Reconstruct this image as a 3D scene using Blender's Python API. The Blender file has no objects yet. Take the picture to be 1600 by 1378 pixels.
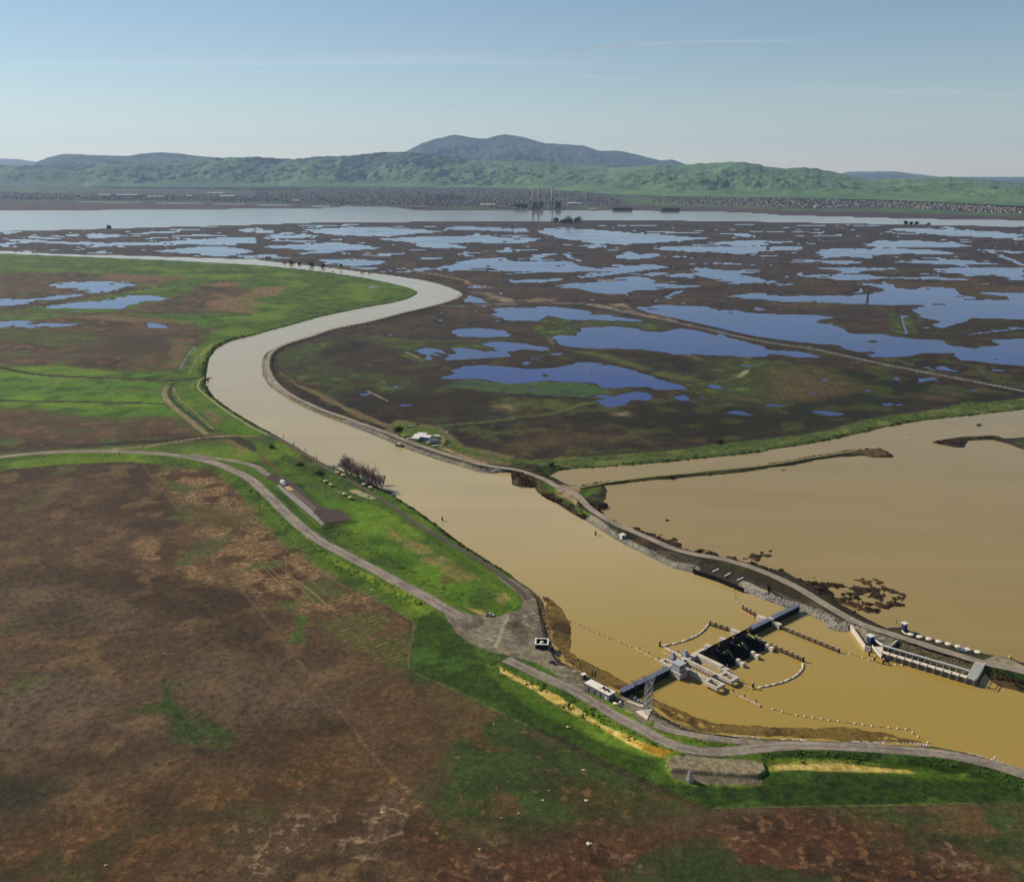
import bpy, bmesh, math, random
import numpy as np
from mathutils import Vector, Matrix
random.seed(7); RNG = np.random.default_rng(11)
SC = bpy.context.scene
COL = SC.collection
# ------------------------------------------------------------------ camera
FPX, CAMH = 1490.0, 258.0
PIT = math.atan(425/1490)
cd = bpy.data.cameras.new('camera'); cam = bpy.data.objects.new('camera', cd); COL.objects.link(cam)
cam.location = (0, 0, CAMH); cam.rotation_euler = (math.pi/2-PIT, 0, 0)
cd.sensor_width = 36; cd.sensor_fit = 'HORIZONTAL'; cd.lens = FPX/1600*36
cd.clip_start = 1; cd.clip_end = 250000
SC.camera = cam
# ------------------------------------------------------------------ light
SUN_AZ, SUN_EL = math.radians(-63), math.radians(37)     # from +Y, clockwise
SD = Vector((math.sin(SUN_AZ)*math.cos(SUN_EL), math.cos(SUN_AZ)*math.cos(SUN_EL), math.sin(SUN_EL)))
w = bpy.data.worlds.new('World'); SC.world = w; w.use_nodes = True
nt = w.node_tree; bg = nt.nodes['Background']
sky = nt.nodes.new('ShaderNodeTexSky'); sky.sky_type = 'NISHITA'; sky.sun_disc = False
sky.sun_elevation = SUN_EL; sky.sun_rotation = SUN_AZ
sky.altitude = 0; sky.air_density = 1.0; sky.dust_density = 0.0; sky.ozone_density = 2.2
nt.links.new(sky.outputs[0], bg.inputs[0]); bg.inputs[1].default_value = 0.067
sl = bpy.data.lights.new('sun', 'SUN'); sl.energy = 5.0; sl.angle = math.radians(0.53); sl.color = (1.0, 0.92, 0.79)
so = bpy.data.objects.new('sun', sl); COL.objects.link(so); so.rotation_euler = SD.to_track_quat('Z', 'Y').to_euler()
vs = SC.view_settings; vs.view_transform = 'Standard'; vs.look = 'None'; vs.exposure = 0.35; vs.gamma = 1.0
cy = SC.cycles; cy.max_bounces = 4; cy.diffuse_bounces = 2; cy.glossy_bounces = 2; cy.transmission_bounces = 2
cy.transparent_max_bounces = 8; cy.volume_bounces = 1; cy.use_denoising = True; cy.sample_clamp_indirect = 3

# ------------------------------------------------------------------ picture point -> world point
def at(px, py, z=0.0):
    px = np.asarray(px, float); py = np.asarray(py, float)
    u = (px-800)/FPX; v = (689-py)/FPX
    dy = math.cos(PIT)+v*math.sin(PIT); dz = -math.sin(PIT)+v*math.cos(PIT)
    s = (z-CAMH)/dz
    return u*s, dy*s
def atv(px, py, z=0.0):
    x, y = at(px, py, z); return Vector((float(x), float(y), z))
def at_dist(px, py, Y):                     # world x and z of a picture point at a known distance
    u = (px-800)/FPX; v = (689-py)/FPX
    s = Y/(math.cos(PIT)+v*math.sin(PIT))
    return u*s, CAMH+s*(-math.sin(PIT)+v*math.cos(PIT))
ZK = {'P': (0, 0, 1), 'A': (0, 200, 4), 'B': (400, 200, 4), 'C': (800, 200, 4), 'D': (1200, 200, 4),
      'E': (0, 380, 4), 'F': (400, 380, 4), 'G': (800, 380, 4), 'H': (1200, 380, 4),
      'I': (400, 640, 4), 'J': (800, 640, 4), 'K': (1200, 640, 4),
      'L': (960, 920, 4.848), 'M': (1270, 920, 4.848), 'N': (780, 900, 5.714), 'O': (980, 1080, 5), 'R': (1280, 1100, 5),
      'S': (1020, 950, 9.84), 'T': (1120, 930, 9.84), 'U': (900, 1020, 9.84), 'V': (1330, 960, 13.33), 'W': (1430, 970, 9.41),
      'X': (600, 650, 13.33), 'Y': (480, 690, 10), 'Z': (0, 680, 3.9375), 'a': (300, 900, 3.9375), 'b': (0, 1028, 3.9375),
      'c': (400, 1078, 4), 'd': (800, 1078, 4), 'e': (1200, 1078, 4), 'f': (400, 720, 8.889), 'g': (780, 280, 11.43)}
def Q(s):
    """'P 1,2 3,4 G 5,6' -> list of photo pixels; a letter switches the crop the numbers were read in"""
    out = []; o = ZK['P']
    for t in s.split():
        if t in ZK: o = ZK[t]
        else:
            x, y = t.split(','); out.append((o[0]+float(x)/o[2], o[1]+float(y)/o[2]))
    return np.array(out)
def QW(s, z=0.0):
    p = Q(s); x, y = at(p[:, 0], p[:, 1], z); return np.stack([x, y], 1)

# ------------------------------------------------------------------ colours, materials
def lin(c):
    c = np.asarray(c, float)/255.0
    return np.where(c <= 0.04045, c/12.92, ((c+0.055)/1.055)**2.4)
GAIN = 1.62                                   # what sunlit level ground of albedo 1 renders as
def alb(c): return np.clip(lin(c)/GAIN, 0.002, 0.85)
MATS = {}
def nodemat(name):
    m = bpy.data.materials.new(name); m.use_nodes = True
    n = m.node_tree.nodes; l = m.node_tree.links; b = n['Principled BSDF']
    MATS[name] = m
    return m, n, l, b
def mat(name, col, rough=0.7, metal=0.0, var=0.18, scale=1.2, bump=0.0, spec=0.3, stain=None):
    """painted / mineral surface with procedural blotches"""
    if name in MATS: return MATS[name]
    m, n, l, b = nodemat(name)
    b.inputs['Roughness'].default_value = rough; b.inputs['Metallic'].default_value = metal
    b.inputs['Specular IOR Level'].default_value = spec
    tc = n.new('ShaderNodeTexCoord'); nz = n.new('ShaderNodeTexNoise'); nz.inputs['Scale'].default_value = scale
    nz.inputs['Detail'].default_value = 6; nz.inputs['Roughness'].default_value = 0.65
    l.new(tc.outputs['Object'], nz.inputs['Vector'])
    rp = n.new('ShaderNodeValToRGB'); c = alb(col)
    d = c*(1-var*1.6); h = np.clip(c*(1+var), 0, .88)
    rp.color_ramp.elements[0].color = (*(lin(stain)/GAIN if stain else d), 1); rp.color_ramp.elements[1].color = (*h, 1)
    rp.color_ramp.elements[0].position = .28; rp.color_ramp.elements[1].position = .62
    l.new(nz.outputs['Fac'], rp.inputs['Fac']); l.new(rp.outputs['Color'], b.inputs['Base Color'])
    if bump:
        bp = n.new('ShaderNodeBump'); bp.inputs['Strength'].default_value = bump; bp.inputs['Distance'].default_value = .1
        l.new(nz.outputs['Fac'], bp.inputs['Height']); l.new(bp.outputs['Normal'], b.inputs['Normal'])
    return m

# ------------------------------------------------------------------ mesh builder
class MB:
    def __init__(s): s.v = []; s.f = []; s.m = []; s.cm = 0
    def add(s, vs, fs):
        o = len(s.v); s.v += [tuple(map(float, p)) for p in vs]; s.f += [tuple(i+o for i in f) for f in fs]; s.m += [s.cm]*len(fs); return s
    def box(s, c, d, rz=0.0, taper=1.0):
        ca, sa = math.cos(rz), math.sin(rz); vs = []
        for k, (z, t) in enumerate(((-.5, 1), (.5, taper))):
            for (x, y) in ((-.5, -.5), (.5, -.5), (.5, .5), (-.5, .5)):
                X, Y = x*d[0]*t, y*d[1]*t
                vs.append((c[0]+X*ca-Y*sa, c[1]+X*sa+Y*ca, c[2]+z*d[2]))
        return s.add(vs, [(3, 2, 1, 0), (4, 5, 6, 7), (0, 1, 5, 4), (1, 2, 6, 5), (2, 3, 7, 6), (3, 0, 4, 7)])
    def bar(s, a, b, w, h=None):
        """square bar between two points"""
        a = Vector(a); b = Vector(b); d = b-a; h = h or w
        up = Vector((0, 0, 1)) if abs(d.normalized().z) < .95 else Vector((1, 0, 0))
        x = d.cross(up).normalized()*w/2; y = x.cross(d).normalized()*h/2
        vs = [a-x-y, a+x-y, a+x+y, a-x+y, b-x-y, b+x-y, b+x+y, b-x+y]
        return s.add(vs, [(3, 2, 1, 0), (4, 5, 6, 7), (0, 1, 5, 4), (1, 2, 6, 5), (2, 3, 7, 6), (3, 0, 4, 7)])
    def cone(s, a, b, r0, r1, n=8):
        a = Vector(a); b = Vector(b); d = b-a
        up = Vector((0, 0, 1)) if abs(d.normalized().z) < .95 else Vector((1, 0, 0))
        x = d.cross(up).normalized(); y = x.cross(d).normalized()
        vs = []
        for p, r in ((a, r0), (b, r1)):
            for k in range(n):
                t = 2*math.pi*k/n; vs.append(p+(x*math.cos(t)+y*math.sin(t))*r)
        fs = [tuple(range(n-1, -1, -1)), tuple(range(n, 2*n))]+[(k, (k+1) % n, n+(k+1) % n, n+k) for k in range(n)]
        return s.add(vs, fs)
    def lathe(s, c, prof, n=14, sx=1, sy=1, rz=0):
        vs = []; fs = []; ca, sa = math.cos(rz), math.sin(rz)
        for (r, z) in prof:
            for k in range(n):
                t = 2*math.pi*k/n; X, Y = r*math.cos(t)*sx, r*math.sin(t)*sy
                vs.append((c[0]+X*ca-Y*sa, c[1]+X*sa+Y*ca, c[2]+z))
        for j in range(len(prof)-1):
            for k in range(n): fs.append((j*n+k, j*n+(k+1) % n, (j+1)*n+(k+1) % n, (j+1)*n+k))
        fs.append(tuple(range(n-1, -1, -1))); fs.append(tuple(range((len(prof)-1)*n, len(prof)*n)))
        return s.add(vs, fs)
    def prism(s, pts, z0, z1):
        n = len(pts)
        a = sum(pts[i][0]*pts[(i+1) % n][1]-pts[(i+1) % n][0]*pts[i][1] for i in range(n))
        if a < 0: pts = list(pts)[::-1]
        vs = [(p[0], p[1], z0) for p in pts]+[(p[0], p[1], z1) for p in pts]
        return s.add(vs, [tuple(range(n-1, -1, -1)), tuple(range(n, 2*n))]+[(k, (k+1) % n, n+(k+1) % n, n+k) for k in range(n)])
    def rock(s, c, r, fl=.7):
        q = [(0, 0, 1), (.9, 0, .3), (.3, .85, .3), (-.75, .5, .3), (-.7, -.55, .3), (.3, -.9, .3), (0, 0, -.6)]
        rz = random.random()*6.3; ca, sa = math.cos(rz), math.sin(rz); vs = []
        for (x, y, z) in q:
            k = r*random.uniform(.7, 1.25); vs.append((c[0]+(x*ca-y*sa)*k, c[1]+(x*sa+y*ca)*k, c[2]+z*k*fl))
        return s.add(vs, [(0, i, i % 5+1) for i in range(1, 6)]+[(6, i % 5+1, i) for i in range(1, 6)])
    def build(s, name, mats, parent=None, smooth=False, loc=None):
        me = bpy.data.meshes.new(name); me.from_pydata(s.v, [], s.f)
        for m in (mats if isinstance(mats, (list, tuple)) else [mats]): me.materials.append(m)
        if isinstance(mats, (list, tuple)) and len(mats) > 1: me.polygons.foreach_set('material_index', s.m)
        if smooth: me.polygons.foreach_set('use_smooth', [True]*len(me.polygons))
        me.update(); o = bpy.data.objects.new(name, me); COL.objects.link(o)
        if parent: o.parent = parent
        if loc is not None: o.location = loc
        return o
def npmesh(name, V, Fq, m, smooth=True, cols=None, tri=False):
    k = Fq.shape[1]; me = bpy.data.meshes.new(name)
    me.vertices.add(len(V)); me.vertices.foreach_set('co', np.ascontiguousarray(V, np.float32).ravel())
    me.loops.add(Fq.size); me.loops.foreach_set('vertex_index', np.ascontiguousarray(Fq, np.int32).ravel())
    me.polygons.add(len(Fq)); me.polygons.foreach_set('loop_start', np.arange(0, Fq.size, k, dtype=np.int32))
    me.polygons.foreach_set('use_smooth', np.full(len(Fq), smooth))
    if cols is not None:
        a = me.color_attributes.new('tint', 'FLOAT_COLOR', 'POINT')
        a.data.foreach_set('color', np.ascontiguousarray(np.c_[cols, np.ones(len(cols))], np.float32).ravel())
    me.update(calc_edges=True); me.materials.append(m)
    o = bpy.data.objects.new(name, me); COL.objects.link(o); return o
def tag(o, label=None, cat=None, group=None, kind=None):
    if label: o['label'] = label
    if cat: o['category'] = cat
    if group: o['group'] = group
    if kind: o['kind'] = kind
    return o
def empty(name, loc, rz=0.0):
    o = bpy.data.objects.new(name, None); COL.objects.link(o); o.location = loc; o.rotation_euler = (0, 0, rz); o.empty_display_size = .5; return o
def kids(o): return [c for c in bpy.data.objects if c.parent == o]
def tree_of(o): return (o, [tree_of(c) for c in kids(o)])
def dup(t, loc=None, rz=None, label=None, parent=None, scale=None):
    o, ch = t; c = o.copy(); COL.objects.link(c)
    if parent is not None: c.parent = parent
    if loc is not None: c.location = loc
    if rz is not None: c.rotation_euler = (0, 0, rz)
    if scale is not None: c.scale = scale
    if label: c['label'] = label
    for k in ch: dup(k, parent=c)
    return c

# ------------------------------------------------------------------ noise and distance fields (numpy)
_P = np.random.default_rng(3).permutation(4096).astype(np.int64)
_G = np.stack([np.cos(np.linspace(0, 2*np.pi, 64, endpoint=False)), np.sin(np.linspace(0, 2*np.pi, 64, endpoint=False))], 1).astype(np.float32)
def perlin(x, y, seed=0):
    xi = np.floor(x).astype(np.int64); yi = np.floor(y).astype(np.int64)
    xf = (x-xi).astype(np.float32); yf = (y-yi).astype(np.float32)
    def g(ix, iy, dx, dy):
        h = _G[_P[(_P[(ix+seed*57) & 4095]+iy) & 4095] & 63]; return h[:, 0]*dx+h[:, 1]*dy
    u = xf*xf*xf*(xf*(xf*6-15)+10); v = yf*yf*yf*(yf*(yf*6-15)+10)
    a = g(xi, yi, xf, yf); b = g(xi+1, yi, xf-1, yf); c = g(xi, yi+1, xf, yf-1); d = g(xi+1, yi+1, xf-1, yf-1)
    return ((a+(b-a)*u)*(1-v)+(c+(d-c)*u)*v)*1.5
def fbm(x, y, scale, octs=4, seed=0, gain=.5, sy=None):
    r = 0; a = 1; t = 0; sx = scale; sy = sy or scale
    for k in range(octs):
        r = r+a*perlin(x/sx+17.3*k, y/sy+9.1*k, seed+k); t += a; a *= gain; sx /= 2.03; sy /= 2.03
    return r/t*1.6
def ss(a, b, x):
    t = np.clip((x-a)/(b-a), 0, 1); return t*t*(3-2*t)
def seg_d2(X, Y, a, b):
    dx, dy = b[0]-a[0], b[1]-a[1]; l = dx*dx+dy*dy+1e-9
    t = np.clip(((X-a[0])*dx+(Y-a[1])*dy)/l, 0, 1)
    return (X-a[0]-t*dx)**2+(Y-a[1]-t*dy)**2, t
def poly_sd(X, Y, P, margin):
    """signed distance, positive inside; -1e6 far outside"""
    out = np.full(X.shape, -1e6, np.float32)
    ix = np.nonzero((X > P[:, 0].min()-margin) & (X < P[:, 0].max()+margin) & (Y > P[:, 1].min()-margin) & (Y < P[:, 1].max()+margin))[0]
    if not len(ix): return out, ix
    x = X[ix]; y = Y[ix]; d = np.full(x.shape, 1e18); ins = np.zeros(x.shape, bool)
    for i in range(len(P)):
        a = P[i]; b = P[(i+1) % len(P)]
        q, _ = seg_d2(x, y, a, b); d = np.minimum(d, q)
        c = (a[1] > y) != (b[1] > y)
        if abs(b[1]-a[1]) > 1e-9: ins ^= c & (x < (b[0]-a[0])*(y-a[1])/(b[1]-a[1])+a[0])
    out[ix] = np.where(ins, np.sqrt(d), -np.sqrt(d)); return out, ix
def line_d(X, Y, P, margin):
    out = np.full(X.shape, 1e6, np.float32)
    ix = np.nonzero((X > P[:, 0].min()-margin) & (X < P[:, 0].max()+margin) & (Y > P[:, 1].min()-margin) & (Y < P[:, 1].max()+margin))[0]
    if not len(ix): return out, ix
    x = X[ix]; y = Y[ix]; d = np.full(x.shape, 1e18)
    for i in range(len(P)-1):
        q, _ = seg_d2(x, y, P[i], P[i+1]); d = np.minimum(d, q)
    out[ix] = np.sqrt(d); return out, ix
def spline(P, step):
    """Catmull-Rom through the points, about `step` metres apart"""
    P = np.asarray(P, float); P = P[np.r_[True, np.linalg.norm(np.diff(P, axis=0), axis=1) > .6]]; n = len(P); E = np.vstack([2*P[0]-P[1], P, 2*P[-1]-P[-2]]); out = []
    for i in range(n-1):
        a, b, c, d = E[i:i+4]; k = max(1, int(np.linalg.norm(c-b)/step))
        for j in range(k):
            t = j/k; out.append(.5*((2*b)+(-a+c)*t+(2*a-5*b+4*c-d)*t*t+(-a+3*b-3*c+d)*t**3))
    out.append(P[-1]); return np.array(out)
# ================================================================== THE LAND
RIVER = """P -120,391 E 0,50 200,62 400,72 700,78 1000,86 1300,96 1600,104 F 60,112 140,122 300,138 420,152 560,168 700,185 850,203 1000,226 1100,245 1200,275 1275,305 1290,322 1270,345
 1180,375 1060,405 900,440 760,480 600,515 400,560 250,610 130,650 70,680 45,710 38,760 45,830 80,890 140,930 220,980 330,1040 450,1090 560,1130 700,1180 I 560,88 612,112 700,145 762,170 870,216 952,250 1100,302 1224,340 1280,355 1380,388 1480,400 1590,388
 J 0,470 60,490 140,490 160,520 200,550 280,590 400,665 480,705 560,755 660,820 760,870 880,930 1000,990 1130,1018 1150,1010 1440,1115 1500,1155 1600,1195 L 960,5 1120,75 1330,150 1400,165 1600,255
 M 120,300 250,330 290,305 410,440 460,460 520,520 1250,720 1310,640 1350,700 1420,740 1600,790 P 1760,1125 P 1800,1290 P 1700,1238 R 1600,512 1400,450 1150,380 880,325 700,322 400,306 260,296
 O 1400,380 1100,372 830,350 560,316 450,285 350,232 260,180 200,140 150,100 P 985,1090 U 560,560 420,480 250,395 110,320 N 620,800 560,770 500,690 470,600 440,480 420,370 400,260 370,190 270,105 150,25
 I 1600,1030 1450,945 1300,850 1150,735 1000,625 880,550 840,520 800,505 740,470 640,425 520,375 440,345 400,325 250,232 100,148 0,95 E 1600,1135 1450,1045 1340,965 1290,895 1290,800 1310,720 1360,655 1450,610 1600,575
 F 100,545 200,520 400,462 550,430 700,400 850,375 950,348 1000,325 1010,305 960,280 850,252 700,222 500,190 350,172 100,145 0,136 E 1300,120 1000,104 700,92 400,80 0,64 P -120,394"""
POOL = """J 270,425 240,415 300,385 400,372 560,362 800,345 1000,325 1200,305 1400,285 1600,260 K 0,252 150,232 300,207 450,180 600,143 750,110 900,78 1050,62 1200,46 1400,25 1600,2 P 1900,615 P 1900,1090
 M 1600,560 1500,530 1350,500 1280,490 1150,450 1000,405 850,360 740,322 700,285 620,285 560,290 400,220 350,190 200,100 K 480,1200 350,1130 180,1050 100,1005 0,995 J 1500,965 1350,940 1200,905 1080,870 950,820 850,790 760,760 680,710 600,680 570,650 540,600 580,560 590,500 570,470 640,470
 760,455 900,440 1000,435 1200,415 1400,395 1600,370 K 0,365 160,350 300,315 450,298 600,290 650,302 780,302 785,288 740,258 700,240 550,250 400,272 200,305 0,338 J 1600,342 1400,370 1100,400 900,415 700,440 560,455 430,482 340,465"""
ISLE = "K 1020,205 1100,185 1200,170 1400,160 1440,165 1480,180 1600,172 P 1700,684 P 1700,712 K 1600,252 1500,215 1400,190 1250,195 1230,240 1180,240 1100,222"
BAY = """A -300,518 0,518 400,516 900,514 1400,510 1500,506 1590,502 B 30,505 300,506 420,502 520,497 560,488 700,492 850,496 1000,515 1200,517 1400,516 1600,520 C 200,520 600,520 1000,522 1300,526 1600,538
 D 0,545 400,556 900,570 1400,578 1600,580 P 1720,347 P 1720,358 D 1600,614 1200,610 900,602 700,600 400,594 0,588 C 1600,586 1200,582 900,574 400,578 0,583 B 1400,582 1100,582 800,590 400,590 0,604 A 1400,608 900,622 400,636 0,644 A -300,650"""
FARCH = "A -300,455 0,457 400,458 800,462 1200,468 1600,478 B 0,478 200,482 500,490 560,489 520,494 200,486 0,483 A 1600,482 1200,474 800,467 400,463 0,462 A -300,462"
PONDS = [
 "G 250,590 300,575 400,580 430,560 420,530 500,525 620,520 760,530 860,550 930,560 1010,545 1060,530 1150,545 1250,570 1400,600 1510,630 1600,650 1600,710 1500,718 1350,705 1200,700 1100,695 1020,695 960,680 800,668 600,660 400,655 300,635",
 "F 1430,420 1500,410 1600,400 G 150,395 380,405 480,430 700,465 830,485 700,488 500,482 350,480 300,465 230,455 190,470 170,488 0,487 F 1530,480 1470,450",
 "F 1220,790 1290,770 1420,760 1600,775 G 100,785 250,780 370,760 380,740 500,740 600,755 760,790 900,840 960,870 1060,890 1110,905 1000,915 900,920 840,905 750,900 650,905 560,905 520,880 400,870 200,862 0,880 F 1500,870 1400,850 1250,850 1130,850 1200,830 1240,815",
 "G 480,990 600,970 700,940 760,925 850,930 900,960 850,985 750,985 680,1010 600,1025 540,1005",
 "F 1000,670 1060,655 1150,665 1230,690 1225,660 1330,655 1430,680 1600,675 G 60,660 190,675 230,665 200,650 100,630 0,620 F 1500,615 1400,630 1480,650 1600,690 1600,705 1480,715 1400,720 1250,730 1180,735 1150,700 1080,730 1050,700 1020,690",
 "F 1200,550 1250,535 1400,530 1550,540 1580,560 1570,585 1400,590 1280,585 1240,565", "G 640,90 700,60 920,65 900,90 800,100 700,98",
 "G 0,110 60,115 180,115 330,110 400,130 480,155 600,165 650,150 700,140 900,135 980,150 930,165 800,180 660,190 640,180 450,175 380,180 200,180 60,190 0,180 F 1450,155 1250,160 1110,160 1250,125 1400,95 1550,90",
 "G 420,210 500,200 650,190 640,200 540,215 430,217", "G 800,200 860,185 970,180 990,195 900,205", "G -10,235 150,225 300,220 370,228 200,245 0,252",
 "G 240,265 380,250 560,240 680,240 600,220 760,205 850,220 940,240 880,248 1000,258 1200,268 1050,280 900,290 760,295 720,315 620,322 500,310 420,285",
 "G 1110,165 1180,155 1300,165 1450,175 1580,180 1430,190 1500,210 1600,230 1600,245 1480,250 1300,240 1200,215 1130,195",
 "G 940,335 960,315 1020,298 1080,295 1030,315 990,330 1040,355 980,350", "G 1340,335 1420,320 1520,310 1600,315 1600,345 1480,350 1420,345",
 "G 740,395 860,400 900,385 1100,390 1200,395 1250,410 1400,420 1500,440 1600,440 H 250,445 400,465 300,490 430,520 520,560 700,570 850,595 1100,610 1150,640 1300,660 1440,640 1400,610 1600,595 P 1660,528 P 1660,575 H 1600,770 1450,755 1300,740 1180,735 1160,690 980,685 900,710 740,715 640,710 560,680 430,640 250,620 0,595 G 1400,570 1250,540 1100,495 980,470 830,430",
 "H -100,320 130,325 400,330 620,320 720,300 690,280 560,250 790,260 760,275 900,290 980,275 1010,272 1160,285 1200,320 1250,345 1400,350 1500,350 1480,335 1330,315 1340,305 1600,310 P 1660,457 P 1660,500 H 1600,480 1400,470 1300,470 1200,500 1080,530 1030,520 1060,490 960,460 900,430 940,400 1000,395 960,385 740,390 600,385 400,375 200,370 50,370 -60,345",
 "H 795,440 850,455 865,490 895,560 850,565 820,530 808,480", "H 1230,575 1350,555 1450,545 1600,528 1600,538 1400,560 1270,580",
 "H 240,150 450,155 780,155 800,165 620,170 560,185 620,200 700,210 1250,220 1250,230 900,225 700,222 480,230 350,220 400,205 460,185 420,170",
 "H 1020,165 1150,155 1400,150 1600,155 1600,235 1540,235 1500,215 1400,200 1200,190 1060,185", "H 180,170 210,180 232,218 188,210", "H 530,310 560,278 605,287 590,300 550,315",
 "H 1485,220 1530,240 1500,265 1488,252 1508,240", "H 100,115 280,115 300,122 150,122", "H 370,120 580,115 570,125 450,128", "H 740,115 900,105 1100,110 1350,120 1480,135 1250,135 950,128",
 "H -10,230 80,238 0,248", "H 0,20 240,25 200,45 0,50", "H 290,55 400,35 800,30 1050,45 1190,65 1100,72 850,68 700,75 640,95 500,85 350,95", "H 1330,36 1375,40 1600,128 1600,144",
 "D 740,635 850,625 1200,635 1600,665 1600,695 1350,685 1000,665", "D 560,735 700,705 900,700 1200,725 1300,740 1100,748 700,745", "D 0,710 150,705 160,715 0,725",
 "C 150,640 200,628 500,635 800,660 1100,680 1240,690 1100,705 900,720 700,730 550,730 420,710 300,690 200,665", "C 0,625 80,625 100,650 0,650", "C 0,675 100,685 160,705 100,718 0,720",
 "C 700,640 1180,655 1200,662 1000,660", "C 410,735 520,728 600,740 500,755", "C 1190,720 1400,705 1600,705 1600,735 1400,735", "C 870,760 950,740 1100,738 1600,740 1600,765 1500,785 1300,780 1100,775",
 "C 640,800 720,785 920,790 880,815 720,820", "C 310,785 345,783 380,810 440,835 400,830 350,810",
 "B 300,635 450,625 700,620 900,625 1100,640 1160,650 1000,665 900,670 700,670 550,675 450,665 350,655", "B 700,695 850,690 980,680 1200,680 1400,670 1600,690 1600,725 1400,720 1200,720 1310,745 1150,755 1000,740 970,715",
 "B 1200,635 1240,615 1600,625 1600,650", "B 1160,640 1220,612 1232,618 1180,645", "B 20,740 200,730 500,715 700,735 780,755 650,765 450,775 250,760", "B 0,690 300,665 400,668 350,690 200,690",
 "B 90,705 200,700 360,705 300,715", "B 0,635 100,640 120,655 0,660", "B 370,825 600,820 800,830 780,855 600,865 450,850", "B 650,800 850,790 830,805", "B 1480,780 1560,760 1580,775", "B 250,785 380,775 480,775 300,792",
 "B 0,805 100,805 0,815", "B 250,610 600,605 400,618", "B 1550,745 1580,745 1600,775 1580,780", "A 0,690 200,700 450,715 900,715 1050,730 700,735 400,725 100,710", "A 490,685 560,665 750,665 740,685 600,690",
 "A 160,680 200,672 270,685 200,697", "A 210,668 370,670 370,678", "A 460,740 600,740 640,748 480,750", "A 690,742 790,740 790,748", "A 0,742 120,745 80,752", "A 760,665 900,655 1150,645 1110,655 850,665",
 "A 900,720 1100,705 1400,685 1600,685 1600,720 1300,730", "A 1040,675 1220,670 1220,678", "A 820,760 1000,765 1200,745 1400,740 1600,770 1500,790 1390,805 1200,790", "A 1000,632 1180,635 1150,642",
 "A 1420,640 1600,632 1600,648", "A 1500,810 1600,810 1600,820",
 "E 270,290 300,265 380,240 480,230 600,235 800,240 890,270 700,300 600,315 520,310 530,295 400,290", "E -60,350 150,345 300,340 400,315 520,315 560,320 400,345 250,370 100,390 -60,400",
 "E 250,410 330,385 500,370 700,340 830,320 1020,318 1040,335 1110,340 1000,360 850,385 700,425 500,425", "E -60,485 150,485 330,500 520,505 400,520 200,530 -60,525", "E 890,500 950,495 1060,515 1050,530 950,530",
 "G 1020,960 1080,945 1120,980 1060,985", "G 1020,910 1100,905 1110,920", "G 1140,955 1200,955 1190,970", "G 1330,1060 1420,1045 1560,1085 1480,1085", "H 260,1050 350,1048 480,1065 400,1075", "H 1020,780 1100,765 1200,805 1080,795",
 "H -40,660 200,675 320,710 200,715 -20,690", "F 1280,370 1330,325 1400,345 1460,370 1350,378", "F 690,275 760,270 800,278 730,285", "F 1560,225 1600,228 1600,240", "H 100,205 130,203 120,212", "G 180,690 330,685 300,700",
 "F 830,170 850,165 870,190 850,190", "F 1290,295 1330,300 1290,305"]
# green tongues standing in the lower blue pond, islets
ISLETS = ["F 1090,705 1130,685 1180,700 1180,722 1120,730", "G 160,825 210,815 240,830 200,840", "G 465,815 490,805 510,812 490,822", "G 530,760 580,757 575,765", "G 1340,437 1375,434 1370,441", "G 280,143 300,140 300,148",
 "H 640,615 660,610 675,615 655,620", "H 610,680 650,675 660,685 630,690", "H 100,498 130,495 130,503", "H 1410,725 1440,722 1440,730", "G 750,905 850,898 870,915 780,922", "K 1295,103 1315,83 1350,100 1320,108",
 "K 880,158 895,153 910,160 895,165", "J 655,608 670,603 680,610", "J 955,688 975,682 985,695 970,700", "J 1285,828 1300,822 1308,830", "J 1000,437 1015,437 1010,445", "J 530,590 560,575 600,585 612,605 580,632 545,622", "K 75,375 100,373 115,380 90,383",
 "K 65,998 85,992 100,1000 80,1006", "M 680,55 700,45 715,58 700,66", "W 1505,480 1525,465 1550,490 1530,500"]
REEDS = ["K 155,1045 190,1040 230,1065 300,1060 400,1085 520,1095 600,1050 665,1055 720,1065 775,1110 870,1165 850,1222 700,1258 640,1285 560,1265 480,1235 400,1190 280,1110", "J 1450,930 1460,905 1600,875 1600,910 1560,940 1510,965 1470,960 1430,945",
 "J 700,720 760,730 840,760 900,765 1010,800 1080,830 1040,860 940,840 820,790", "J 1130,885 1170,870 1290,895 1330,900 1410,935 1450,950 1380,955 1200,915", "K -20,890 20,875 50,900 20,925 -20,925"]
MUD = """N 385,180 440,190 500,225 560,300 610,400 640,500 655,600 655,665 740,730 850,790 940,840 1020,880 1120,935 1180,965 L 270,790 380,850 480,900 600,960 700,990 850,1020 1000,1035 O 1000,258 1200,262 1400,272 1600,285 R 200,185 330,205 430,215 540,220 640,250 760,275
 820,300 880,322 700,318 400,300 260,292 O 1400,376 1100,368 830,345 560,312 350,228 200,135 U 700,600 420,480 110,320 N 560,765 470,590 420,370"""
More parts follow.
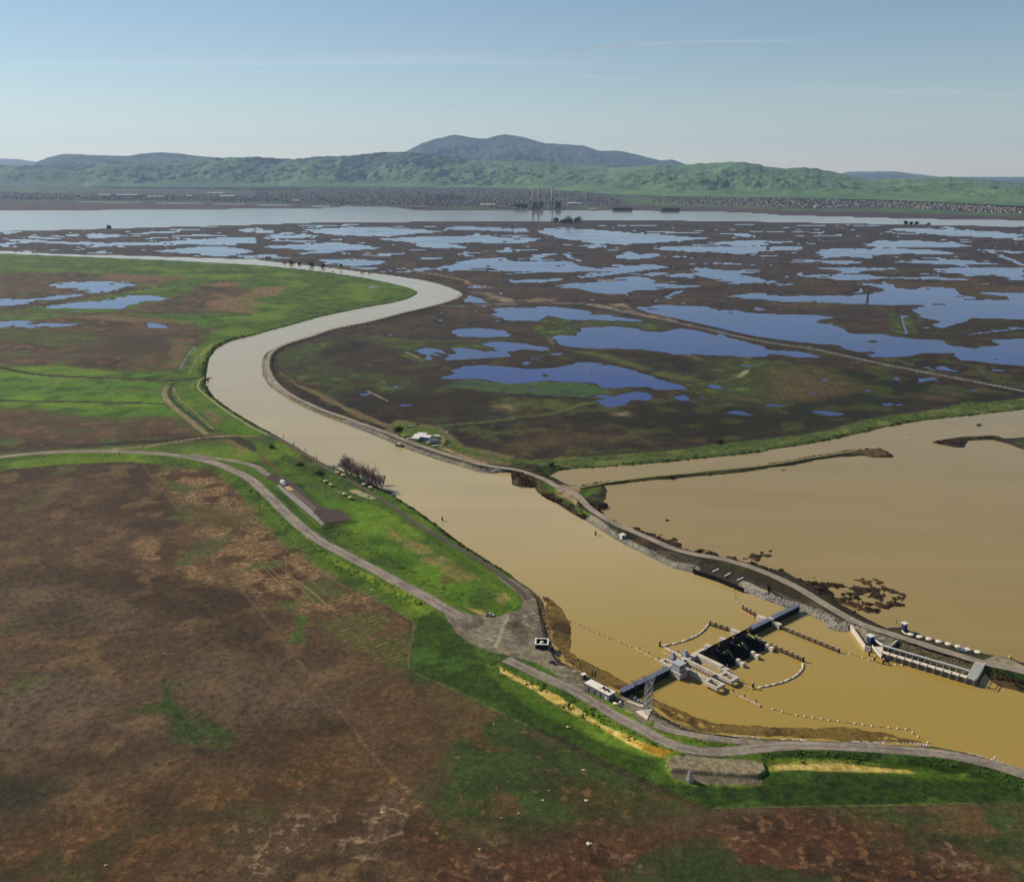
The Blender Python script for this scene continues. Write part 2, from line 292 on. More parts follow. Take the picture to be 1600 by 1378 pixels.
LEFTLAND = """P -400,394 E 0,64 400,80 700,92 1000,104 1300,120 F 0,136 100,145 350,172 500,190 700,222 850,252 960,280 1010,305 1000,325 950,348 850,375 700,400 550,430 400,462 200,520 100,545 E 1600,575 1450,610 1360,655 1310,720 1290,800 1290,895 1340,965 1450,1045 1600,1135
 I 0,95 100,148 250,232 400,325 440,345 520,375 640,425 740,470 800,505 880,550 1000,625 1150,735 1300,850 1450,945 1600,1030 N 150,25 270,105 370,190 400,260 420,370 470,600 500,690 560,770 620,800 U 110,320 420,480 560,560 P 985,1090
 O 150,100 260,180 350,232 450,285 560,316 830,350 1100,372 1400,380 R 260,296 400,306 700,322 880,325 1150,380 1400,450 1600,512 P 1900,1300 P 1900,1900 P -900,1900"""
FIELD = "P -700,742 0,728 Z 0,215 400,178 700,165 900,172 1150,200 1280,240 1400,300 1480,370 I 0,690 80,740 200,880 330,960 480,1060 660,1140 760,1190 900,1270 985,1330 a 1375,255 1330,570 1575,680 d 0,180 180,270 400,370 620,480 800,560 950,620 1100,690 1230,742 1600,736 e 0,735 800,720 1600,700 P 1950,1240 P 2600,2400 P -1400,2400"
# (class, edge softness m, edge raggedness m, strength, polygon)
PAINT = [
 ('lush', .5, 1, 1, LEFTLAND),
 ('brown', 30, 30, 1, "E -300,190 0,190 400,184 800,192 1150,212 1050,238 980,262 880,285 700,330 400,380 0,420 -300,430"),
 ('tan', 20, 25, .7, "E 600,190 900,200 1150,215 1000,240 700,235"), ('tan', 20, 20, .75, "E 880,240 980,255 960,268 900,262"),
 ('brown', 20, 25, .95, "E 820,405 900,375 1050,340 1200,290 1300,255 1450,235 1560,300 1500,420 1400,435 1000,432 700,432"),
 ('mudsoil', 15, 20, .9, "E 1240,270 1320,262 1460,290 1400,305 1300,300"), ('tan', 15, 25, .9, "E 1300,420 1290,360 1420,345 1600,335 1600,400 1560,430"), ('tan', 12, 20, .9, "E 1250,260 1480,240 1560,262 1400,275"),
 ('tan', 10, 14, .95, "F 0,280 90,275 190,268 200,285 130,325 60,335 0,320"), ('tan', 15, 16, .8, "E 1330,310 1480,345 1600,290 1600,330 1450,360"),
 ('brown', 18, 25, 1, "E -300,440 200,430 700,440 900,450 1200,500 1340,540 1300,580 1230,620 1180,680 1130,790 900,805 700,800 450,780 200,765 0,760 -300,760"),
 ('bright', 18, 20, .8, "E 0,450 300,440 450,450 300,475 0,480"), ('bright', 15, 20, .75, "E 850,470 1300,480 1300,520 1100,500"),
 ('tan', 15, 15, .7, "E 380,460 700,445 900,465 1150,490 1200,500 900,495 600,480"), ('bright', 15, 18, .75, "E 250,595 430,580 630,590 560,610 420,615 300,640 200,600"),
 ('bright', 12, 15, .6, "E 60,680 160,672 160,695 80,695"), ('olive', 20, 25, .8, "E -200,530 300,540 500,560 700,620 500,640 200,630 -200,600"),
 ('mudsoil', 20, 25, .7, "E 650,560 900,575 1250,575 1230,650 900,690 400,680 650,640"), ('tan', 6, 12, .55, "E 1050,590 1220,600 1150,690 1090,800 1060,830 1080,740"),
 ('bright', 10, 14, .8, "E 180,775 380,762 560,800 900,815 1100,820 1000,838 600,825 250,800"),
 ('bright', 3, 5, 1, "E -200,800 0,808 300,830 700,850 1010,885 1020,960 1045,1010 1200,1120 1260,1185 1180,1150 900,1090 500,1080 250,1045 -200,1035"),
 ('brown', 22, 20, 1, "E -300,1040 0,1035 250,1050 450,1080 650,1112 900,1085 1080,1080 1180,1130 1220,1170 1280,1190 I 0,180 Z 900,60 500,90 0,118 -600,160"),
 ('bright', 2, 3, .35, "E 1250,880 1290,905 1340,970 1450,1050 1600,1140 I 0,200 E 1350,1180 1200,1060 1080,930 1090,880"),
 ('tan', 3, 4, .8, "E 1270,1040 1330,1065 1380,1110 1340,1130 1290,1080"), ('tan', 3, 4, .7, "Z 1380,30 1450,25 1520,90 1480,120"), ('dkbrown', 2, 3, .9, "Z 1180,10 1480,0 1575,60 1575,110 1400,20 1000,45 300,80 500,60"),
 ('reddirt', 1, 2, .85, "I 0,255 30,280 90,330 150,370 175,385 150,390 80,345 20,300"),
 # island of grass between the road and the bank
 ('bright', 5, 8, .75, "I 430,560 620,560 800,650 900,800 1100,900 1350,1080 1450,1200 1300,1230 1150,1160 900,1000 700,860 480,740"),
 ('dkgrass', 3, 5, .5, "I 150,260 350,330 620,470 820,580 1050,740 1350,960 1560,1110 1480,1090 1100,830 850,640 600,540 420,430 250,380"),
 ('drypatch', 3, 6, .8, "I 780,735 840,745 940,800 1060,845 1130,900 1250,940 1330,1010 1400,1060 1300,1070 1150,1010 1000,900 900,850 820,780"), ('rust', 2, 2, .8, "I 1150,1050 1190,1040 1230,1060 1200,1090 1160,1085"),
 ('drypatch', 2, 3, .8, "I 1500,1150 1560,1140 1590,1180 1540,1220 1490,1190"), ('straw', 1, 1, .9, "I 1300,1235 1400,1250 1500,1290 1400,1285"), ('olive', 3, 3, .7, "I 220,170 430,380 440,420 350,400 230,330"),
 # big ploughed field
 ('field', .6, .8, 1, FIELD),
 ('stubble', 8, 14, 1, "Z 930,235 1050,195 1200,215 1400,290 1500,400 1575,470 I 80,760 330,975 660,1150 860,1290 800,1300 600,1260 400,1160 a 1200,240 1050,250 900,260 700,220 400,110 300,60 Z 1400,920 1150,900 900,790 780,660 900,620 1100,640 1150,560"),
 ('stubblegreen', 8, 10, .8, "Z 1050,400 1300,420 1575,500 1575,560 1400,580 1200,530"), ('field', 14, 12, .7, "Z 780,180 930,240 1200,580 1400,880 1200,800 1000,560 800,480 700,300"),
 ('stubblegreen', 6, 8, .85, "a 700,250 1100,200 1370,260 1340,560 1280,560 1000,450 850,330"), ('grasspatch', 3, 4, .9, "a 670,250 700,260 680,340 700,415 590,410 610,350 650,330"), ('grasspatch', 3, 3, .8, "a 60,140 90,140 105,180 70,185"),
 ('grasspatch', 4, 5, .6, "a 540,170 640,160 700,190 600,215"), ('palesoil', 20, 20, .7, "a 0,500 300,480 560,520 700,640 900,740 900,820 700,860 300,850 200,900 0,760"), ('palesoil', 15, 18, .6, "Z 0,900 250,880 500,960 800,1000 900,1100 1150,1150 1000,1200 600,1180 300,1200 0,1150"),
 ('wet', 18, 20, .75, "Z 550,830 850,860 950,900 1150,900 1300,950 1250,1100 1000,1100 900,1000 600,900"), ('wet', 16, 18, .75, "Z 0,830 300,800 600,850 400,900 200,920 0,910"), ('wet', 14, 15, .6, "Z 100,1050 450,1030 520,1120 400,1200 150,1180"), ('wet', 8, 12, .7, "Z 0,390 300,430 560,450 500,470 250,440 0,420"),
 ('wet', 14, 16, .7, "a 0,80 250,100 350,250 500,400 600,500 300,500 0,400"), ('wet', 12, 14, .6, "a 300,960 600,960 900,900 960,960 600,1030 350,1120 200,1180 150,1100"),
 ('palesoil', 18, 16, .8, "b -200,250 400,120 900,200 700,330 900,400 500,500 0,600 -200,620"), ('olivedk', 10, 10, .9, "b -300,560 0,600 80,680 250,740 450,770 430,810 150,960 0,960 -300,980"),
 ('grassdim', 3, 4, .9, "b 990,150 1040,180 1080,280 1150,360 1210,450 1270,530 1180,530 1100,500 1080,380 1020,310"), ('grassdim', 4, 5, .8, "b 780,330 900,290 1020,280 1080,330 900,340"), ('grassdim', 4, 5, .85, "b 1210,340 1300,380 1430,480 1400,550 1310,540 1230,420"), ('olivedk', 3, 3, .8, "b 1190,550 1300,560 1290,610 1230,610"),
 ('orange', 25, 25, .85, "b 0,1120 400,1000 800,850 1100,750 1575,700 c 300,320 560,260 760,300 700,560 500,700 0,780 b 1300,1150 900,1300 300,1378 -300,1500 -300,1200"), ('orange', 15, 16, .6, "c 650,60 1050,20 1250,250 1200,550 900,500 800,260"),
 ('greenfield', 12, 14, .95, "a 1340,580 1575,690 d 0,185 400,375 800,560 1230,745 1280,790 1100,830 850,780 700,840 500,830 300,900 100,980 -100,940 c 1300,900 1050,700 1150,500 1230,250 1150,80"), ('rustfield', 10, 15, .5, "d 200,600 520,620 900,700 700,800 400,760"),
 ('greenfield', 12, 14, .95, "e 350,760 800,720 1650,690 1700,1300 1500,1100 1300,1050 1050,960 700,850"), ('rustfield', 16, 20, .9, "d 1300,745 e 300,745 600,830 1000,960 1400,1130 1700,1400 P 1700,1600 P 700,1600 c 1100,1100 900,850 1150,960 1400,1010 d 0,1000 200,920 500,860 900,900 1200,850"),
 ('saltcrust', 7, 9, .9, "c 250,770 700,790 830,640 880,580 1000,640 1010,720 900,860 760,980 700,1080 830,1140 760,1150 640,1060 560,960 580,880 400,830 200,980 180,900"), ('saltcrust', 7, 9, .8, "c 0,980 80,1100 200,1200 0,1250 b 1500,1040 1575,1060 1575,1170 1450,1240"),
 ('saltcrust', 5, 6, .85, "c 1290,1060 1400,1070 1480,1140 1600,1170 1600,1210 1300,1130"), ('saltcrust', 5, 7, .7, "d 600,1020 850,1100 950,1170 860,1150 650,1060"), ('saltcrust', 5, 7, .6, "e 200,1060 400,1120 430,1160 250,1100"), ('saltcrust', 5, 7, .6, "e 950,1060 1150,1010 1200,1080 1400,1130 1150,1110"), ('saltcrust', 5, 7, .6, "d 1350,860 1450,900 1600,850 1450,920"),
 # slope between field and road
 ('yellowgr', 1.5, 3, .8, "I 130,620 250,720 430,900 620,990 800,1060 1010,1150 1070,1260 1020,1290 900,1180 700,1070 480,950 300,790 160,680"), ('dkgrass', 2, 3, .8, "a 1375,255 1500,200 1575,260 d -40,0 0,20 600,330 950,440 1000,560 1200,600 1600,600 e 700,560 1600,620 1650,700 800,715 0,730 d 1240,735 800,555 400,365 0,170 a 1335,570"),
 ('dkgrass', 2, 3, .9, "d 1000,600 1540,590 e 0,520 400,500 900,545 1600,570 1600,690 800,710 0,725 d 1250,730"), ('dkgrass', 1.5, 2, .9, "e -40,390 200,375 700,390 1200,430 1600,545 1600,600 1200,530 900,480 700,450 300,430 0,425"), ('bright', 2, 3, .5, "d 60,50 300,140 520,230 760,310 900,420 860,430 600,350 300,200 60,70"),
 ('yellow', .8, 1.4, 1, "N 0,800 100,860 300,960 500,1060 700,1170 850,1270 1000,1371 960,1371 800,1290 500,1130 350,1040 200,960 0,860"), ('yellow', .8, 1.4, 1, "d 180,20 400,110 520,190 700,270 860,340 1010,385 960,430 880,410 740,350 560,240 360,140 230,60"), ('ochre', 1.2, 1.5, .9, "d 700,290 820,330 900,345 1020,385 940,420 880,405 780,350"), ('ochre', .8, 1.4, .7, "N 0,805 60,830 150,880 60,850"),
 ('yellow', .8, 1.6, .95, "e 0,470 200,440 400,440 560,470 850,500 960,522 700,515 400,500 130,495 0,505"), ('yellowgr', 1, 2, .8, "e 0,430 400,430 700,455 740,475 400,450 0,465"), ('yellowgr', 1, 1.5, .8, "e 1170,525 1240,518 1270,530 1200,540"),
 ('gravelpad', .5, .8, 1, "O 340,500 500,490 700,520 930,530 1060,560 1080,610 1020,650 1050,700 1030,735 700,730 500,710 350,680 320,590 310,540"), ('gravelwet', .5, .6, .85, "O 340,595 500,600 700,645 1020,650 1050,700 1030,735 700,730 500,710 350,680 330,620"),
 # yard
 ('yard', .6, .8, 1, "I 1150,1240 1320,1275 1480,1300 1600,1270 N 100,330 190,290 215,225 200,190 160,150 60,60 0,30 0,0 150,30 270,110 330,200 350,330 390,420 420,560 470,640 500,720 560,790 620,810 730,870 U 120,440 130,580 -100,500 N 560,940 500,870 380,800 300,765 240,752 120,722 0,690 P 762,1016 738,1006 712,988"),
 ('asphalt', 2, 3, .8, "N 80,400 160,400 240,460 260,560 280,640 180,620 100,500 40,440"), ('yard', .5, .6, 1, "U 700,640 830,690 1150,850 1250,930 O 350,235 560,320 560,345 450,335 350,320 200,240 U 1000,1080 900,960 700,850 600,800"), ('drygrass', 2, 2, .6, "U 720,700 850,790 900,900 760,850"),
 ('yard', .5, .5, 1, "O 200,262 300,265 560,325 830,352 1100,378 1600,388 1600,420 1200,420 850,440 900,410 700,400 560,380 380,330"),
 # the bend beyond the slough
 ('drybank', 3, 4, .9, "F 150,800 250,880 400,930 550,1010 700,1080 860,1140 800,1150 650,1090 500,1020 330,930 200,870 120,820"), ('dkbrown', 2, 3, .85, "F 95,700 130,650 200,640 135,720 130,800 300,930 500,1040 640,1100 400,1010 230,930 100,800"),
 ('marshgreen', 20, 25, .85, "F 150,720 200,660 500,590 700,600 1200,640 1100,680 600,600 400,720 150,780"), ('marshgreen', 25, 35, .8, "F 150,800 500,790 900,820 1000,900 1000,940 700,920 400,860 200,850"), ('darkpeat', 15, 15, .9, "F 400,660 550,655 540,700 400,715"),
 ('darkpeat', 25, 30, .8, "F 500,590 700,620 750,640 600,680 500,650"), ('darkpeat', 30, 40, .8, "F 450,920 800,930 1600,920 1600,1080 1000,1110 700,1040"), ('marshgreen', 6, 12, 1, "F 1180,640 1450,610 1600,650 1590,690 1400,660 1230,660"), ('marshgreen', 5, 10, .9, "F 870,690 950,680 1040,710 1090,760 950,720"),
 ('pondgreen', 4, 10, 1, "G -60,880 0,875 200,862 420,870 530,890 560,905 650,910 740,905 640,930 500,970 300,960 0,940 F 1200,900 1240,860 1400,850"), ('olive', 10, 20, .9, "G 0,960 480,985 520,1010 380,1020 0,1080 F 1500,1040 1500,1000"),
 ('marshgreen', 10, 14, .95, "G 150,570 130,510 200,460 330,460 400,490 420,560 380,580 200,590"), ('marshgreen', 10, 14, .9, "G 400,490 700,485 950,520 940,550 800,530 500,520"), ('lightgreen', 8, 14, .55, "G 350,670 600,690 800,760 1000,820 1250,860 1200,880 950,830 700,760 500,700"), ('lightgreen', 5, 10, .6, "G 1200,870 1400,910 1580,950 1400,930"),
 ('darkpeat', 30, 40, .85, "G 600,680 950,690 1300,740 1250,830 1000,800 800,740"), ('marshgreen', 35, 40, .7, "G 1200,730 1600,740 H 300,780 600,860 600,1000 200,1000 G 1300,1000 1100,900 1300,860"), ('darkgreen', 30, 40, .95, "G 600,1100 1000,1000 1600,1060 H 600,840 1600,940 1600,960 900,1020 300,1150 0,1180 G 1300,1190 600,1190"),
 ('brownmarsh', 25, 30, .8, "H 0,800 200,780 500,860 560,900 300,980 0,960"), ('brownmarsh', 18, 20, .8, "H 900,950 1200,940 1180,990 960,985"), ('darkgreen', 20, 25, .9, "H 450,780 700,790 900,830 700,880 500,820"), ('brownmarsh', 18, 20, .6, "J 50,180 400,150 750,150 850,200 500,200 300,230 0,260"),
 ('olivedk', 12, 12, .8, "F 850,430 1100,400 1200,440 950,470"), ('lightgreen', 5, 6, .5, "F 560,560 900,610 1200,610 900,600"), ('houseground', 3, 4, .9, "I 880,60 1150,110 1240,160 1300,230 1600,290 1590,350 1400,340 1100,240 930,190 800,120"), ('lush', 3, 5, .8, "I 850,80 1000,105 1130,120 1200,170 1350,260 1600,320 1500,310 1250,260 1150,240 1050,230 950,190 860,130"),
 ('dirt', 1.2, 1.6, .9, "I 1150,150 1190,180 1170,230 1300,290 1450,330 1420,350 1140,240 1160,200"),
 # pool dyke and spit
 ('lushdim', 2, 4, 1, "I 1450,300 J 0,330 200,355 400,372 800,340 1200,300 1600,258 K 0,250 300,205 600,140 900,78 1400,25 1600,0 P 1900,612 P 1900,592 H 1600,970 1200,1000 700,1080 300,1180 J 1400,200 900,240 400,290 100,310"), ('darkpeat', 2, 4, .8, "J 450,280 900,235 1600,170 K 300,100 600,30 900,0 H 1200,1010 1600,950 1600,965 1100,1035 600,1100 350,1170 200,1200 J 1300,215 900,265 400,300"),
 ('brownmarsh', 1, 2, .95, "K 560,250 620,242 720,242 770,280 740,298 650,295 590,275"), ('bankrust', 2, 3, .8, "J 0,400 60,405 130,450 150,488 60,488 0,465"), ('bankrust', 2, 3, .85, "J 170,520 250,540 330,600 400,650 480,690 440,690 330,640 220,580 170,540"), ('dirt', 1, 1.2, .95, "J 260,500 300,470 430,480 420,520 400,600 330,560 280,540"),
 ('lush', 1.2, 2, .9, "J 200,460 260,480 285,530 240,520"), ('lush', 1.2, 2, .9, "J 290,545 380,570 385,600 340,590"), ('lush', 1.2, 2, .9, "J 400,610 460,630 560,700 500,700 420,650"), ('lush', 1.2, 2, .95, "J 420,520 460,495 560,480 570,520 480,540 450,560"), ('dkgrass', 1.2, 2, .8, "J 170,370 300,365 360,370 230,410 200,400 240,430 200,420"),
 ('asphalt', .6, .6, .95, "J 900,880 1000,890 1190,940 1140,985 1060,980 960,930"), ('deck', .4, .4, 1, "J 1135,995 1215,955 1480,1045 1600,1085 1600,1140 1450,1115"), ('asphalt', .8, .8, .9, "L 1180,0 1500,130 1600,200 M 0,110 250,250 300,290 240,280 0,190 L 1400,140 1350,110"),
 ('yard', .5, .5, .95, "M 290,280 380,290 520,350 640,385 590,430 530,435 470,385 400,380"), ('rockslope', 1, 1, 1, "M 640,390 850,445 1200,560 1230,620 1200,670 600,440"), ('palegravel', .6, .8, .9, "M 1280,545 1380,500 1500,530 1600,580 1600,620 1450,600"), ('bankrust', 1.5, 2, .8, "M 1400,660 1600,740 1600,790 1420,730 1330,690"), ('dkgrass', 1, 1.5, 1, "M 1340,570 1450,600 1600,650 1600,720 1450,670 1340,620"),
 ('palesalt', 12, 20, .8, "F 1300,300 1450,310 1600,350 1600,370 1500,360 1380,310"), ('palesalt', 10, 18, .85, "G 0,355 150,345 300,350 250,365 0,370"), ('palesalt', 10, 16, .85, "G 480,380 700,380 760,420 950,450 1030,485 900,470 700,420 560,400"), ('palesalt', 8, 14, .8, "G 410,160 500,158 600,170 650,178 500,178"), ('palesalt', 8, 14, .8, "G 520,222 620,225 670,240 560,240"),
 ('palesalt', 8, 12, .7, "G 240,595 260,595 255,628 240,620"), ('palesalt', 8, 14, .7, "G 640,1058 740,1058 720,1075 650,1072"), ('palesalt', 10, 14, .6, "F 1500,1020 1600,1010 1600,1045 1540,1040"), ('palesalt', 6, 10, .7, "G 1420,705 1500,708 1490,718 1420,715"), ('palesalt', 8, 10, .6, "G 1100,700 1200,725 1150,722"),
 ('rustmarsh', 30, 30, .6, "F 800,230 1300,240 1600,260 G 0,270 250,275 420,290 700,330 900,300 940,330 600,352 250,352 0,340"), ('rustmarsh', 30, 30, .6, "G 350,60 640,65 700,110 1100,90 1600,80 1600,150 1200,150 980,140 560,130 450,125"), ('rustmarsh', 30, 30, .6, "H 0,130 220,160 400,165 440,180 350,215 240,225 0,190"), ('rustmarsh', 25, 30, .6, "H 0,250 400,250 560,280 520,305 300,310 0,290"),
 ('rustmarsh', 20, 25, .6, "G 1060,320 1330,300 1600,300 1600,365 1100,360"), ('brownmarsh', 20, 25, .6, "H 640,235 900,245 1250,245 1450,262 1600,270 1600,300 1340,300 1480,340 1500,352 1250,345 1160,285 900,290"), ('olivedk', 20, 25, .6, "H 900,560 1060,490 1300,470 1600,480 1600,520 1400,545 1100,565"),
 # the far shore
 ('farmud', 30, 30, 1, "A -600,466 0,468 1600,486 B 0,484 500,498 300,506 0,508 A 1500,506 1000,514 0,518 -600,520"), ('fargreen', 60, 80, .8, "A 0,395 400,398 500,405 300,412 0,408"), ('fargreen', 60, 80, .8, "C 680,440 800,440 1200,470 1600,500 D 0,500 300,505 900,500 1100,520 1600,545 1600,560 900,530 0,515 C 1600,510 1000,490 700,480"), ('farmud', 40, 60, .9, "C 560,480 1000,490 1600,505 D 0,512 900,535 1600,555 1600,578 900,568 400,555 0,543 C 1600,535 1000,520 600,515"),
]
# (class, half width m, strength, height m or None, line)
LINES = [
 ('canal', 4, .95, None, "G 470,385 700,430 1000,490 1250,545 1400,580 1600,620 H 300,665 600,730 1000,810 1600,925 P 1700,634"), ('darkpeat', 5, .9, .8, "G 500,365 700,410 1000,470 1250,525 1400,560 1600,600 H 300,640 600,712 1000,795 1300,850"),
 ('brownmarsh', 3, .8, .9, "H 1000,795 1300,850 1600,905"), ('canal', 5, .9, None, "F 1140,395 1300,392 G 0,380 200,378 450,375"), ('darkpeat', 4, .9, .8, "G 450,375 600,362 900,350 1050,358 1600,372 H 400,378 600,385"), ('marshgreen', 9, .9, 1.0, "H 0,365 400,378 600,385 720,410 780,440 800,500 812,555"),
 ('marshgreen', 7, .9, 1.0, "H 875,465 885,500 910,560"), ('darkpeat', 6, .9, .8, "H 820,570 1050,572 1250,578 1400,562 1600,540 P 1680,508"), ('darkpeat', 8, .9, .8, "G 500,130 700,130 900,120 1100,88 1300,75 1600,70"), ('darkpeat', 6, .85, .7, "G 0,270 200,250 450,222 700,192 900,165 1200,140 1300,130"),
 ('darkpeat', 6, .9, .8, "G 1600,290 1300,283 1100,285 1000,300 940,330"), ('darkpeat', 5, .9, .8, "H 0,300 200,310 400,315 530,303 560,285"), ('darkpeat', 6, .8, .8, "H 640,232 900,240 1200,255 1450,264 1510,250"), ('darkgreen', 5, .9, .8, "H 340,225 400,230 540,240"), ('darkpeat', 9, .8, .8, "C 440,760 700,735 900,720 1100,705"),
 ('darkpeat', 10, .8, .7, "B 1000,660 1200,655 1600,665"), ('dirt', 5, .8, .7, "F 900,155 1000,175 1300,230 1320,250 1480,280"), ('lightgreen', 3, .7, .6, "I 1150,98 1400,78 1600,56 J 0,48 200,30 320,5 G 400,1015 520,990"), ('lightgreen', 3, .5, .6, "G 1100,890 1300,860 1400,835 1480,780 1600,735"),
 ('marshgreen', 7, .8, .9, "F 600,575 750,595 900,612 1200,612 1600,600"), ('palesalt', 1.6, .9, .6, "F 695,922 760,952 820,982"), ('palesalt', 2.2, .7, .6, "F 940,680 1040,725"), ('palegravel', 3, .8, .6, "G 1420,835 1470,795"), ('dkbrown', 5, .95, .6, "E -100,765 0,775 100,798 300,825 700,845 1050,858 1200,850 1280,830"), ('palesalt', 2, .6, .6, "E 330,835 420,842 E 850,855 1000,862 1090,868"),
 ('dkbrown', 3, .95, .4, "E -100,985 500,993 1040,1003"), ('dirt', 3, .7, 1.0, "E 1040,890 1025,925 1050,990 1180,1100 1290,1190"), ('ditch', 2.0, 1, .2, "E 1090,885 1060,925 1075,970 1120,1020 1200,1085 1290,1150 1330,1180"), ('dirt', 1, .6, None, "E 1085,905 1110,960 1200,1040 1330,1160"),
 ('dkbrown', 3, .9, .6, "E 700,432 1000,435 1600,438 F 200,438 400,440 450,425 700,375 870,345"), ('darkpeat', 7, .9, 1.4, "E 0,425 250,395 500,340 800,300 1000,275 1300,245 1500,215"), ('yellowgr', 3, .6, None, "E 300,398 500,362 700,325"), ('dkgrass', 5, .8, None, "E 700,182 1000,184 1300,180 1560,178"), ('dkgrass', 4, .7, None, "E 0,182 300,180 700,182"),
 ('dkbrown', 1.5, .8, None, "E 1600,545 1450,580 1250,630 1180,680 1140,760"), ('ditchblue', 1.2, .9, None, "E 1215,650 1180,685 1150,740 1125,790"), ('dirt', 1.2, .5, None, "E 1330,630 1230,720 1180,820"), ('dkgrass', 4, .8, None, "F 0,525 100,505 250,480 290,475"), ('tan', 1.5, .5, None, "E 1440,540 1560,470"), ('tan', 1.3, .6, None, "E 730,760 860,785 910,798"),
 ('dirt', 2.2, .8, None, "Z 1575,5 1300,10 1050,45 900,70 700,85"), ('track', .9, .8, None, "Y 0,700 200,720 350,745 600,750 700,770"), ('track', .9, .6, None, "Y 350,745 480,820 600,900"), ('track', .8, .6, None, "Y 350,710 300,600"), ('palegravel', 3.0, .9, None, "Y 710,770 850,820 1010,880"), ('palegravel', 1.5, .8, None, "Y 740,755 850,795 1030,870"),
 ('fieldtrack', .9, .45, None, "Z 880,180 1000,340 1200,590 1400,850 a 420,220 600,450 750,650 900,820 1000,950 1040,1000 c 610,250 800,480 900,590"), ('orange', 1.6, .8, None, "c 840,560 1000,730 1100,850 1200,960 1300,1080 1350,1130"), ('wet', 2.0, .5, None, "Z 300,1260 600,1220 900,1190 1000,1160"), ('wet', 3, .5, None, "a 400,980 700,960 950,920"),
 ('fence', .3, .4, None, "I -50,640 80,745 200,885 330,965 480,1065 660,1145 760,1195 900,1275 990,1330 a 1375,255 1330,570 1450,630 1575,680 d 0,175 180,262 400,362 620,472 800,552 950,612 1100,682 1230,734 1600,730 e 0,730 800,716 1300,706"),
 ('dkbrown', 1.6, .7, .5, "d 150,235 400,362 620,472 800,552 950,612 1100,682 1230,734"), ('stripe', .22, .4, None, "I 0,930 110,1050 250,1180"), ('stripe', .22, .4, None, "I 30,920 140,1045 290,1200"), ('stripe', .22, .4, None, "I 70,900 200,1030 330,1170 440,1260"), ('stripe', .22, .4, None, "I 190,920 190,1010 250,1070 420,1200"),
 ('stripe', .22, .4, None, "I 220,900 250,960 330,1050 480,1190"), ('stripe', .22, .4, None, "a 660,30 760,110 880,220"), ('stripe', .22, .4, None, "a 620,10 740,100 850,200"), ('stripe', .22, .4, None, "a 500,10 640,140"), ('fieldtrack', .5, .5, None, "a 950,240 1200,500"), ('fieldtrack', .5, .5, None, "a 900,260 1100,470"),
 ('dkbrown', 2.5, .9, None, "N 390,250 430,400 470,560 520,700 560,780"), ('bankrust', 1.5, .8, None, "N 300,150 370,220 390,300 440,480 490,640 540,740 620,800"), ('dkbrown', 2, .8, None, "O 200,150 350,240 450,290 560,320 830,356"),
]
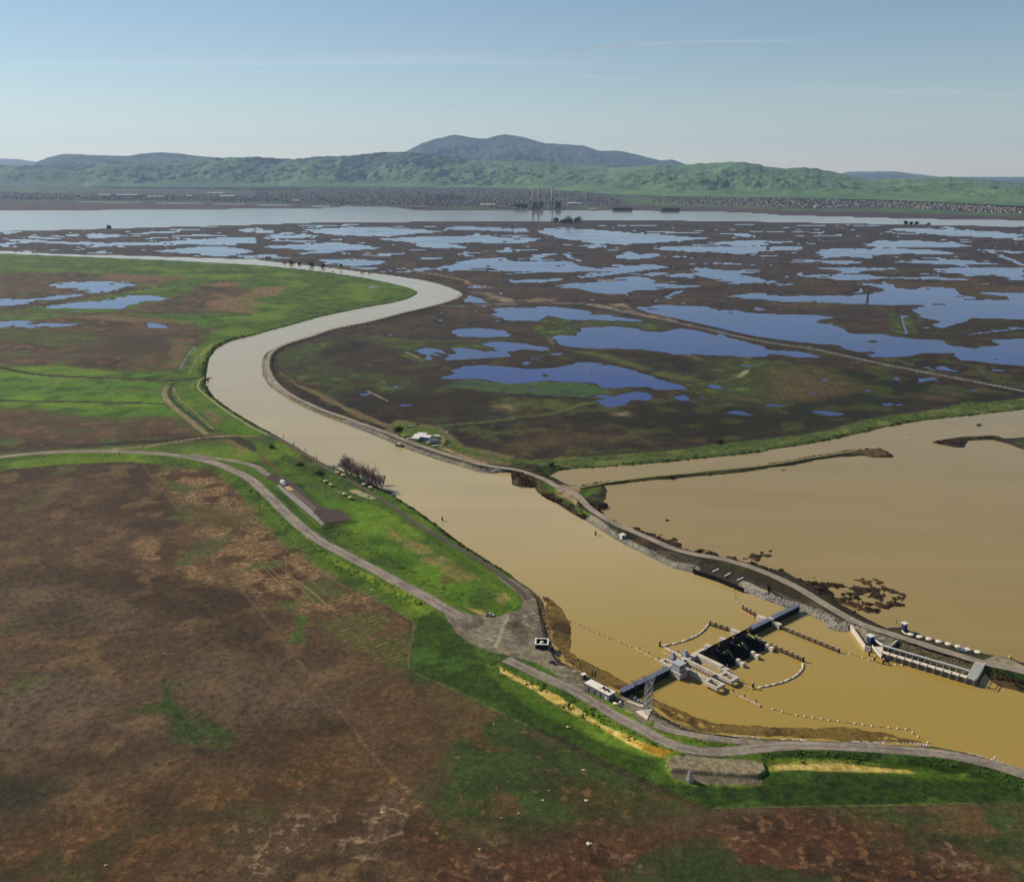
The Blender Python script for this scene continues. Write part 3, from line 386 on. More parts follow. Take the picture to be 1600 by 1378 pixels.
CLS = {  # base colour then (colour, noise field, lo, hi)
 'marsh': ((70, 60, 56), ((50, 43, 42), 'B', 0, .4), ((92, 75, 62), 'C', .05, .5), ((70, 72, 48), 'E', .25, .6), ((60, 50, 46), 'S', .1, .5)),
 'marshnear': ((56, 48, 38), ((40, 35, 30), 'C', -.1, .35), ((72, 76, 40), 'E', .1, .45), ((84, 66, 48), 'B', .25, .65), ((44, 40, 33), 'A', .2, .6)),
 'lush': ((78, 104, 28), ((56, 80, 26), 'B', -.1, .4), ((98, 124, 36), 'C', 0, .5), ((96, 98, 56), 'A', .35, .8)),
 'lushdim': ((84, 100, 46), ((50, 62, 32), 'A', -.1, .5), ((104, 112, 60), 'B', .1, .5)),
 'bright': ((84, 120, 28), ((62, 92, 26), 'B', -.1, .4), ((102, 136, 36), 'C', .1, .5), ((96, 112, 56), 'E', .35, .75)),
 'dkgrass': ((46, 70, 20), ((33, 50, 17), 'A', -.1, .4), ((70, 100, 36), 'B', .1, .5)),
 'grasspatch': ((76, 102, 40), ((60, 84, 36), 'A', -.2, .4)), 'grassdim': ((56, 78, 30), ((46, 62, 30), 'A', -.2, .4)),
 'brown': ((86, 69, 52), ((66, 53, 42), 'C', -.1, .4), ((108, 84, 62), 'B', .1, .5), ((74, 88, 46), 'E', .3, .6)),
 'dkbrown': ((54, 45, 33), ((38, 34, 27), 'A', -.1, .4)), 'mudsoil': ((70, 60, 48), ((52, 44, 37), 'B', -.1, .4)),
 'tan': ((134, 108, 82), ((104, 84, 60), 'A', -.1, .4), ((96, 106, 58), 'B', .25, .6)),
 'olive': ((84, 90, 44), ((60, 60, 36), 'B', -.1, .4)), 'olivedk': ((50, 50, 34), ((40, 40, 30), 'B', -.1, .4), ((66, 58, 44), 'A', .1, .5)),
 'drypatch': ((128, 120, 72), ((150, 128, 88), 'A', 0, .4), ((92, 116, 50), 'B', 0, .4)), 'rust': ((104, 76, 44), ((84, 70, 40), 'A', 0, .4)), 'straw': ((168, 150, 90), ((130, 130, 70), 'A', 0, .4)),
 'reddirt': ((110, 76, 56), ((90, 66, 48), 'A', 0, .4)), 'field': ((88, 70, 54), ((72, 56, 42), 'C', -.1, .35), ((108, 86, 62), 'B', .05, .5), ((84, 84, 48), 'E', .5, .8), ((68, 52, 38), 'A', .25, .7)),
 'stubble': ((110, 86, 62), ((166, 136, 102), 'W', .05, .65), ((80, 60, 42), 'B', 0, .35), ((88, 92, 50), 'E', .15, .45)), 'stubblegreen': ((84, 88, 46), ((130, 106, 74), 'W', .2, .8), ((98, 76, 52), 'B', .1, .4)),
 'palesoil': ((104, 89, 76), ((80, 66, 54), 'A', 0, .5), ((104, 86, 68), 'B', 0, .5)), 'wet': ((70, 55, 41), ((52, 43, 36), 'A', 0, .4)),
 'orange': ((94, 69, 44), ((128, 96, 62), 'A', .1, .5), ((72, 62, 38), 'E', .1, .45), ((70, 50, 36), 'B', .1, .4)),
 'greenfield': ((60, 78, 36), ((52, 66, 34), 'B', -.1, .4), ((92, 74, 48), 'E', .2, .5), ((108, 88, 60), 'A', .45, .7)),
 'rustfield': ((84, 56, 40), ((56, 42, 32), 'B', -.1, .4), ((120, 86, 60), 'A', .15, .5), ((104, 74, 52), 'S', .35, .8), ((54, 66, 36), 'E', .15, .45)), 'saltcrust': ((92, 74, 58), ((142, 120, 98), 'A', .15, .55), ((150, 126, 102), 'R', .75, 1.0), ((72, 54, 42), 'B', .05, .4)),
 'yellowgr': ((124, 140, 44), ((78, 108, 36), 'A', -.1, .35)), 'yellow': ((206, 182, 112), ((176, 154, 70), 'A', 0, .4), ((130, 132, 54), 'B', .2, .6)), 'ochre': ((182, 134, 30), ((130, 112, 36), 'A', .1, .5)),
 'gravelpad': ((144, 132, 112), ((126, 116, 98), 'A', -.2, .4)), 'gravelwet': ((112, 102, 90), ((96, 90, 78), 'A', -.2, .4)), 'yard': ((132, 124, 112), ((110, 102, 92), 'B', -.1, .4), ((150, 140, 122), 'A', .1, .5)),
 'asphalt': ((92, 84, 76), ((74, 68, 62), 'B', -.1, .4)), 'deck': ((66, 60, 54), ((54, 49, 44), 'A', -.1, .4)), 'drygrass': ((112, 108, 80), ((94, 104, 60), 'A', 0, .4)),
 'drybank': ((134, 112, 84), ((110, 92, 66), 'A', -.1, .4), ((110, 106, 62), 'B', .1, .4)), 'marshgreen': ((68, 82, 40), ((56, 60, 34), 'A', 0, .45), ((92, 110, 50), 'B', .1, .5), ((66, 54, 40), 'E', .2, .5)),
 'pondgreen': ((64, 92, 58), ((96, 96, 52), 'A', .1, .5), ((56, 76, 66), 'B', .1, .5)), 'lightgreen': ((100, 118, 56), ((84, 104, 46), 'A', 0, .4)), 'darkpeat': ((48, 42, 34), ((36, 33, 28), 'B', -.1, .4), ((66, 56, 42), 'A', .2, .5)),
 'darkgreen': ((38, 42, 26), ((34, 34, 26), 'B', -.1, .4), ((60, 66, 34), 'E', .1, .4)), 'brownmarsh': ((98, 78, 58), ((74, 62, 44), 'A', -.1, .4), ((84, 84, 50), 'B', .2, .5)), 'rustmarsh': ((82, 67, 62), ((66, 55, 51), 'B', -.1, .4)),
 'houseground': ((118, 104, 78), ((98, 104, 58), 'A', 0, .4)), 'dirt': ((160, 140, 112), ((136, 118, 92), 'A', 0, .4)), 'bankrust': ((92, 68, 42), ((60, 50, 32), 'A', -.1, .3), ((130, 104, 62), 'B', .2, .5)),
 'rockslope': ((92, 82, 58), ((58, 52, 38), 'A', -.1, .3), ((124, 112, 76), 'A', .3, .6)), 'palegravel': ((168, 158, 138), ((146, 134, 112), 'A', 0, .4)), 'palesalt': ((158, 140, 124), ((112, 92, 78), 'B', 0, .4)),
 'farmud': ((88, 70, 64), ((74, 60, 56), 'C', -.1, .4)), 'fargreen': ((84, 112, 62), ((70, 92, 56), 'C', -.1, .4)), 'canal': ((128, 126, 130), ((108, 104, 104), 'B', -.1, .4)), 'ditch': ((60, 66, 50), ((40, 48, 40), 'A', -.1, .3)), 'ditchblue': ((120, 134, 150), ((90, 100, 90), 'A', 0, .4)),
 'track': ((96, 88, 70), ((80, 80, 54), 'A', 0, .4)), 'fieldtrack': ((118, 98, 76), ((100, 80, 60), 'A', 0, .4)), 'stripe': ((172, 144, 108), ((130, 112, 78), 'A', .1, .5)), 'fence': ((130, 128, 96), ((90, 96, 56), 'A', 0, .4)),
 'mudflat': ((118, 96, 50), ((84, 66, 38), 'A', 0, .45), ((122, 100, 54), 'B', .1, .5), ((70, 56, 34), 'E', .2, .6)), 'reed': ((64, 50, 32), ((46, 38, 26), 'A', -.1, .4), ((86, 64, 42), 'B', .1, .5)), 'city': ((70, 68, 66), ((54, 60, 52), 'C', -.1, .3), ((86, 78, 74), 'B', 0, .4), ((78, 100, 58), 'D', .25, .5)),
 'wetedge': ((58, 52, 38), ((46, 42, 32), 'A', 0, .4)),
}
STONY = ["F 30,715 45,800 80,870 140,930 220,985 330,1045 450,1095 560,1135 700,1185 I 560,88 612,112 700,145 762,170 870,216 952,250 1100,302 1224,340 1280,355 1380,388 1480,400 1585,386", "J 480,690 560,745 660,810 760,862 880,922 1000,982 1130,1008", "J 1450,1112 1500,1140 1600,1180 L 960,-2 1120,62 1330,135 1400,150", "L 1400,150 1500,195 1600,240 M 120,285 250,315 290,295"]
CLS['stony'] = ((150, 142, 130), ((110, 104, 94), 'A', -.1, .3), ((166, 158, 144), 'B', 0, .4))
# ---- grid: even in bearing, denser towards the place the photograph looks at
tf = np.arange(-0.66, 0.6601, 0.00102); T = np.concatenate([np.linspace(-1.8, -.68, 24), tf, np.linspace(.68, 1.8, 24)])
qf = np.arange(CAMH/15000, 0.90, 0.00102); qn = np.linspace(.92, 2.1, 26)
YS = CAMH/np.concatenate([qf, qn]); NT, NQ = len(T), len(YS)
XX = (YS[:, None]*T[None, :]).ravel(); YY = np.repeat(YS, NT); NV = NT*NQ
KEEPY = 40000.0
print('grid', NT, NQ, NV)
near = (YY < 9000)
NF = {}
fade = ss(3500, 900, YY).astype(np.float32)
NF['A'] = (fbm(XX, YY, 5, 4, 1, gain=.6)*(.35+.65*fade)).astype(np.float32)
NF['B'] = fbm(XX, YY, 28, 4, 11).astype(np.float32)
NF['C'] = fbm(XX, YY, 130, 5, 21).astype(np.float32)
NF['D'] = fbm(XX, YY, 700, 4, 31).astype(np.float32)
NF['E'] = fbm(XX, YY, 46, 4, 41).astype(np.float32)
_a = math.radians(28); NF['S'] = fbm(XX*math.cos(_a)-YY*math.sin(_a), XX*math.sin(_a)+YY*math.cos(_a), 60, 4, 51, sy=9).astype(np.float32)
_b = math.radians(-52); NF['W'] = (np.sin((XX*math.cos(_b)+YY*math.sin(_b))*2*np.pi/4.2+NF['C']*3)*.5+NF['A']*.9).astype(np.float32)
NF['R'] = (1-np.abs(fbm(XX, YY, 26, 4, 61))*2.2).astype(np.float32)
EDGE = fbm(XX, YY, 60, 5, 71, gain=.62).astype(np.float32)
def clscol(name, ix):
    c = CLS[name]; o = np.tile(alb(c[0]), (len(ix), 1))
    for (k, f, lo, hi) in c[1:]:
        m = ss(lo, hi, NF[f][ix])[:, None]; o = o*(1-m)+alb(k)*m
    return o
ALL = np.arange(NV)
def polyset(txt, z=0.0, margin=60, rag=0.0):
    P = QW(txt, z); sd, ix = poly_sd(XX, YY, P, margin)
    if rag: sd[ix] += EDGE[ix]*rag
    return sd, ix
riv, _ = polyset(RIVER, 0, 80); pool, _ = polyset(POOL, 0, 80); isle, _ = polyset(ISLE, 0, 40); bay, _ = polyset(BAY, 0, 400); fch, _ = polyset(FARCH, 0, 300)
pool = np.minimum(pool, -isle)
wob = np.where(YY < 1500, .9, .9+(YY-1500)*.003)
riv_r = riv+EDGE*wob*.8; pool_r = pool+EDGE*1.6
wat = np.maximum(np.maximum(riv_r, pool_r), np.maximum(bay, fch)+EDGE*6)
land = -wat
# ---- colour
marsh_m = ss(1700, 1050, YY-0.25*XX)[:, None]
tint = clscol('marsh', ALL)*(1-marsh_m)+clscol('marshnear', ALL)*marsh_m
cm = ss(5400, 5900, YY)[:, None]; tint = tint*(1-cm)+clscol('city', ALL)*cm
Z = (0.42+0.10*NF['B']).astype(np.float64)
ll, _ = polyset(LEFTLAND, 0, 30); Z = np.where(ll > 0, 0.75+.12*NF['B'], Z)
Z += ss(6000, 12000, YY)*22
pond = np.full(NV, -1e6, np.float32)
pw = np.clip(YY*.0055, 2.5, 15)
for p in PONDS:
    P = QW(p, 0); sd, ix = poly_sd(XX, YY, P, 60); pond[ix] = np.maximum(pond[ix], sd[ix])
for p in ISLETS:
    P = QW(p, 0); sd, ix = poly_sd(XX, YY, P, 40); sd[ix] += EDGE[ix]*1.5; pond[ix] = np.minimum(pond[ix], -sd[ix]); wat[ix] = np.minimum(wat[ix], -sd[ix]); land[ix] = -wat[ix]
pond = pond+NF['A']*np.where(YY < 2000, 2.2, 1)+EDGE*pw+NF['E']*pw*.45+NF['B']*pw*.35
# shallow extra pans scattered over the far marsh
pond = np.where((YY > 1750), pond-np.clip(fbm(XX, YY, 75, 4, 131, sy=34)-.42, 0, 1)*130, pond)
pond = np.where((ll > 0) & (YY > 1500), pond-np.clip(fbm(XX, YY, 90, 4, 141, sy=36)-.12, 0, 1)*110, pond)
far_marsh = ss(1900, 2400, YY)*(bay < -40)*(ll < -30)*(YY < 4700)
pan = (fbm(XX, YY, 170, 5, 91, sy=120)+.25*NF['B']-.40)*90
pond = np.where(far_marsh > .5, np.maximum(pond, np.minimum(pan, 20)), pond)
sm_ = ss(900, 1200, YY)*(ll < -30)*(YY < 2300)*(pool < -60)*(riv < -60)
pan2 = (fbm(XX, YY, 45, 4, 97)-.66)*30
pond = np.where(sm_ > .5, np.maximum(pond, np.minimum(pan2, 6)), pond)
pond = np.where(wat > -6, -1e3, pond)
def paint(cls, m, ix):
    k = m > .003; ix = ix[k]; m = m[k][:, None]
    if len(ix): tint[ix] = tint[ix]*(1-m)+clscol(cls, ix)*m
rc = {}
# land heights: dykes and banks
d = land
crest = np.where(ll > 0, 1.9, 1.25)
lev = crest*ss(0, 6, d)*(1-ss(11, 20, d))
nearw = (YY < 2600)
Z = np.where(nearw & (np.maximum(riv, pool) > -40), np.maximum(Z, lev), Z)
for (cls, hw, st, h, txt) in LINES:
    P = spline(QW(txt, 0.5), 12); dd, ix = line_d(XX, YY, P, hw*4+8)
    if not len(ix): continue
    if h is not None:
        if h < .45: Z[ix] = np.minimum(Z[ix], h+np.clip(dd[ix]-hw, 0, 9)*.5)
        else:
            Z[ix] = np.maximum(Z[ix], (h+.3)*(1-ss(hw, hw+4, dd[ix]))); pond[ix] = np.where(dd[ix] < hw+1.5, -5, pond[ix])
# ---- roads: name, half width, height, class, line.  The ground is levelled under them, the carriageway itself is a sheet on top
ROADS = [
 ('levee_road', 4.4, 2.7, 'road', "P -60,720 0,714 60,708 130,705 200,706 270,711 330,722 I -110,395 -30,440 60,520 160,620 280,730 400,820 560,905 740,1000 900,1085 1060,1170 1180,1240 1290,1300"),
 ('approach_road', 3.0, 2.7, 'road', "Z 1180,120 1300,140 1450,160 1575,195 I 60,400 130,420 200,465"),
 ('river_track', 1.9, 2.9, 'dktrack', "I 80,155 200,215 320,285 440,365 560,430 680,500 760,545 880,625 1000,710 1150,800 1300,885 1450,975 N 60,30 160,110 220,170 250,215"),
 ('shore_road', 3.6, 2.9, 'road', "N 60,740 250,830 400,900 560,970 720,1050 900,1160 1060,1260 1250,1350 d 900,295 1020,345 1130,375 1270,385 1450,375 1600,355 e 200,345 500,352 800,372 1100,400 1350,450 1600,525 P 1720,1250"),
 ('side_road', 2.2, 2.8, 'road', "O 210,262 380,315 560,345 720,370 900,395"),
 ('bank_road', 3.0, 2.9, 'road2', "F 1275,322 1240,350 1130,385 900,440 700,492 500,530 350,580 200,625 110,670 75,720 75,790 120,870 220,950 400,1035 500,1072 I 560,52 612,72 762,124 952,198 1100,250 1224,290 1428,346 1590,370 J 60,385 200,435 300,490 400,530 480,610 600,690 720,745 850,800 1000,865 1150,905 1300,930 1450,970 K 0,1025 180,1110 330,1200 480,1290 M 400,278 560,330 700,375 900,440 1100,500 1300,560 1450,590 1600,625 P 1720,1075"),
 ('pale_track', 1.5, 2.6, 'pale', "E 1275,838 1245,868 1238,905 1290,955 1400,1040 1500,1105 1600,1165 I 60,150 90,165"),
 ('dyke_track', 1.3, 1.5, 'pale', "J 430,485 560,460 760,432 1000,405 1300,375 K 0,345 200,312 400,280 560,255"),
]
RD = {'road': ((174, 160, 142), (118, 108, 97)), 'road2': ((180, 166, 144), (132, 120, 104)), 'dktrack': ((104, 92, 80), (84, 76, 66)), 'pale': ((166, 156, 108), (126, 128, 74))}
rlines = []
for (nm, hw, h, c, txt) in ROADS:
    P = spline(QW(txt, h), 3.0); rlines.append((nm, hw, h, c, P))
    dd, ix = line_d(XX, YY, P, 26)
    if not len(ix): continue
    m = ss(hw+12, hw+1.2, dd[ix]); q = ss(hw+2.5, hw+.8, dd[ix])
    up = np.maximum(Z[ix], h*(ss(hw+6.5, hw+1.2, dd[ix]) if nm == 'bank_road' else m)); Z[ix] = up*(1-q)+h*q
# parking lot and rock basin are flat too
def flatten(txt, z, soft=1.0):
    P = QW(txt, z); sd, ix = poly_sd(XX, YY, P, soft+2); m = ss(-soft, .2, sd[ix]); Z[ix] = Z[ix]*(1-m)+z*m; return P
LOT = "I 100,395 180,430 250,470 300,520 380,590 440,620 520,625 560,655 600,690 520,703 430,720 370,665 280,580 200,505 150,470 60,430"
lotP = flatten(LOT, 2.9, 6)
flatten("O 340,500 500,490 700,520 930,530 1060,560 1080,610 1020,650 350,600 320,560", 2.6, 1.5)
flatten("N 0,600 100,330 215,225 250,110 330,200 350,330 420,560 470,640 560,790 730,870 900,1000 U 700,640 830,690 1150,850 O 350,235 560,320 200,250 N 900,1120 500,860 120,700", 2.8, 3)
flatten("X 440,300 640,250 1150,360 1290,520 1150,640 860,600 450,500", 2.2, 5)
flatten("J 900,880 1000,890 1190,940 1480,1045 1600,1085 1600,1140 1450,1112 1140,995", 2.6, 1.0)
flatten("M 290,290 380,290 520,350 640,385 590,430 530,430 470,380 410,400", 3.0, 1.0)
# rock basin behind the landing: slope down from the road
bP = QW("M 640,400 850,455 1200,570 1230,620 1200,670 600,450", 1.0); sd, ix = poly_sd(XX, YY, bP, 3); m = ss(-1, 1, sd[ix]); Z[ix] = Z[ix]*(1-m)+(1.2+.5*NF['A'][ix])*m
# ---- land cover, laid on the ground as it now lies
SC_ = (CAMH-.5)/(CAMH-np.clip(Z, -1, 5)); XP, YP = XX*SC_, YY*SC_
for (cls, soft, rag, st, txt) in PAINT:
    P = QW(txt, 0.5); sd, ix = poly_sd(XP, YP, P, soft+rag*2+2)
    if len(ix): paint(cls, ss(-soft, soft, sd[ix]+EDGE[ix]*rag+NF['A'][ix]*min(rag, 3)*.5)*st, ix)
for (cls, hw, st, h, txt) in LINES:
    P = spline(QW(txt, 0.5), 12); dd, ix = line_d(XP, YP, P, hw*2+4)
    if len(ix): w_ = hw*(1+.25*NF['A'][ix]); paint(cls, (1-ss(w_*.75, w_*1.25+.25, dd[ix]))*st, ix)
for txt in STONY:
    P = spline(QW(txt, 0.0), 6); dd, ix = line_d(XX, YY, P, 9)
    if len(ix): paint('stony', ss(5.4, 3.6, dd[ix])*(Z[ix] < 3.2), ix)
# wet dark margin along every shore
for f, lo in ((pond, 2.5), (wat, .7)):
    ix = np.nonzero((f > -lo*3-YY*.002) & (f < 6))[0]; paint('wetedge', (1-ss(0, lo+YY[ix]*.0015, -f[ix]))*.6, ix)
# shores last, so that they always meet the water; stone faces are steep, natural edges shelve
steep = np.zeros(NV)
for txt in STONY+["N 300,150 370,220 390,300 440,480 490,640 540,740 620,800 740,872", "M 290,270 400,430 520,520 1250,720 1310,640", "J 1130,1010 1290,1060 1450,1120"]:
    dd, ix = line_d(XX, YY, spline(QW(txt, 0.0), 6), 14); steep[ix] = np.maximum(steep[ix], ss(13, 8, dd[ix]))
shelf = np.where(land < 0, land*.62, np.where(land < 2.5, land*.3, .75+(land-2.5)*.8))
bank = land*.62*steep+shelf*(1-steep)
Z = np.where(YY < 2600, np.minimum(Z, np.clip(bank, -2.5, 50)), np.minimum(Z, np.clip(land*.15, -2.5, 50)))
Z = np.minimum(Z, np.clip(-pond*.10-.02, -.45, 50))
md, ix = poly_sd(XX, YY, QW(MUD, 0), 5)
k = ix[(md[ix] > -3)]; e = md[k]-1.0+EDGE[k]*3.2+NF['B'][k]*1.5+NF['A'][k]*.8
mz = .035+.10*(1-ss(.2, 2.2, np.abs(e-1.0)))+.07*NF['A'][k]+.05*NF['B'][k]+.05*NF['E'][k]; mz = np.where(e > 0, mz, -.4)
zz = np.maximum(Z[k], mz); paint('mudflat', (Z[k] < .25)*1.0*(e > -1), k); Z[k] = np.where(riv[k] > -.5, zz, Z[k])
for p in REEDS:
    P = QW(p, 0); sd, ix = poly_sd(XX, YY, P, 4); n = fbm(XX[ix], YY[ix], 7.5, 4, 123)+.10-np.clip(2-sd[ix], 0, 4)*.18
    h = np.where(sd[ix] > -3, n*1.6, -1); h = np.clip(h, -1, .9); k2 = h > Z[ix]; j = ix[k2]; Z[j] = np.maximum(Z[j], h[k2]); paint('reed', (Z[j] > -.1)*(land[j] < 1.5)*1.0, j)
# fine relief off the roads
rough = np.ones(NV, np.float32)
for (_, hw, h, c, P) in rlines:
    dd, ix = line_d(XX, YY, P, 12); rough[ix] *= ss(hw+.6, hw+3, dd[ix])
Z += np.where((wat < -1.5) & (pond < -3), rough*(.16*NF['A']+.10*NF['B']), 0)*ss(3000, 1500, YY)
ZG = Z.reshape(NQ, NT); QI = CAMH/YS
def hz(x, y):
    x = np.atleast_1d(np.asarray(x, float)); y = np.atleast_1d(np.asarray(y, float))
    t = x/y; q = CAMH/y; i = np.clip(np.searchsorted(T, t)-1, 0, NT-2); j = np.clip(np.searchsorted(QI, q)-1, 0, NQ-2)
    a = np.clip((t-T[i])/(T[i+1]-T[i]), 0, 1); b = np.clip((q-QI[j])/(QI[j+1]-QI[j]), 0, 1)
    return (ZG[j, i]*(1-a)+ZG[j, i+1]*a)*(1-b)+(ZG[j+1, i]*(1-a)+ZG[j+1, i+1]*a)*b
def gz(x, y): return float(hz(x, y)[0])
def on(px, py, z0=1.5):
    """world point of a picture point lying on the ground"""
    z = z0
    for _ in range(4): x, y = at(px, py, z); z = gz(x, y)
    return Vector((float(x), float(y), z))
# ---- ground material: albedo from land use, fine texture and grain from noise
def ground_material(name, rough=.95):
    m, n, l, b = nodemat(name); b.inputs['Roughness'].default_value = rough; b.inputs['Specular IOR Level'].default_value = .12
    at_ = n.new('ShaderNodeAttribute'); at_.attribute_name = 'tint'
    tc = n.new('ShaderNodeTexCoord'); fac = None; last = at_.outputs['Color']
    for (sc, lo, hi, det) in ((.95, .55, 1.45, 7), (.3, .66, 1.34, 6), (.05, .80, 1.20, 5)):
        z = n.new('ShaderNodeTexNoise'); z.inputs['Scale'].default_value = sc; z.inputs['Detail'].default_value = det; z.inputs['Roughness'].default_value = .62
        l.new(tc.outputs['Object'], z.inputs['Vector'])
        r = n.new('ShaderNodeMapRange'); r.inputs['From Min'].default_value = .3; r.inputs['From Max'].default_value = .7; r.inputs['To Min'].default_value = lo; r.inputs['To Max'].default_value = hi
        l.new(z.outputs['Fac'], r.inputs['Value'])
        mx = n.new('ShaderNodeVectorMath'); mx.operation = 'SCALE'; l.new(last, mx.inputs[0]); l.new(r.outputs['Result'], mx.inputs['Scale']); last = mx.outputs[0]
        if fac is None: fac = z.outputs['Fac']
    l.new(last, b.inputs['Base Color'])
    bp = n.new('ShaderNodeBump'); bp.inputs['Strength'].default_value = .55; bp.inputs['Distance'].default_value = .35; l.new(fac, bp.inputs['Height']); l.new(bp.outputs['Normal'], b.inputs['Normal'])
    return m
J, I_ = np.meshgrid(np.arange(NQ-1), np.arange(NT-1), indexing='ij')
a_ = (J*NT+I_).ravel(); FQ = np.stack([a_, a_+NT, a_+NT+1, a_+1], 1)
V = np.stack([XX, YY, Z], 1)
tint = np.clip(tint*np.where((YY < 2600)[:, None], [1.03, 1.0, .84], [1.0, .98, .98]), .003, .8)
tag(npmesh('ground', V, FQ, ground_material('ground_cover'), True, tint), kind='structure')
# ---- water
def water_material(name, col, rough, bs, bstr, streak=.12, near_col=None, span=None, col2=None):
    m, n, l, b = nodemat(name); b.inputs['Roughness'].default_value = rough; b.inputs['IOR'].default_value = 1.333
    tc = n.new('ShaderNodeTexCoord'); z = n.new('ShaderNodeTexNoise'); z.inputs['Scale'].default_value = .008; z.inputs['Detail'].default_value = 7; z.inputs['Distortion'].default_value = .8
    l.new(tc.outputs['Object'], z.inputs['Vector']); rp = n.new('ShaderNodeValToRGB'); c = alb(col)
    rp.color_ramp.elements[0].color = (*(c*(1-streak)), 1); rp.color_ramp.elements[1].color = (*(c*(1+streak)), 1); rp.color_ramp.elements[0].position = .35; rp.color_ramp.elements[1].position = .65
    mp0 = n.new('ShaderNodeMapping'); mp0.inputs['Rotation'].default_value = (0, 0, math.radians(52)); mp0.inputs['Scale'].default_value = (.004, .035, 1); l.new(tc.outputs['Object'], mp0.inputs['Vector']); zs = n.new('ShaderNodeTexNoise'); zs.inputs['Scale'].default_value = 1; zs.inputs['Detail'].default_value = 6; zs.inputs['Distortion'].default_value = .6; l.new(mp0.outputs[0], zs.inputs['Vector'])
    av = n.new('ShaderNodeMath'); av.operation = 'ADD'; l.new(z.outputs['Fac'], av.inputs[0]); l.new(zs.outputs['Fac'], av.inputs[1]); av2 = n.new('ShaderNodeMath'); av2.operation = 'MULTIPLY'; av2.inputs[1].default_value = .5; l.new(av.outputs[0], av2.inputs[0]); l.new(av2.outputs[0], rp.inputs['Fac']); last = rp.outputs['Color']
    if near_col:   # lens vignette painted into the colour: darker, browner near the gates, paler upstream
        sp = n.new('ShaderNodeSeparateXYZ'); l.new(tc.outputs['Object'], sp.inputs[0]); q = n.new('ShaderNodeMapRange'); q.interpolation_type = 'SMOOTHSTEP'; q.inputs['From Min'].default_value = span[0]; q.inputs['From Max'].default_value = span[1]; l.new(sp.outputs['Y'], q.inputs['Value'])
        mx = n.new('ShaderNodeMix'); mx.data_type = 'RGBA'; l.new(q.outputs[0], mx.inputs['Factor']); mx.inputs['A'].default_value = (*alb(near_col), 1); l.new(last, mx.inputs['B']); last = mx.outputs['Result']
    if col2:       # shoals and weed just under the surface
        mp = n.new('ShaderNodeMapping'); mp.inputs['Scale'].default_value = (.006, .016, 1); l.new(tc.outputs['Object'], mp.inputs['Vector']); zz = n.new('ShaderNodeTexNoise'); zz.inputs['Scale'].default_value = 1; zz.inputs['Detail'].default_value = 8; zz.inputs['Roughness'].default_value = .68; l.new(mp.outputs[0], zz.inputs['Vector'])
        q = n.new('ShaderNodeMapRange'); q.inputs['From Min'].default_value = .50; q.inputs['From Max'].default_value = .68; l.new(zz.outputs['Fac'], q.inputs['Value']); mx = n.new('ShaderNodeMix'); mx.data_type = 'RGBA'; l.new(q.outputs[0], mx.inputs['Factor']); l.new(last, mx.inputs['A']); mx.inputs['B'].default_value = (*alb(col2), 1); last = mx.outputs['Result']
        q2 = n.new('ShaderNodeMapRange'); q2.inputs['To Min'].default_value = rough; q2.inputs['To Max'].default_value = rough+.12; q2.inputs['From Min'].default_value = .42; q2.inputs['From Max'].default_value = .66; l.new(zz.outputs['Fac'], q2.inputs['Value']); l.new(q2.outputs[0], b.inputs['Roughness'])
    l.new(last, b.inputs['Base Color'])
    w1 = n.new('ShaderNodeTexNoise'); w1.inputs['Scale'].default_value = bs; w1.inputs['Detail'].default_value = 5; l.new(tc.outputs['Object'], w1.inputs['Vector'])
    w2 = n.new('ShaderNodeTexNoise'); w2.inputs['Scale'].default_value = .02; w2.inputs['Detail'].default_value = 3; l.new(tc.outputs['Object'], w2.inputs['Vector'])
    mr = n.new('ShaderNodeMapRange'); mr.inputs['From Min'].default_value = .35; mr.inputs['From Max'].default_value = .65; mr.inputs['To Min'].default_value = .35; mr.inputs['To Max'].default_value = 1; l.new(w2.outputs['Fac'], mr.inputs['Value'])
    mu = n.new('ShaderNodeMath'); mu.operation = 'MULTIPLY'; mu.inputs[1].default_value = bstr; l.new(mr.outputs['Result'], mu.inputs[0])
    bp = n.new('ShaderNodeBump'); bp.inputs['Distance'].default_value = .5; l.new(mu.outputs[0], bp.inputs['Strength']); l.new(w1.outputs['Fac'], bp.inputs['Height']); l.new(bp.outputs['Normal'], b.inputs['Normal'])
    return m
MW = water_material('silty_water', (198, 177, 124), .12, .6, .3, .06, (178, 149, 68), (400, 720))
MPO = water_material('pool_water', (168, 144, 84), .12, .6, .3, .07)
MB_ = water_material('bay_water', (128, 108, 92), .12, .3, .12, .05)
MP = water_material('pond_water', (42, 50, 120), .06, .5, .10, .3, None, None, (72, 78, 112))
def water_sheet(name, fld, m, z=0.0, lim=-4.0):
    f4 = (fld > lim-YY*.002)[FQ].any(1); Fs = FQ[f4]; u, inv = np.unique(Fs, return_inverse=True)
    VV = np.stack([XX[u], YY[u], np.full(len(u), z)], 1); tag(npmesh(name, VV, inv.reshape(Fs.shape), m, True), kind='structure')
water_sheet('slough', riv, MW, 0.0); water_sheet('pool', np.where(riv > -3, -1e6, pool), MPO, 0.004); water_sheet('bay', np.maximum(bay, fch), MB_, 0.0, -30)
pq = np.array([[-60000, 700, -.085], [60000, 700, -.085], [60000, 5200, -.085], [-60000, 5200, -.085]], float)
yy = np.linspace(700, 5300, 30); xx = np.linspace(-5500, 5500, 50); gx, gy = np.meshgrid(xx, yy); VV = np.stack([gx.ravel(), gy.ravel(), np.full(gx.size, -.085)], 1)
j_, i_ = np.meshgrid(np.arange(29), np.arange(49), indexing='ij'); a_ = (j_*50+i_).ravel(); tag(npmesh('marsh_water', VV, np.stack([a_, a_+1, a_+51, a_+50], 1), MP, True), kind='structure')
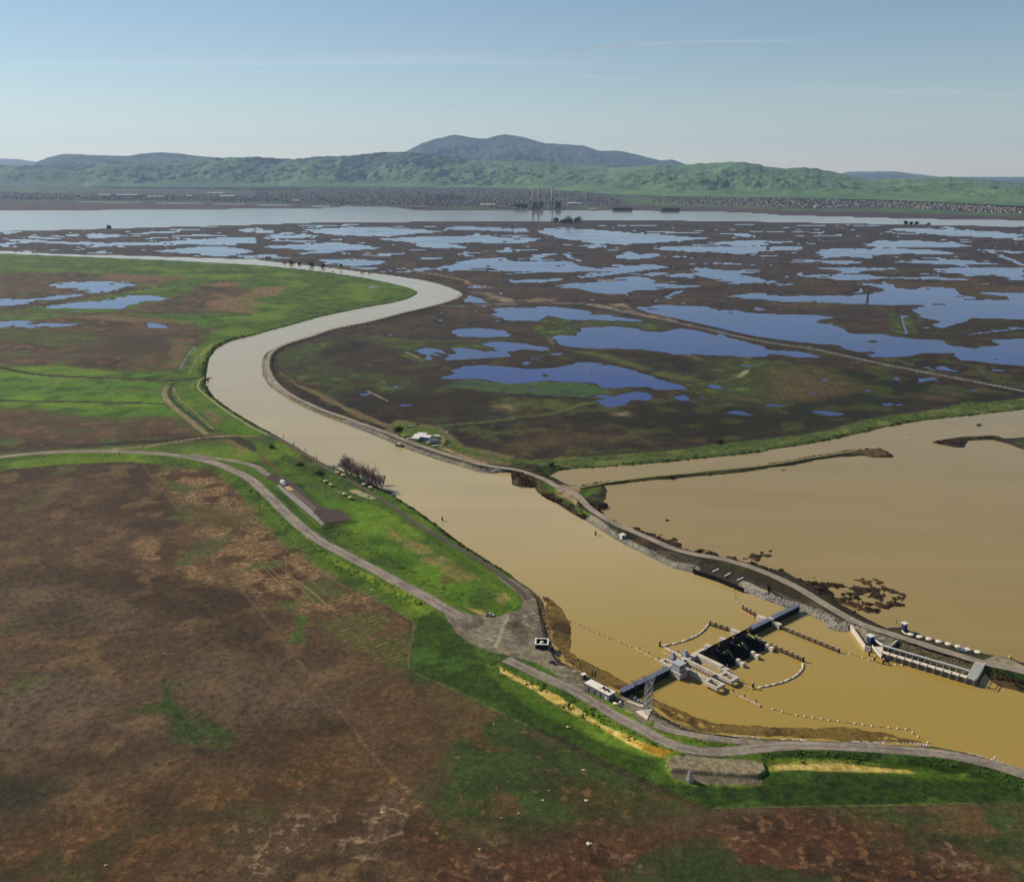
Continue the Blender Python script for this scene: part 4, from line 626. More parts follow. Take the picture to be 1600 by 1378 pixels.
# ---- carriageways
def road_material(nm, c1, c2):
    m, n, l, b = nodemat(nm); b.inputs['Roughness'].default_value = .95; b.inputs['Specular IOR Level'].default_value = .15
    uv = n.new('ShaderNodeUVMap'); sp = n.new('ShaderNodeSeparateXYZ'); l.new(uv.outputs[0], sp.inputs[0])
    tc = n.new('ShaderNodeTexCoord'); z = n.new('ShaderNodeTexNoise'); z.inputs['Scale'].default_value = .5; z.inputs['Detail'].default_value = 7; l.new(tc.outputs['Object'], z.inputs['Vector'])
    z2 = n.new('ShaderNodeTexNoise'); z2.inputs['Scale'].default_value = .06; z2.inputs['Detail'].default_value = 4; l.new(tc.outputs['Object'], z2.inputs['Vector'])
    # wheel tracks: two worn bands along the road, wandering with the noise
    mp = n.new('ShaderNodeMapping'); mp.inputs['Scale'].default_value = (7, .03, 1); l.new(uv.outputs[0], mp.inputs['Vector'])
    z3 = n.new('ShaderNodeTexNoise'); z3.inputs['Scale'].default_value = 1; z3.inputs['Detail'].default_value = 4; l.new(mp.outputs[0], z3.inputs['Vector'])
    a = n.new('ShaderNodeMath'); a.operation = 'ADD'; l.new(z.outputs['Fac'], a.inputs[0]); l.new(z2.outputs['Fac'], a.inputs[1])
    a2 = n.new('ShaderNodeMath'); a2.operation = 'ADD'; l.new(a.outputs[0], a2.inputs[0]); l.new(z3.outputs['Fac'], a2.inputs[1])
    r = n.new('ShaderNodeMapRange'); r.inputs['From Min'].default_value = 1.28; r.inputs['From Max'].default_value = 1.85
    wv = n.new('ShaderNodeMath'); wv.operation = 'PINGPONG'; wv.inputs[1].default_value = .25; l.new(sp.outputs['X'], wv.inputs[0]); wm = n.new('ShaderNodeMapRange'); wm.inputs['From Min'].default_value = .16; wm.inputs['From Max'].default_value = .25; wm.inputs['To Max'].default_value = .26; l.new(wv.outputs[0], wm.inputs['Value'])
    a3 = n.new('ShaderNodeMath'); a3.operation = 'ADD'; l.new(a2.outputs[0], a3.inputs[0]); l.new(wm.outputs[0], a3.inputs[1]); l.new(a3.outputs[0], r.inputs['Value'])
    mx = n.new('ShaderNodeMix'); mx.data_type = 'RGBA'; l.new(r.outputs[0], mx.inputs['Factor']); mx.inputs['A'].default_value = (*alb(c2), 1); mx.inputs['B'].default_value = (*alb(c1), 1)
    l.new(mx.outputs['Result'], b.inputs['Base Color']); return m
for kk, (c1, c2) in RD.items(): MATS['rd_'+kk] = road_material('rd_'+kk, c1, c2)
zoff = .05
for (nm, hw, h, c, P) in rlines:
    tng = np.gradient(P, axis=0); tng /= np.linalg.norm(tng, axis=1)[:, None]; nr = np.stack([-tng[:, 1], tng[:, 0]], 1); L = np.r_[0, np.cumsum(np.linalg.norm(np.diff(P, axis=0), axis=1))]
    K = 7; vs = []; uvs = []; zoff += .004
    jag = fbm(L, L*0, 6, 3, 5)*.35
    for k in range(K):
        s = (k/(K-1)*2-1); off = s*(hw+(jag if s > 0 else -jag[::-1])*abs(s)); q = P+nr*off[:, None] if isinstance(off, np.ndarray) else P+nr*off
        vs.append(np.c_[q, np.maximum(hz(q[:, 0], q[:, 1]), h-.05)+zoff]); uvs.append(np.c_[np.full(len(L), k/(K-1)), L])
    VV = np.stack(vs, 1).reshape(-1, 3); UV = np.stack(uvs, 1).reshape(-1, 2); n_ = len(P)
    j_, i_ = np.meshgrid(np.arange(n_-1), np.arange(K-1), indexing='ij'); a_ = (j_*K+i_).ravel(); Fr = np.stack([a_, a_+1, a_+K+1, a_+K], 1)
    o = npmesh(nm, VV, Fr, MATS['rd_'+c], True); ul = o.data.uv_layers.new(name='UVMap'); ul.data.foreach_set('uv', UV[Fr.ravel()].astype(np.float32).ravel()); tag(o, kind='structure')
# ================================================================== HILLS AND MOUNTAIN
def prof(s):
    p = np.array([[float(k) for k in t.split(',')] for t in s.split()]); return p
def hill_material(name, g1, g2, tree, tlo, thi, sc=1.0):
    m, n, l, b = nodemat(name); b.inputs['Roughness'].default_value = 1; b.inputs['Specular IOR Level'].default_value = .05
    tc = n.new('ShaderNodeTexCoord'); at_ = n.new('ShaderNodeAttribute'); at_.attribute_name = 'tint'
    z = n.new('ShaderNodeTexNoise'); z.inputs['Scale'].default_value = .006*sc; z.inputs['Detail'].default_value = 9; z.inputs['Roughness'].default_value = .7; l.new(tc.outputs['Object'], z.inputs['Vector'])
    z2 = n.new('ShaderNodeTexNoise'); z2.inputs['Scale'].default_value = .0011*sc; z2.inputs['Detail'].default_value = 5; l.new(tc.outputs['Object'], z2.inputs['Vector'])
    rp = n.new('ShaderNodeMix'); rp.data_type = 'RGBA'; rp.inputs['A'].default_value = (*alb(g1), 1); rp.inputs['B'].default_value = (*alb(g2), 1)
    mr = n.new('ShaderNodeMapRange'); mr.inputs['From Min'].default_value = .38; mr.inputs['From Max'].default_value = .62; l.new(z2.outputs['Fac'], mr.inputs['Value']); l.new(mr.outputs[0], rp.inputs['Factor'])
    sx = n.new('ShaderNodeSeparateColor'); l.new(at_.outputs['Color'], sx.inputs[0])
    ad = n.new('ShaderNodeMath'); ad.operation = 'ADD'; l.new(z.outputs['Fac'], ad.inputs[0]); l.new(sx.outputs[0], ad.inputs[1])
    mt = n.new('ShaderNodeMapRange'); mt.inputs['From Min'].default_value = tlo; mt.inputs['From Max'].default_value = thi; l.new(ad.outputs[0], mt.inputs['Value'])
    mx = n.new('ShaderNodeMix'); mx.data_type = 'RGBA'; l.new(mt.outputs[0], mx.inputs['Factor']); l.new(rp.outputs['Result'], mx.inputs['A']); mx.inputs['B'].default_value = (*alb(tree), 1)
    l.new(mx.outputs['Result'], b.inputs['Base Color']); return m
def range_mesh(name, sky, foot, crestY, m, px0, px1, step, nrow, amp, sc, seed, treef, depth=3000, wig=0):
    """a range of hills: crest follows the skyline, spurs run down to the foot"""
    px = np.arange(px0, px1, step); sk = np.interp(px, sky[:, 0], sky[:, 1])
    sk = sk-np.abs(perlin(px/23., px*0+seed, seed))*1.5*amp-perlin(px/7., px*0+.5, seed+1)*.7*amp
    cy_ = np.interp(px, crestY[:, 0], crestY[:, 1]); fy = np.interp(px, foot[:, 0], foot[:, 1])
    tt = (px-800)/FPX/1.040
    rows = np.linspace(0, 1, nrow); vs = []; tr = []
    cx, cz = at_dist(px, sk, cy_)
    fxx, fY = at(px, fy, 15.0)
    for s in rows:
        Y = fY+(cy_-fY)*s; X = tt*Y
        b = s**.95
        r = 1-np.abs(fbm(X, Y, 2000*sc, 5, seed, gain=.5))*2.6; r2 = 1-np.abs(fbm(X, Y, 700*sc, 5, seed+9))*2.2
        r3 = 1-np.abs(fbm(X, Y, 260*sc, 4, seed+19))*2.0; carve = np.clip(.50*r+.33*r2+.17*r3, -.9, 1); k = (1-s)**.5*np.minimum(1, s*6)
        top = cz*b*(1-k*.68*(1-carve))+15*(1-b); top = np.maximum(top, 15*(1-b)+.15*cz*b)
        top = top+np.maximum(0, carve)*70*amp*np.sin(np.pi*np.clip(s*1.1, 0, 1))*(1-s)
        # never above the line of sight to the crest
        lim = CAMH+(cz-CAMH)*(Y/cy_)-(1-s)*8
        vs.append(np.stack([X, Y, np.minimum(top, np.maximum(lim, 15*(1-b)))], 1))
        tr.append(treef(px, s, X, Y, carve))
    for k in range(1, 8):
        s = k/7; Y = cy_+depth*s; vs.append(np.stack([tt*Y, Y, cz*(1-s)-1.5*s], 1)); tr.append(tr[nrow-1])
    V_ = np.concatenate(vs); n_ = len(px); R_ = len(vs); tv = np.concatenate(tr)
    j_, i_ = np.meshgrid(np.arange(R_-1), np.arange(n_-1), indexing='ij'); a_ = (j_*n_+i_).ravel()
    o = npmesh(name, V_, np.stack([a_, a_+1, a_+n_+1, a_+n_], 1), m, True, np.stack([tv]*3, 1)); tag(o, kind='structure'); return o
front = prof("-200,262 0,259 90,258 150,256 200,252 240,253 300,252 340,247 380,246 400,246 460,249 500,245 520,244.5 560,243 600,238 640,238 690,244 720,249 760,252 800,251 860,253 900,257 950,263 1000,261 1040,257 1080,257.5 1110,255 1140,253.5 1165,254 1200,261 1228,264 1250,262 1275,264 1320,273 1355,281 1400,281 1440,278 1480,277 1500,277.5 1550,282 1600,288 1700,293 1820,297")
ffoot = prof("-200,292 0,290 200,292 400,292 600,293 800,295 900,300 960,304 1040,307 1200,309 1400,313 1600,322 1820,328")
fcrest = prof("-200,17500 300,16500 600,16500 900,15500 1150,12500 1350,12500 1600,11500 1820,11000")
M_h = hill_material('hill_grass', (108, 134, 88), (84, 114, 78), (42, 54, 46), .57, .65)
def tf_front(px, s, X, Y, carve):
    left = 1-ss(700, 950, px); a = -.10+.14*left+.10*ss(.45, .95, s)*left-.10*carve
    return (a+.10*fbm(X, Y, 1500, 3, 77)).astype(np.float32)
range_mesh('hills', front, ffoot, fcrest, M_h, -160, 1800, 1.6, 230, 1.0, .75, 101, tf_front)
mid = prof("-200,270 300,262 480,256 560,246 600,240 640,238 680,240 720,246 760,250 800,252 860,260 1000,275 1200,290")
M_d = hill_material('mountain_scrub', (68, 82, 76), (84, 98, 84), (50, 60, 62), .48, .62)
diablo = prof("520,275 560,262 600,250 622,242 636,237 660,224 685,217 700,213 712,211 730,214 748,217 762,217 775,213 787,210 800,211.5 815,214 830,218 850,224 880,226 912,228 935,236 965,236 1000,243 1030,251 1050,250 1068,256 1090,261 1150,272 1220,285")
one = lambda v: np.array([[-3000, v], [5000, v]], float)
range_mesh('mountain', diablo, one(288), one(23500), M_d, 525, 1215, 1.6, 150, .6, 1.3, 202, lambda px, s, X, Y, c: (.02-.12*c+.1*fbm(X, Y, 2500, 3, 5)).astype(np.float32))
farl = prof("-200,262 20,262 50,259 62,252 75,247 100,241.5 118,241 150,243 200,244 225,240.5 255,238.5 280,240 300,243 330,246 370,250 420,258 480,270")
range_mesh('left_mountain', farl, one(285), one(21500), M_d, -150, 478, 1.8, 70, .6, 1.3, 303, lambda px, s, X, Y, c: (.03-.1*c).astype(np.float32))
farfl = prof("-200,246 0,248 30,249 50,252 90,259 130,268")
range_mesh('far_mountain', farfl, one(283), one(35000), M_d, -170, 128, 2.2, 40, .3, 1.5, 404, lambda px, s, X, Y, c: (-.1-.1*c).astype(np.float32))
farr = prof("1240,285 1300,274 1325,269 1370,268 1398,268 1430,272 1460,276 1500,281 1600,285.5 1700,289 1800,295")
range_mesh('right_mountain', farr, one(288), one(30000), M_d, 1245, 1795, 2.0, 50, .5, 1.5, 505, lambda px, s, X, Y, c: (-.02-.1*c).astype(np.float32))
# ================================================================== TOWN ACROSS THE BAY
Mwhite = mat('pale_wall', (186, 180, 172), .8, var=.08, scale=.3); Mtan = mat('tan_wall', (200, 174, 144), .8, var=.1, scale=.3); Mroofd = mat('grey_roof', (112, 106, 102), .85, scale=.3); Mroofr = mat('brown_roof', (134, 102, 84), .85, scale=.3)
Mdarkw = mat('dark_steel', (52, 56, 66), .7, var=.2, scale=.2); Mconc = mat('concrete', (216, 204, 184), .85, var=.2, scale=.5, bump=.1); Mstack = mat('stack_concrete', (188, 168, 146), .85, var=.08, scale=.05)
def house_mesh(w, dpt, h, roof):
    b = MB(); b.box((0, 0, h/2-1), (w, dpt, h+2)); b.cm = 1; e = .6
    a, c = w/2+e, dpt/2+e
    b.add([(-a, -c, h), (a, -c, h), (a, c, h), (-a, c, h), (-a, 0, h+roof), (a, 0, h+roof)], [(0, 1, 5, 4), (2, 3, 4, 5), (0, 4, 3), (1, 2, 5), (3, 2, 1, 0)]); return b
hk = []
for i, (w_, d_, h_, r_, mw, mr) in enumerate([(16, 10, 4, 2.5, Mwhite, Mroofd), (14, 11, 6, 3, Mwhite, Mroofr), (20, 10, 4, 2.5, Mtan, Mroofr), (13, 10, 6, 3, Mtan, Mroofd), (18, 12, 6, 3.2, Mwhite, Mroofd)]):
    b = house_mesh(w_, d_, h_, r_); me = bpy.data.meshes.new('house'); me.from_pydata(b.v, [], b.f); me.materials.append(mw); me.materials.append(mr); me.polygons.foreach_set('material_index', b.m); hk.append((me, (mw, mr)))
HN = ['small pale walled house with grey roof in the far town', 'two storey pale house with brown roof in the far town', 'low tan house with brown roof in the far town', 'two storey tan house with grey roof in the far town', 'broad white house with grey roof in the far town']
def town_pts(n, poly):
    P = Q(poly); x0, y0 = P.min(0); x1, y1 = P.max(0); out = []
    while len(out) < n:
        c = np.stack([RNG.uniform(x0, x1, n*3), RNG.uniform(y0, y1, n*3)], 1)
        sd, _ = poly_sd(c[:, 0], c[:, 1], P, 5); out += [tuple(q) for q in c[sd > 0]]
    return out[:n]
TOWN_R = "P 1020,314 1100,313 C 1200,420 D 0,425 200,425 500,440 900,440 1200,445 1400,475 1600,480 1600,535 1300,525 1000,505 700,495 400,500 0,495 C 1400,490 1000,475 880,470"
TOWN_C = "B 0,380 400,368 800,365 1200,362 1600,380 C 250,380 450,400 680,460 640,480 300,470 0,500 B 1600,505 1200,495 900,480 600,480 300,470 0,470"
TOWN_L = "A 0,400 200,410 500,420 800,425 1200,420 1600,430 1600,465 1300,460 900,455 0,452"
TOWN_H = "A 0,340 300,345 500,360 700,385 1200,385 1600,395 B 0,400 400,380 0,370 A 1600,375 1000,375 600,365"
pts = town_pts(150, "D 800,470 1600,485 1600,535 1200,520 700,495")+town_pts(60, "C 880,455 1200,450 1600,440 1600,490 1200,475")+town_pts(80, "B 500,450 1500,450 1600,500 900,478")
for i, (px, py) in enumerate(pts):
    k = int(RNG.integers(5)); p = on(px, py, 5); o = bpy.data.objects.new('house', hk[k][0]); COL.objects.link(o); o.location = p; o.rotation_euler = (0, 0, RNG.choice([.2, .2+math.pi/2])+RNG.normal()*.1); s = RNG.uniform(.8, 1.3); o.scale = (s, s, s)
    tag(o, HN[k], 'house', 'houses of the town across the bay')
def mass_houses(name, pts, label, cat):
    b = MB()
    for (px, py) in pts:
        p = on(px, py, 8); rz = .2+RNG.choice([0, math.pi/2])+RNG.normal()*.1; w_ = RNG.uniform(9, 16); b.cm = int(RNG.integers(2)); b.box((p.x, p.y, p.z+2), (w_, 10, 6), rz); b.cm = 2+int(RNG.integers(2)); b.box((p.x, p.y, p.z+6), (w_+1, 11, 2.4), rz, .45)
    o = b.build(name, [Mwhite, Mtan, Mroofd, Mroofr]); tag(o, label, cat, kind='stuff'); return o
mass_houses('town_houses', town_pts(1200, TOWN_R)+town_pts(1500, TOWN_C)+town_pts(250, TOWN_L)+town_pts(260, TOWN_H)+town_pts(160, "D 120,420 330,425 330,445 120,445"), 'mass of small distant houses spread below the green hills', 'houses')
Mtreefar = mat('far_foliage', (66, 72, 60), .95, var=.25, scale=.02, spec=.05)
def mass_trees(name, pts, label, r0, r1):
    b = MB()
    for (px, py) in pts:
        p = on(px, py, 8); r = RNG.uniform(r0, r1); b.rock((p.x, p.y, p.z+r*.7), r, .8)
    tag(b.build(name, Mtreefar), label, 'trees', kind='stuff')
mass_trees('town_trees', town_pts(3000, TOWN_C)+town_pts(1500, TOWN_R)+town_pts(1000, TOWN_L)+town_pts(900, TOWN_H)+town_pts(260, "B 1050,420 1300,425 1320,455 1080,455")+town_pts(120, "C 600,395 740,400 700,410 640,412")+town_pts(160, "A 700,420 1200,420 1200,435 700,435"), 'dark trees crowded between the houses of the far town', 4, 9)
# large pale sheds of the industrial shore
def shed(cx, cy, wpx, hh, dpt, m, mr, name, label, cat, rz=0.0, group=None):
    p = on(cx, cy, 6); s = p.y/FPX; w_ = wpx*s*.85
    r = empty(name, p, rz); b = MB(); b.box((0, 0, hh/2-1), (w_, dpt, hh+2)); b.build('wall', m, r)
    b = MB(); a, c = w_/2+1.5, dpt/2+1.5; b.add([(-a, -c, hh), (a, -c, hh), (a, c, hh), (-a, c, hh), (-a, 0, hh+dpt*.08+1), (a, 0, hh+dpt*.08+1)], [(0, 1, 5, 4), (2, 3, 4, 5), (0, 4, 3), (1, 2, 5), (3, 2, 1, 0)]); b.build('roof', mr, r)
    tag(r, label, cat, group); return r
Mroofw = mat('pale_roof', (196, 190, 180), .6, var=.06, scale=.1)
for (x, y, wp, h_, d_, m1, m2, lb) in [(165, 307, 20, 12, 60, Mtan, Mroofw, 'long tan shed left of the pale factory row on the far shore'), (200, 306.5, 38, 10, 70, Mwhite, Mroofw, 'longest white roofed factory on the left far shore'), (245, 309, 30, 10, 60, Mwhite, Mroofw, 'white roofed factory right of the longest one'),
        (278, 308.5, 22, 12, 50, Mtan, Mroofd, 'grey roofed shed between two white factories far left'), (296, 308, 12, 9, 50, Mwhite, Mroofw, 'small white shed in the factory row'), (338, 303, 34, 9, 60, Mwhite, Mroofw, 'white warehouse farther back on the left shore'), (356, 308, 28, 9, 70, Mtan, Mroofw, 'tan factory hall at the right end of the row'),
        (388, 310, 16, 8, 50, Mwhite, Mroofd, 'small grey roofed hall beside the tan factory'), (136, 292.5, 14, 8, 50, Mwhite, Mroofw, 'white shed high below the left hills'), (463, 315, 14, 8, 40, Mwhite, Mroofw, 'white shed by the water near the brown peninsula'), (655, 326, 22, 9, 40, Mtan, Mroofr, 'tan shed at the water edge left of the power plant'),
        (762, 322, 26, 9, 60, Mtan, Mroofw, 'tan roofed hall beside the power plant'), (785, 325, 18, 8, 50, Mtan, Mroofr, 'low brown shed next to the power plant'), (897, 320, 22, 10, 60, Mtan, Mroofw, 'tan hall right of the tallest chimneys'), (922, 321, 16, 9, 50, Mwhite, Mroofd, 'grey roofed hall right of the plant'), (927, 328, 14, 5, 30, Mtan, Mtan, 'low tan quay shed on the shore'),
        (1276, 325, 8, 14, 30, Mwhite, Mroofw, 'bright white block on the right far shore'), (1262, 324, 10, 7, 30, Mwhite, Mroofd, 'low shed beside the bright white block'), (1310, 324, 30, 6, 50, Mwhite, Mroofd, 'row of grey sheds right of the white block'), (1219, 323, 8, 7, 30, Mtan, Mroofw, 'small tan shed on the right far shore')]:
    shed(x, y, wp, h_, d_, m1, m2, 'warehouse', lb, 'warehouse', 0.0)
shed(972.5, 328.6, 34, 15, 45, Mdarkw, Mdarkw, 'storage_shed', 'long dark shed on the far shore, nearer the chimneys', 'shed'); shed(1047, 329.6, 32, 15, 45, Mdarkw, Mdarkw, 'storage_shed', 'long dark shed on the far shore, farther right', 'shed')
def tank(px, py, r, h, label, name='tank'):
    p = on(px, py, 5); b = MB(); b.lathe((0, 0, -1), [(r, 0), (r, h), (r*.55, h+r*.16), (.4, h+r*.22)], 20); tag(b.build(name, Mwhite, None, True, p), label, 'tank')
tank(121.5, 307, 14, 18, 'white round tank with domed top on the left far shore'); tank(119.5, 313, 9, 9, 'small white tank right below the domed one'); tank(1197+62, 322, 10, 10, 'white tank on the right far shore'); tank(829, 313, 12, 9, 'white tank behind the chimneys')
# power plant
def chimney(px, ptop, pbase, r0, r1, label, grp):
    p = on(px, pbase, 5); _, zt = at_dist(px, ptop, p.y); t = empty('chimney', p)
    h = zt-p.z; b = MB(); b.cone((0, 0, -2), (0, 0, h*.97), r0, r1, 20); b.build('shaft', Mstack, t, True)
    b = MB(); b.cone((0, 0, h*.97), (0, 0, h), r1*1.12, r1*1.12, 20); b.build('rim', Mdarkw, t, True); tag(t, label, 'chimney', grp)
chimney(832.4, 294, 327.5, 6.5, 4.6, 'tall tan chimney, left one of the close pair', 'tall plant chimneys'); chimney(841.4, 294, 327.5, 6.5, 4.6, 'tall tan chimney, right one of the close pair', 'tall plant chimneys'); chimney(862.9, 294, 321.5, 8.0, 5.4, 'tall thick chimney standing alone right of the pair', 'tall plant chimneys')
for x, lb in ((802, 'short plant chimney at the far left end'), (809, 'second short chimney from the left'), (815.5, 'third short chimney from the left'), (822.5, 'short chimney nearest the tall pair')): chimney(x, 313, 324, 3.2, 2.8, lb, 'short plant chimneys')
for (x, y, wp, h_, d_, lb) in [(814, 325.5, 26, 28, 40, 'dark boiler house under the short chimneys'), (837, 326.5, 12, 42, 40, 'dark boiler house between the tall pair'), (846, 326.5, 6, 46, 36, 'narrow dark boiler block right of the pair'), (872, 326, 10, 44, 40, 'dark boiler house right of the lone chimney')]:
    r = shed(x, y, wp, h_, d_, Mdarkw, Mdarkw, 'boiler_house', lb, 'boiler house')
    s = r.location.y/FPX; b = MB()
    for k in range(5): b.bar((-wp*s/2+wp*s*(k+.5)/5, -d_/2-.6, 0), (-wp*s/2+wp*s*(k+.5)/5, -d_/2-.6, h_), 2.0, 1.2)
    b.build('duct', Mstack, r)
for x, y in ((804, 325.5), (807, 326), (814, 326), (825, 327.2), (837, 327.2), (847.5, 327.6), (857, 327)): tank(x, y+.3, 7, 9, 'small pale tank on the plant waterfront', 'tank')
for o in bpy.data.objects:
    if o.name.startswith('tank') and o.get('label') == 'small pale tank on the plant waterfront': o['group'] = 'waterfront tanks'
b = MB(); p = on(853, 328.4, 2); b.box((0, 0, 2), (240, 8, 1.5))
for k in range(20): b.box((-115+k*12, 0, .5), (1.2, 6, 4))
tag(b.build('jetty', Mdarkw, None, False, p), 'long dark jetty in front of the power plant', 'jetty')
# ================================================================== CONTRAILS, HAZE
def trail(pts, w0, w1, label, FLAT=1.3):
    m, n, l, bs = nodemat('ice_cloud_%d' % len(MATS)); out = n['Material Output']
    mx0 = None; tr = n.new('ShaderNodeBsdfTransparent'); df = n.new('ShaderNodeBsdfTranslucent'); df.inputs[0].default_value = (.9, .9, .9, 1); d2 = n.new('ShaderNodeBsdfDiffuse'); d2.inputs[0].default_value = (.9, .9, .9, 1)
    ad = n.new('ShaderNodeMixShader'); l.new(df.outputs[0], ad.inputs[1]); l.new(d2.outputs[0], ad.inputs[2])
    mx = n.new('ShaderNodeMixShader'); l.new(tr.outputs[0], mx.inputs[1]); l.new(ad.outputs[0], mx.inputs[2]); ad.inputs[0].default_value = .15
    a = n.new('ShaderNodeAttribute'); a.attribute_name = 'tint'; l.new(a.outputs['Fac'], mx.inputs[0]); l.new(mx.outputs[0], out.inputs['Surface']); n.remove(bs)
    P = []; 
    for (px, py, al) in pts:
        u = (px-800)/FPX; v = (689-py)/FPX; dy = math.cos(PIT)+v*math.sin(PIT); dz = -math.sin(PIT)+v*math.cos(PIT); s = (9500-CAMH)/dz; P.append((u*s, dy*s, 9500., al))
    P = np.array(P); S = spline(P, 2500); K = 6; vs = []; al = []; tt = np.linspace(0, 1, len(S))
    for i in range(len(S)):
        r = w0+(w1-w0)*tt[i]
        for k in range(K): t = math.pi*k/(K-1); vs.append((S[i, 0], S[i, 1]+math.cos(t)*r*FLAT, S[i, 2]+math.sin(t)*r)); al.append(max(0, S[i, 3]))
    Fs = [(i*K+k, i*K+k+1, (i+1)*K+k+1, (i+1)*K+k) for i in range(len(S)-1) for k in range(K-1)]
    o = npmesh('contrail', np.array(vs), np.array(Fs), m, True, np.stack([np.array(al)]*3, 1)); o.visible_shadow = True; tag(o, kind='structure'); return o
trail([(872, 80, .9), (905, 77.5, .8), (950, 74, .6), (1000, 70.5, .4), (1060, 67.5, .25), (1130, 65.5, .16), (1210, 65, .08), (1300, 66, 0)], 45, 150, 'a')
trail([(-40, 115, .30), (80, 115.5, .26), (200, 115, .12), (340, 113, .16), (470, 115, .06), (560, 117, 0)], 60, 90, 'b')
trail([(678, 166, .0), (700, 166, .25), (740, 164.5, .0)], 60, 60, 'c')
trail([(-100, 96, 0), (100, 100, .03), (350, 99, .05), (520, 97, .07), (700, 95, .06), (820, 98, .03), (1000, 104, .0)], 700, 900, 'd', 3.5)
trail([(860, 118, 0), (930, 121, .10), (975, 122.5, .12), (1010, 122, 0)], 90, 90, 'e', 2)
trail([(900, 150, 0), (1100, 146, .03), (1300, 143, .04), (1700, 150, .03)], 500, 700, 'f', 3)
hb = MB(); hb.box((0, 17200, 700), (110000, 45400, 1409)); hz_o = hb.build('haze', bpy.data.materials.new('haze_air')); tag(hz_o, kind='stuff')
m = hz_o.data.materials[0]; m.use_nodes = True; n = m.node_tree.nodes; n.remove(n['Principled BSDF']); pv = n.new('ShaderNodeVolumePrincipled')
pv.inputs['Color'].default_value = (.50, .69, 1.0, 1); pv.inputs['Density'].default_value = 1.9e-5; pv.inputs['Anisotropy'].default_value = .2
m.node_tree.links.new(pv.outputs[0], n['Material Output'].inputs['Volume'])
# ================================================================== THE CONTROL GATES
GA = (55.69, 428.93); GR = math.atan2(.6428, .7660)
def gw(u, w_, z=0.0): return Vector((GA[0]+u*.766+w_*.6428, GA[1]+u*.6428-w_*.766, z))
def gpx(s, z=0.0):
    out = []
    for (x, y) in QW(s, z): dx, dy = x-GA[0], y-GA[1]; out.append((dx*.766+dy*.6428, dx*.6428-dy*.766))
    return out
Mblue = mat('blue_grey_steel', (118, 122, 146), .6, var=.14, scale=.5); Mbluedk = mat('navy_steel', (38, 40, 66), .6, var=.2, scale=.5); Mblack = mat('black_steel', (30, 30, 34), .75, var=.3, scale=.4, spec=.1)
Mpile = mat('dark_timber', (46, 37, 34), .9, var=.3, scale=1.5); Mwaler = mat('brown_timber', (98, 70, 50), .9, var=.3, scale=1.2); Mcap = mat('pile_cap', (196, 188, 190), .6, var=.05); Mfloat = mat('timber_float', (206, 166, 122), .85, var=.15, scale=.6)
Mboom = mat('white_float', (240, 224, 198), .6, var=.06, scale=.5); Myel = mat('yellow_steel', (236, 230, 160), .6, var=.1); Mroofg = mat('light_grey_roof', (186, 188, 190), .6, var=.05); Mwallg = mat('light_grey_wall', (170, 174, 184), .7, var=.05)
Mwh = mat('white_paint', (240, 238, 228), .5, var=.05); Mgl = mat('window_glass', (40, 46, 56), .15, var=.1, spec=.6); Mrub = mat('tyre_rubber', (28, 28, 28), .9); Mblu = mat('blue_paint', (60, 72, 130), .5); Msteel = mat('galvanised_steel', (170, 168, 172), .55, var=.1); Mred = mat('orange_plastic', (214, 120, 60), .6)
def G(name, u, w_, z, label, cat, group=None):
    e = empty(name, gw(u, w_, z), GR); tag(e, label, cat, group); return e
def gl(parent_uw, u, w_): return (u-parent_uw[0], -(w_-parent_uw[1]))
# barrier walls: sheet piles under a flat steel deck
def barrier(u0, u1, wc, top, label, lip):
    t = G('barrier_wall', (u0+u1)/2, wc, 0, label, 'barrier wall'); L = u1-u0
    b = MB(); n = int(L/1.3)
    vs = [];
    for k in range(n+1):
        x = -L/2+L*k/n; o = .28 if k % 2 else 0
        vs += [(x, -1.1-o, -3), (x, -1.1-o, top-.4)]
    b.add(vs, [(2*k, 2*k+2, 2*k+3, 2*k+1) for k in range(n)]); b.box((0, -.2, (top-3.4)/2), (L, 1.7, top+2.6)); b.build('sheet_pile_wall', Mblack, t)
    b = MB(); b.box((0, 0, top-.18), (L, 3.0, .36)); 
    for k in range(int(L/6)): b.box((-L/2+3+6*k, 0, top+.02), (.25, 3.02, .06))
    b.build('deck', Mblue, t)
    b = MB()
    for sy in (-1.42, 1.42):
        for k in range(int(L/2.5)+1): b.bar((-L/2+.1+k*2.5, sy, top), (-L/2+.1+k*2.5, sy, top+1.05), .07)
        b.bar((-L/2, sy, top+1.05), (L/2, sy, top+1.05), .07); b.bar((-L/2, sy, top+.55), (L/2, sy, top+.55), .05)
    b.build('railing', Mblue, t); return t
barrier(0, 36.5, -.6, 4.2, 'blue grey barrier wall running from the near bank to the control house', 1)
barrier(107, 153.5, -.4, 4.2, 'blue grey barrier wall joining the gates to the rocky far bank', 1)
# control house
t = G('control_house', 38.9, 3.9, 3.6, 'pale grey cube shaped control house standing over the boat lock', 'control house')
b = MB(); b.box((0, 0, 2.1), (5.2, 5.2, 4.4)); b.build('wall', Mwallg, t); b = MB(); b.box((0, 0, 4.45), (5.8, 5.8, .35)); b.build('roof', Mroofg, t)
b = MB()
for k in range(3): b.box((-1.6+1.6*k, -2.62, 2.9), (1.2, .06, 1.0))
for k in range(3): b.box((2.62, -1.6+1.6*k, 2.9), (.06, 1.2, 1.0))
b.build('window', Mgl, t)
b = MB(); b.box((0, 0, -1.6), (6.4, 7.0, 3.4)); b.box((0, 0, .02), (7, 7.6, .3)); b.build('base', Mconc, t)
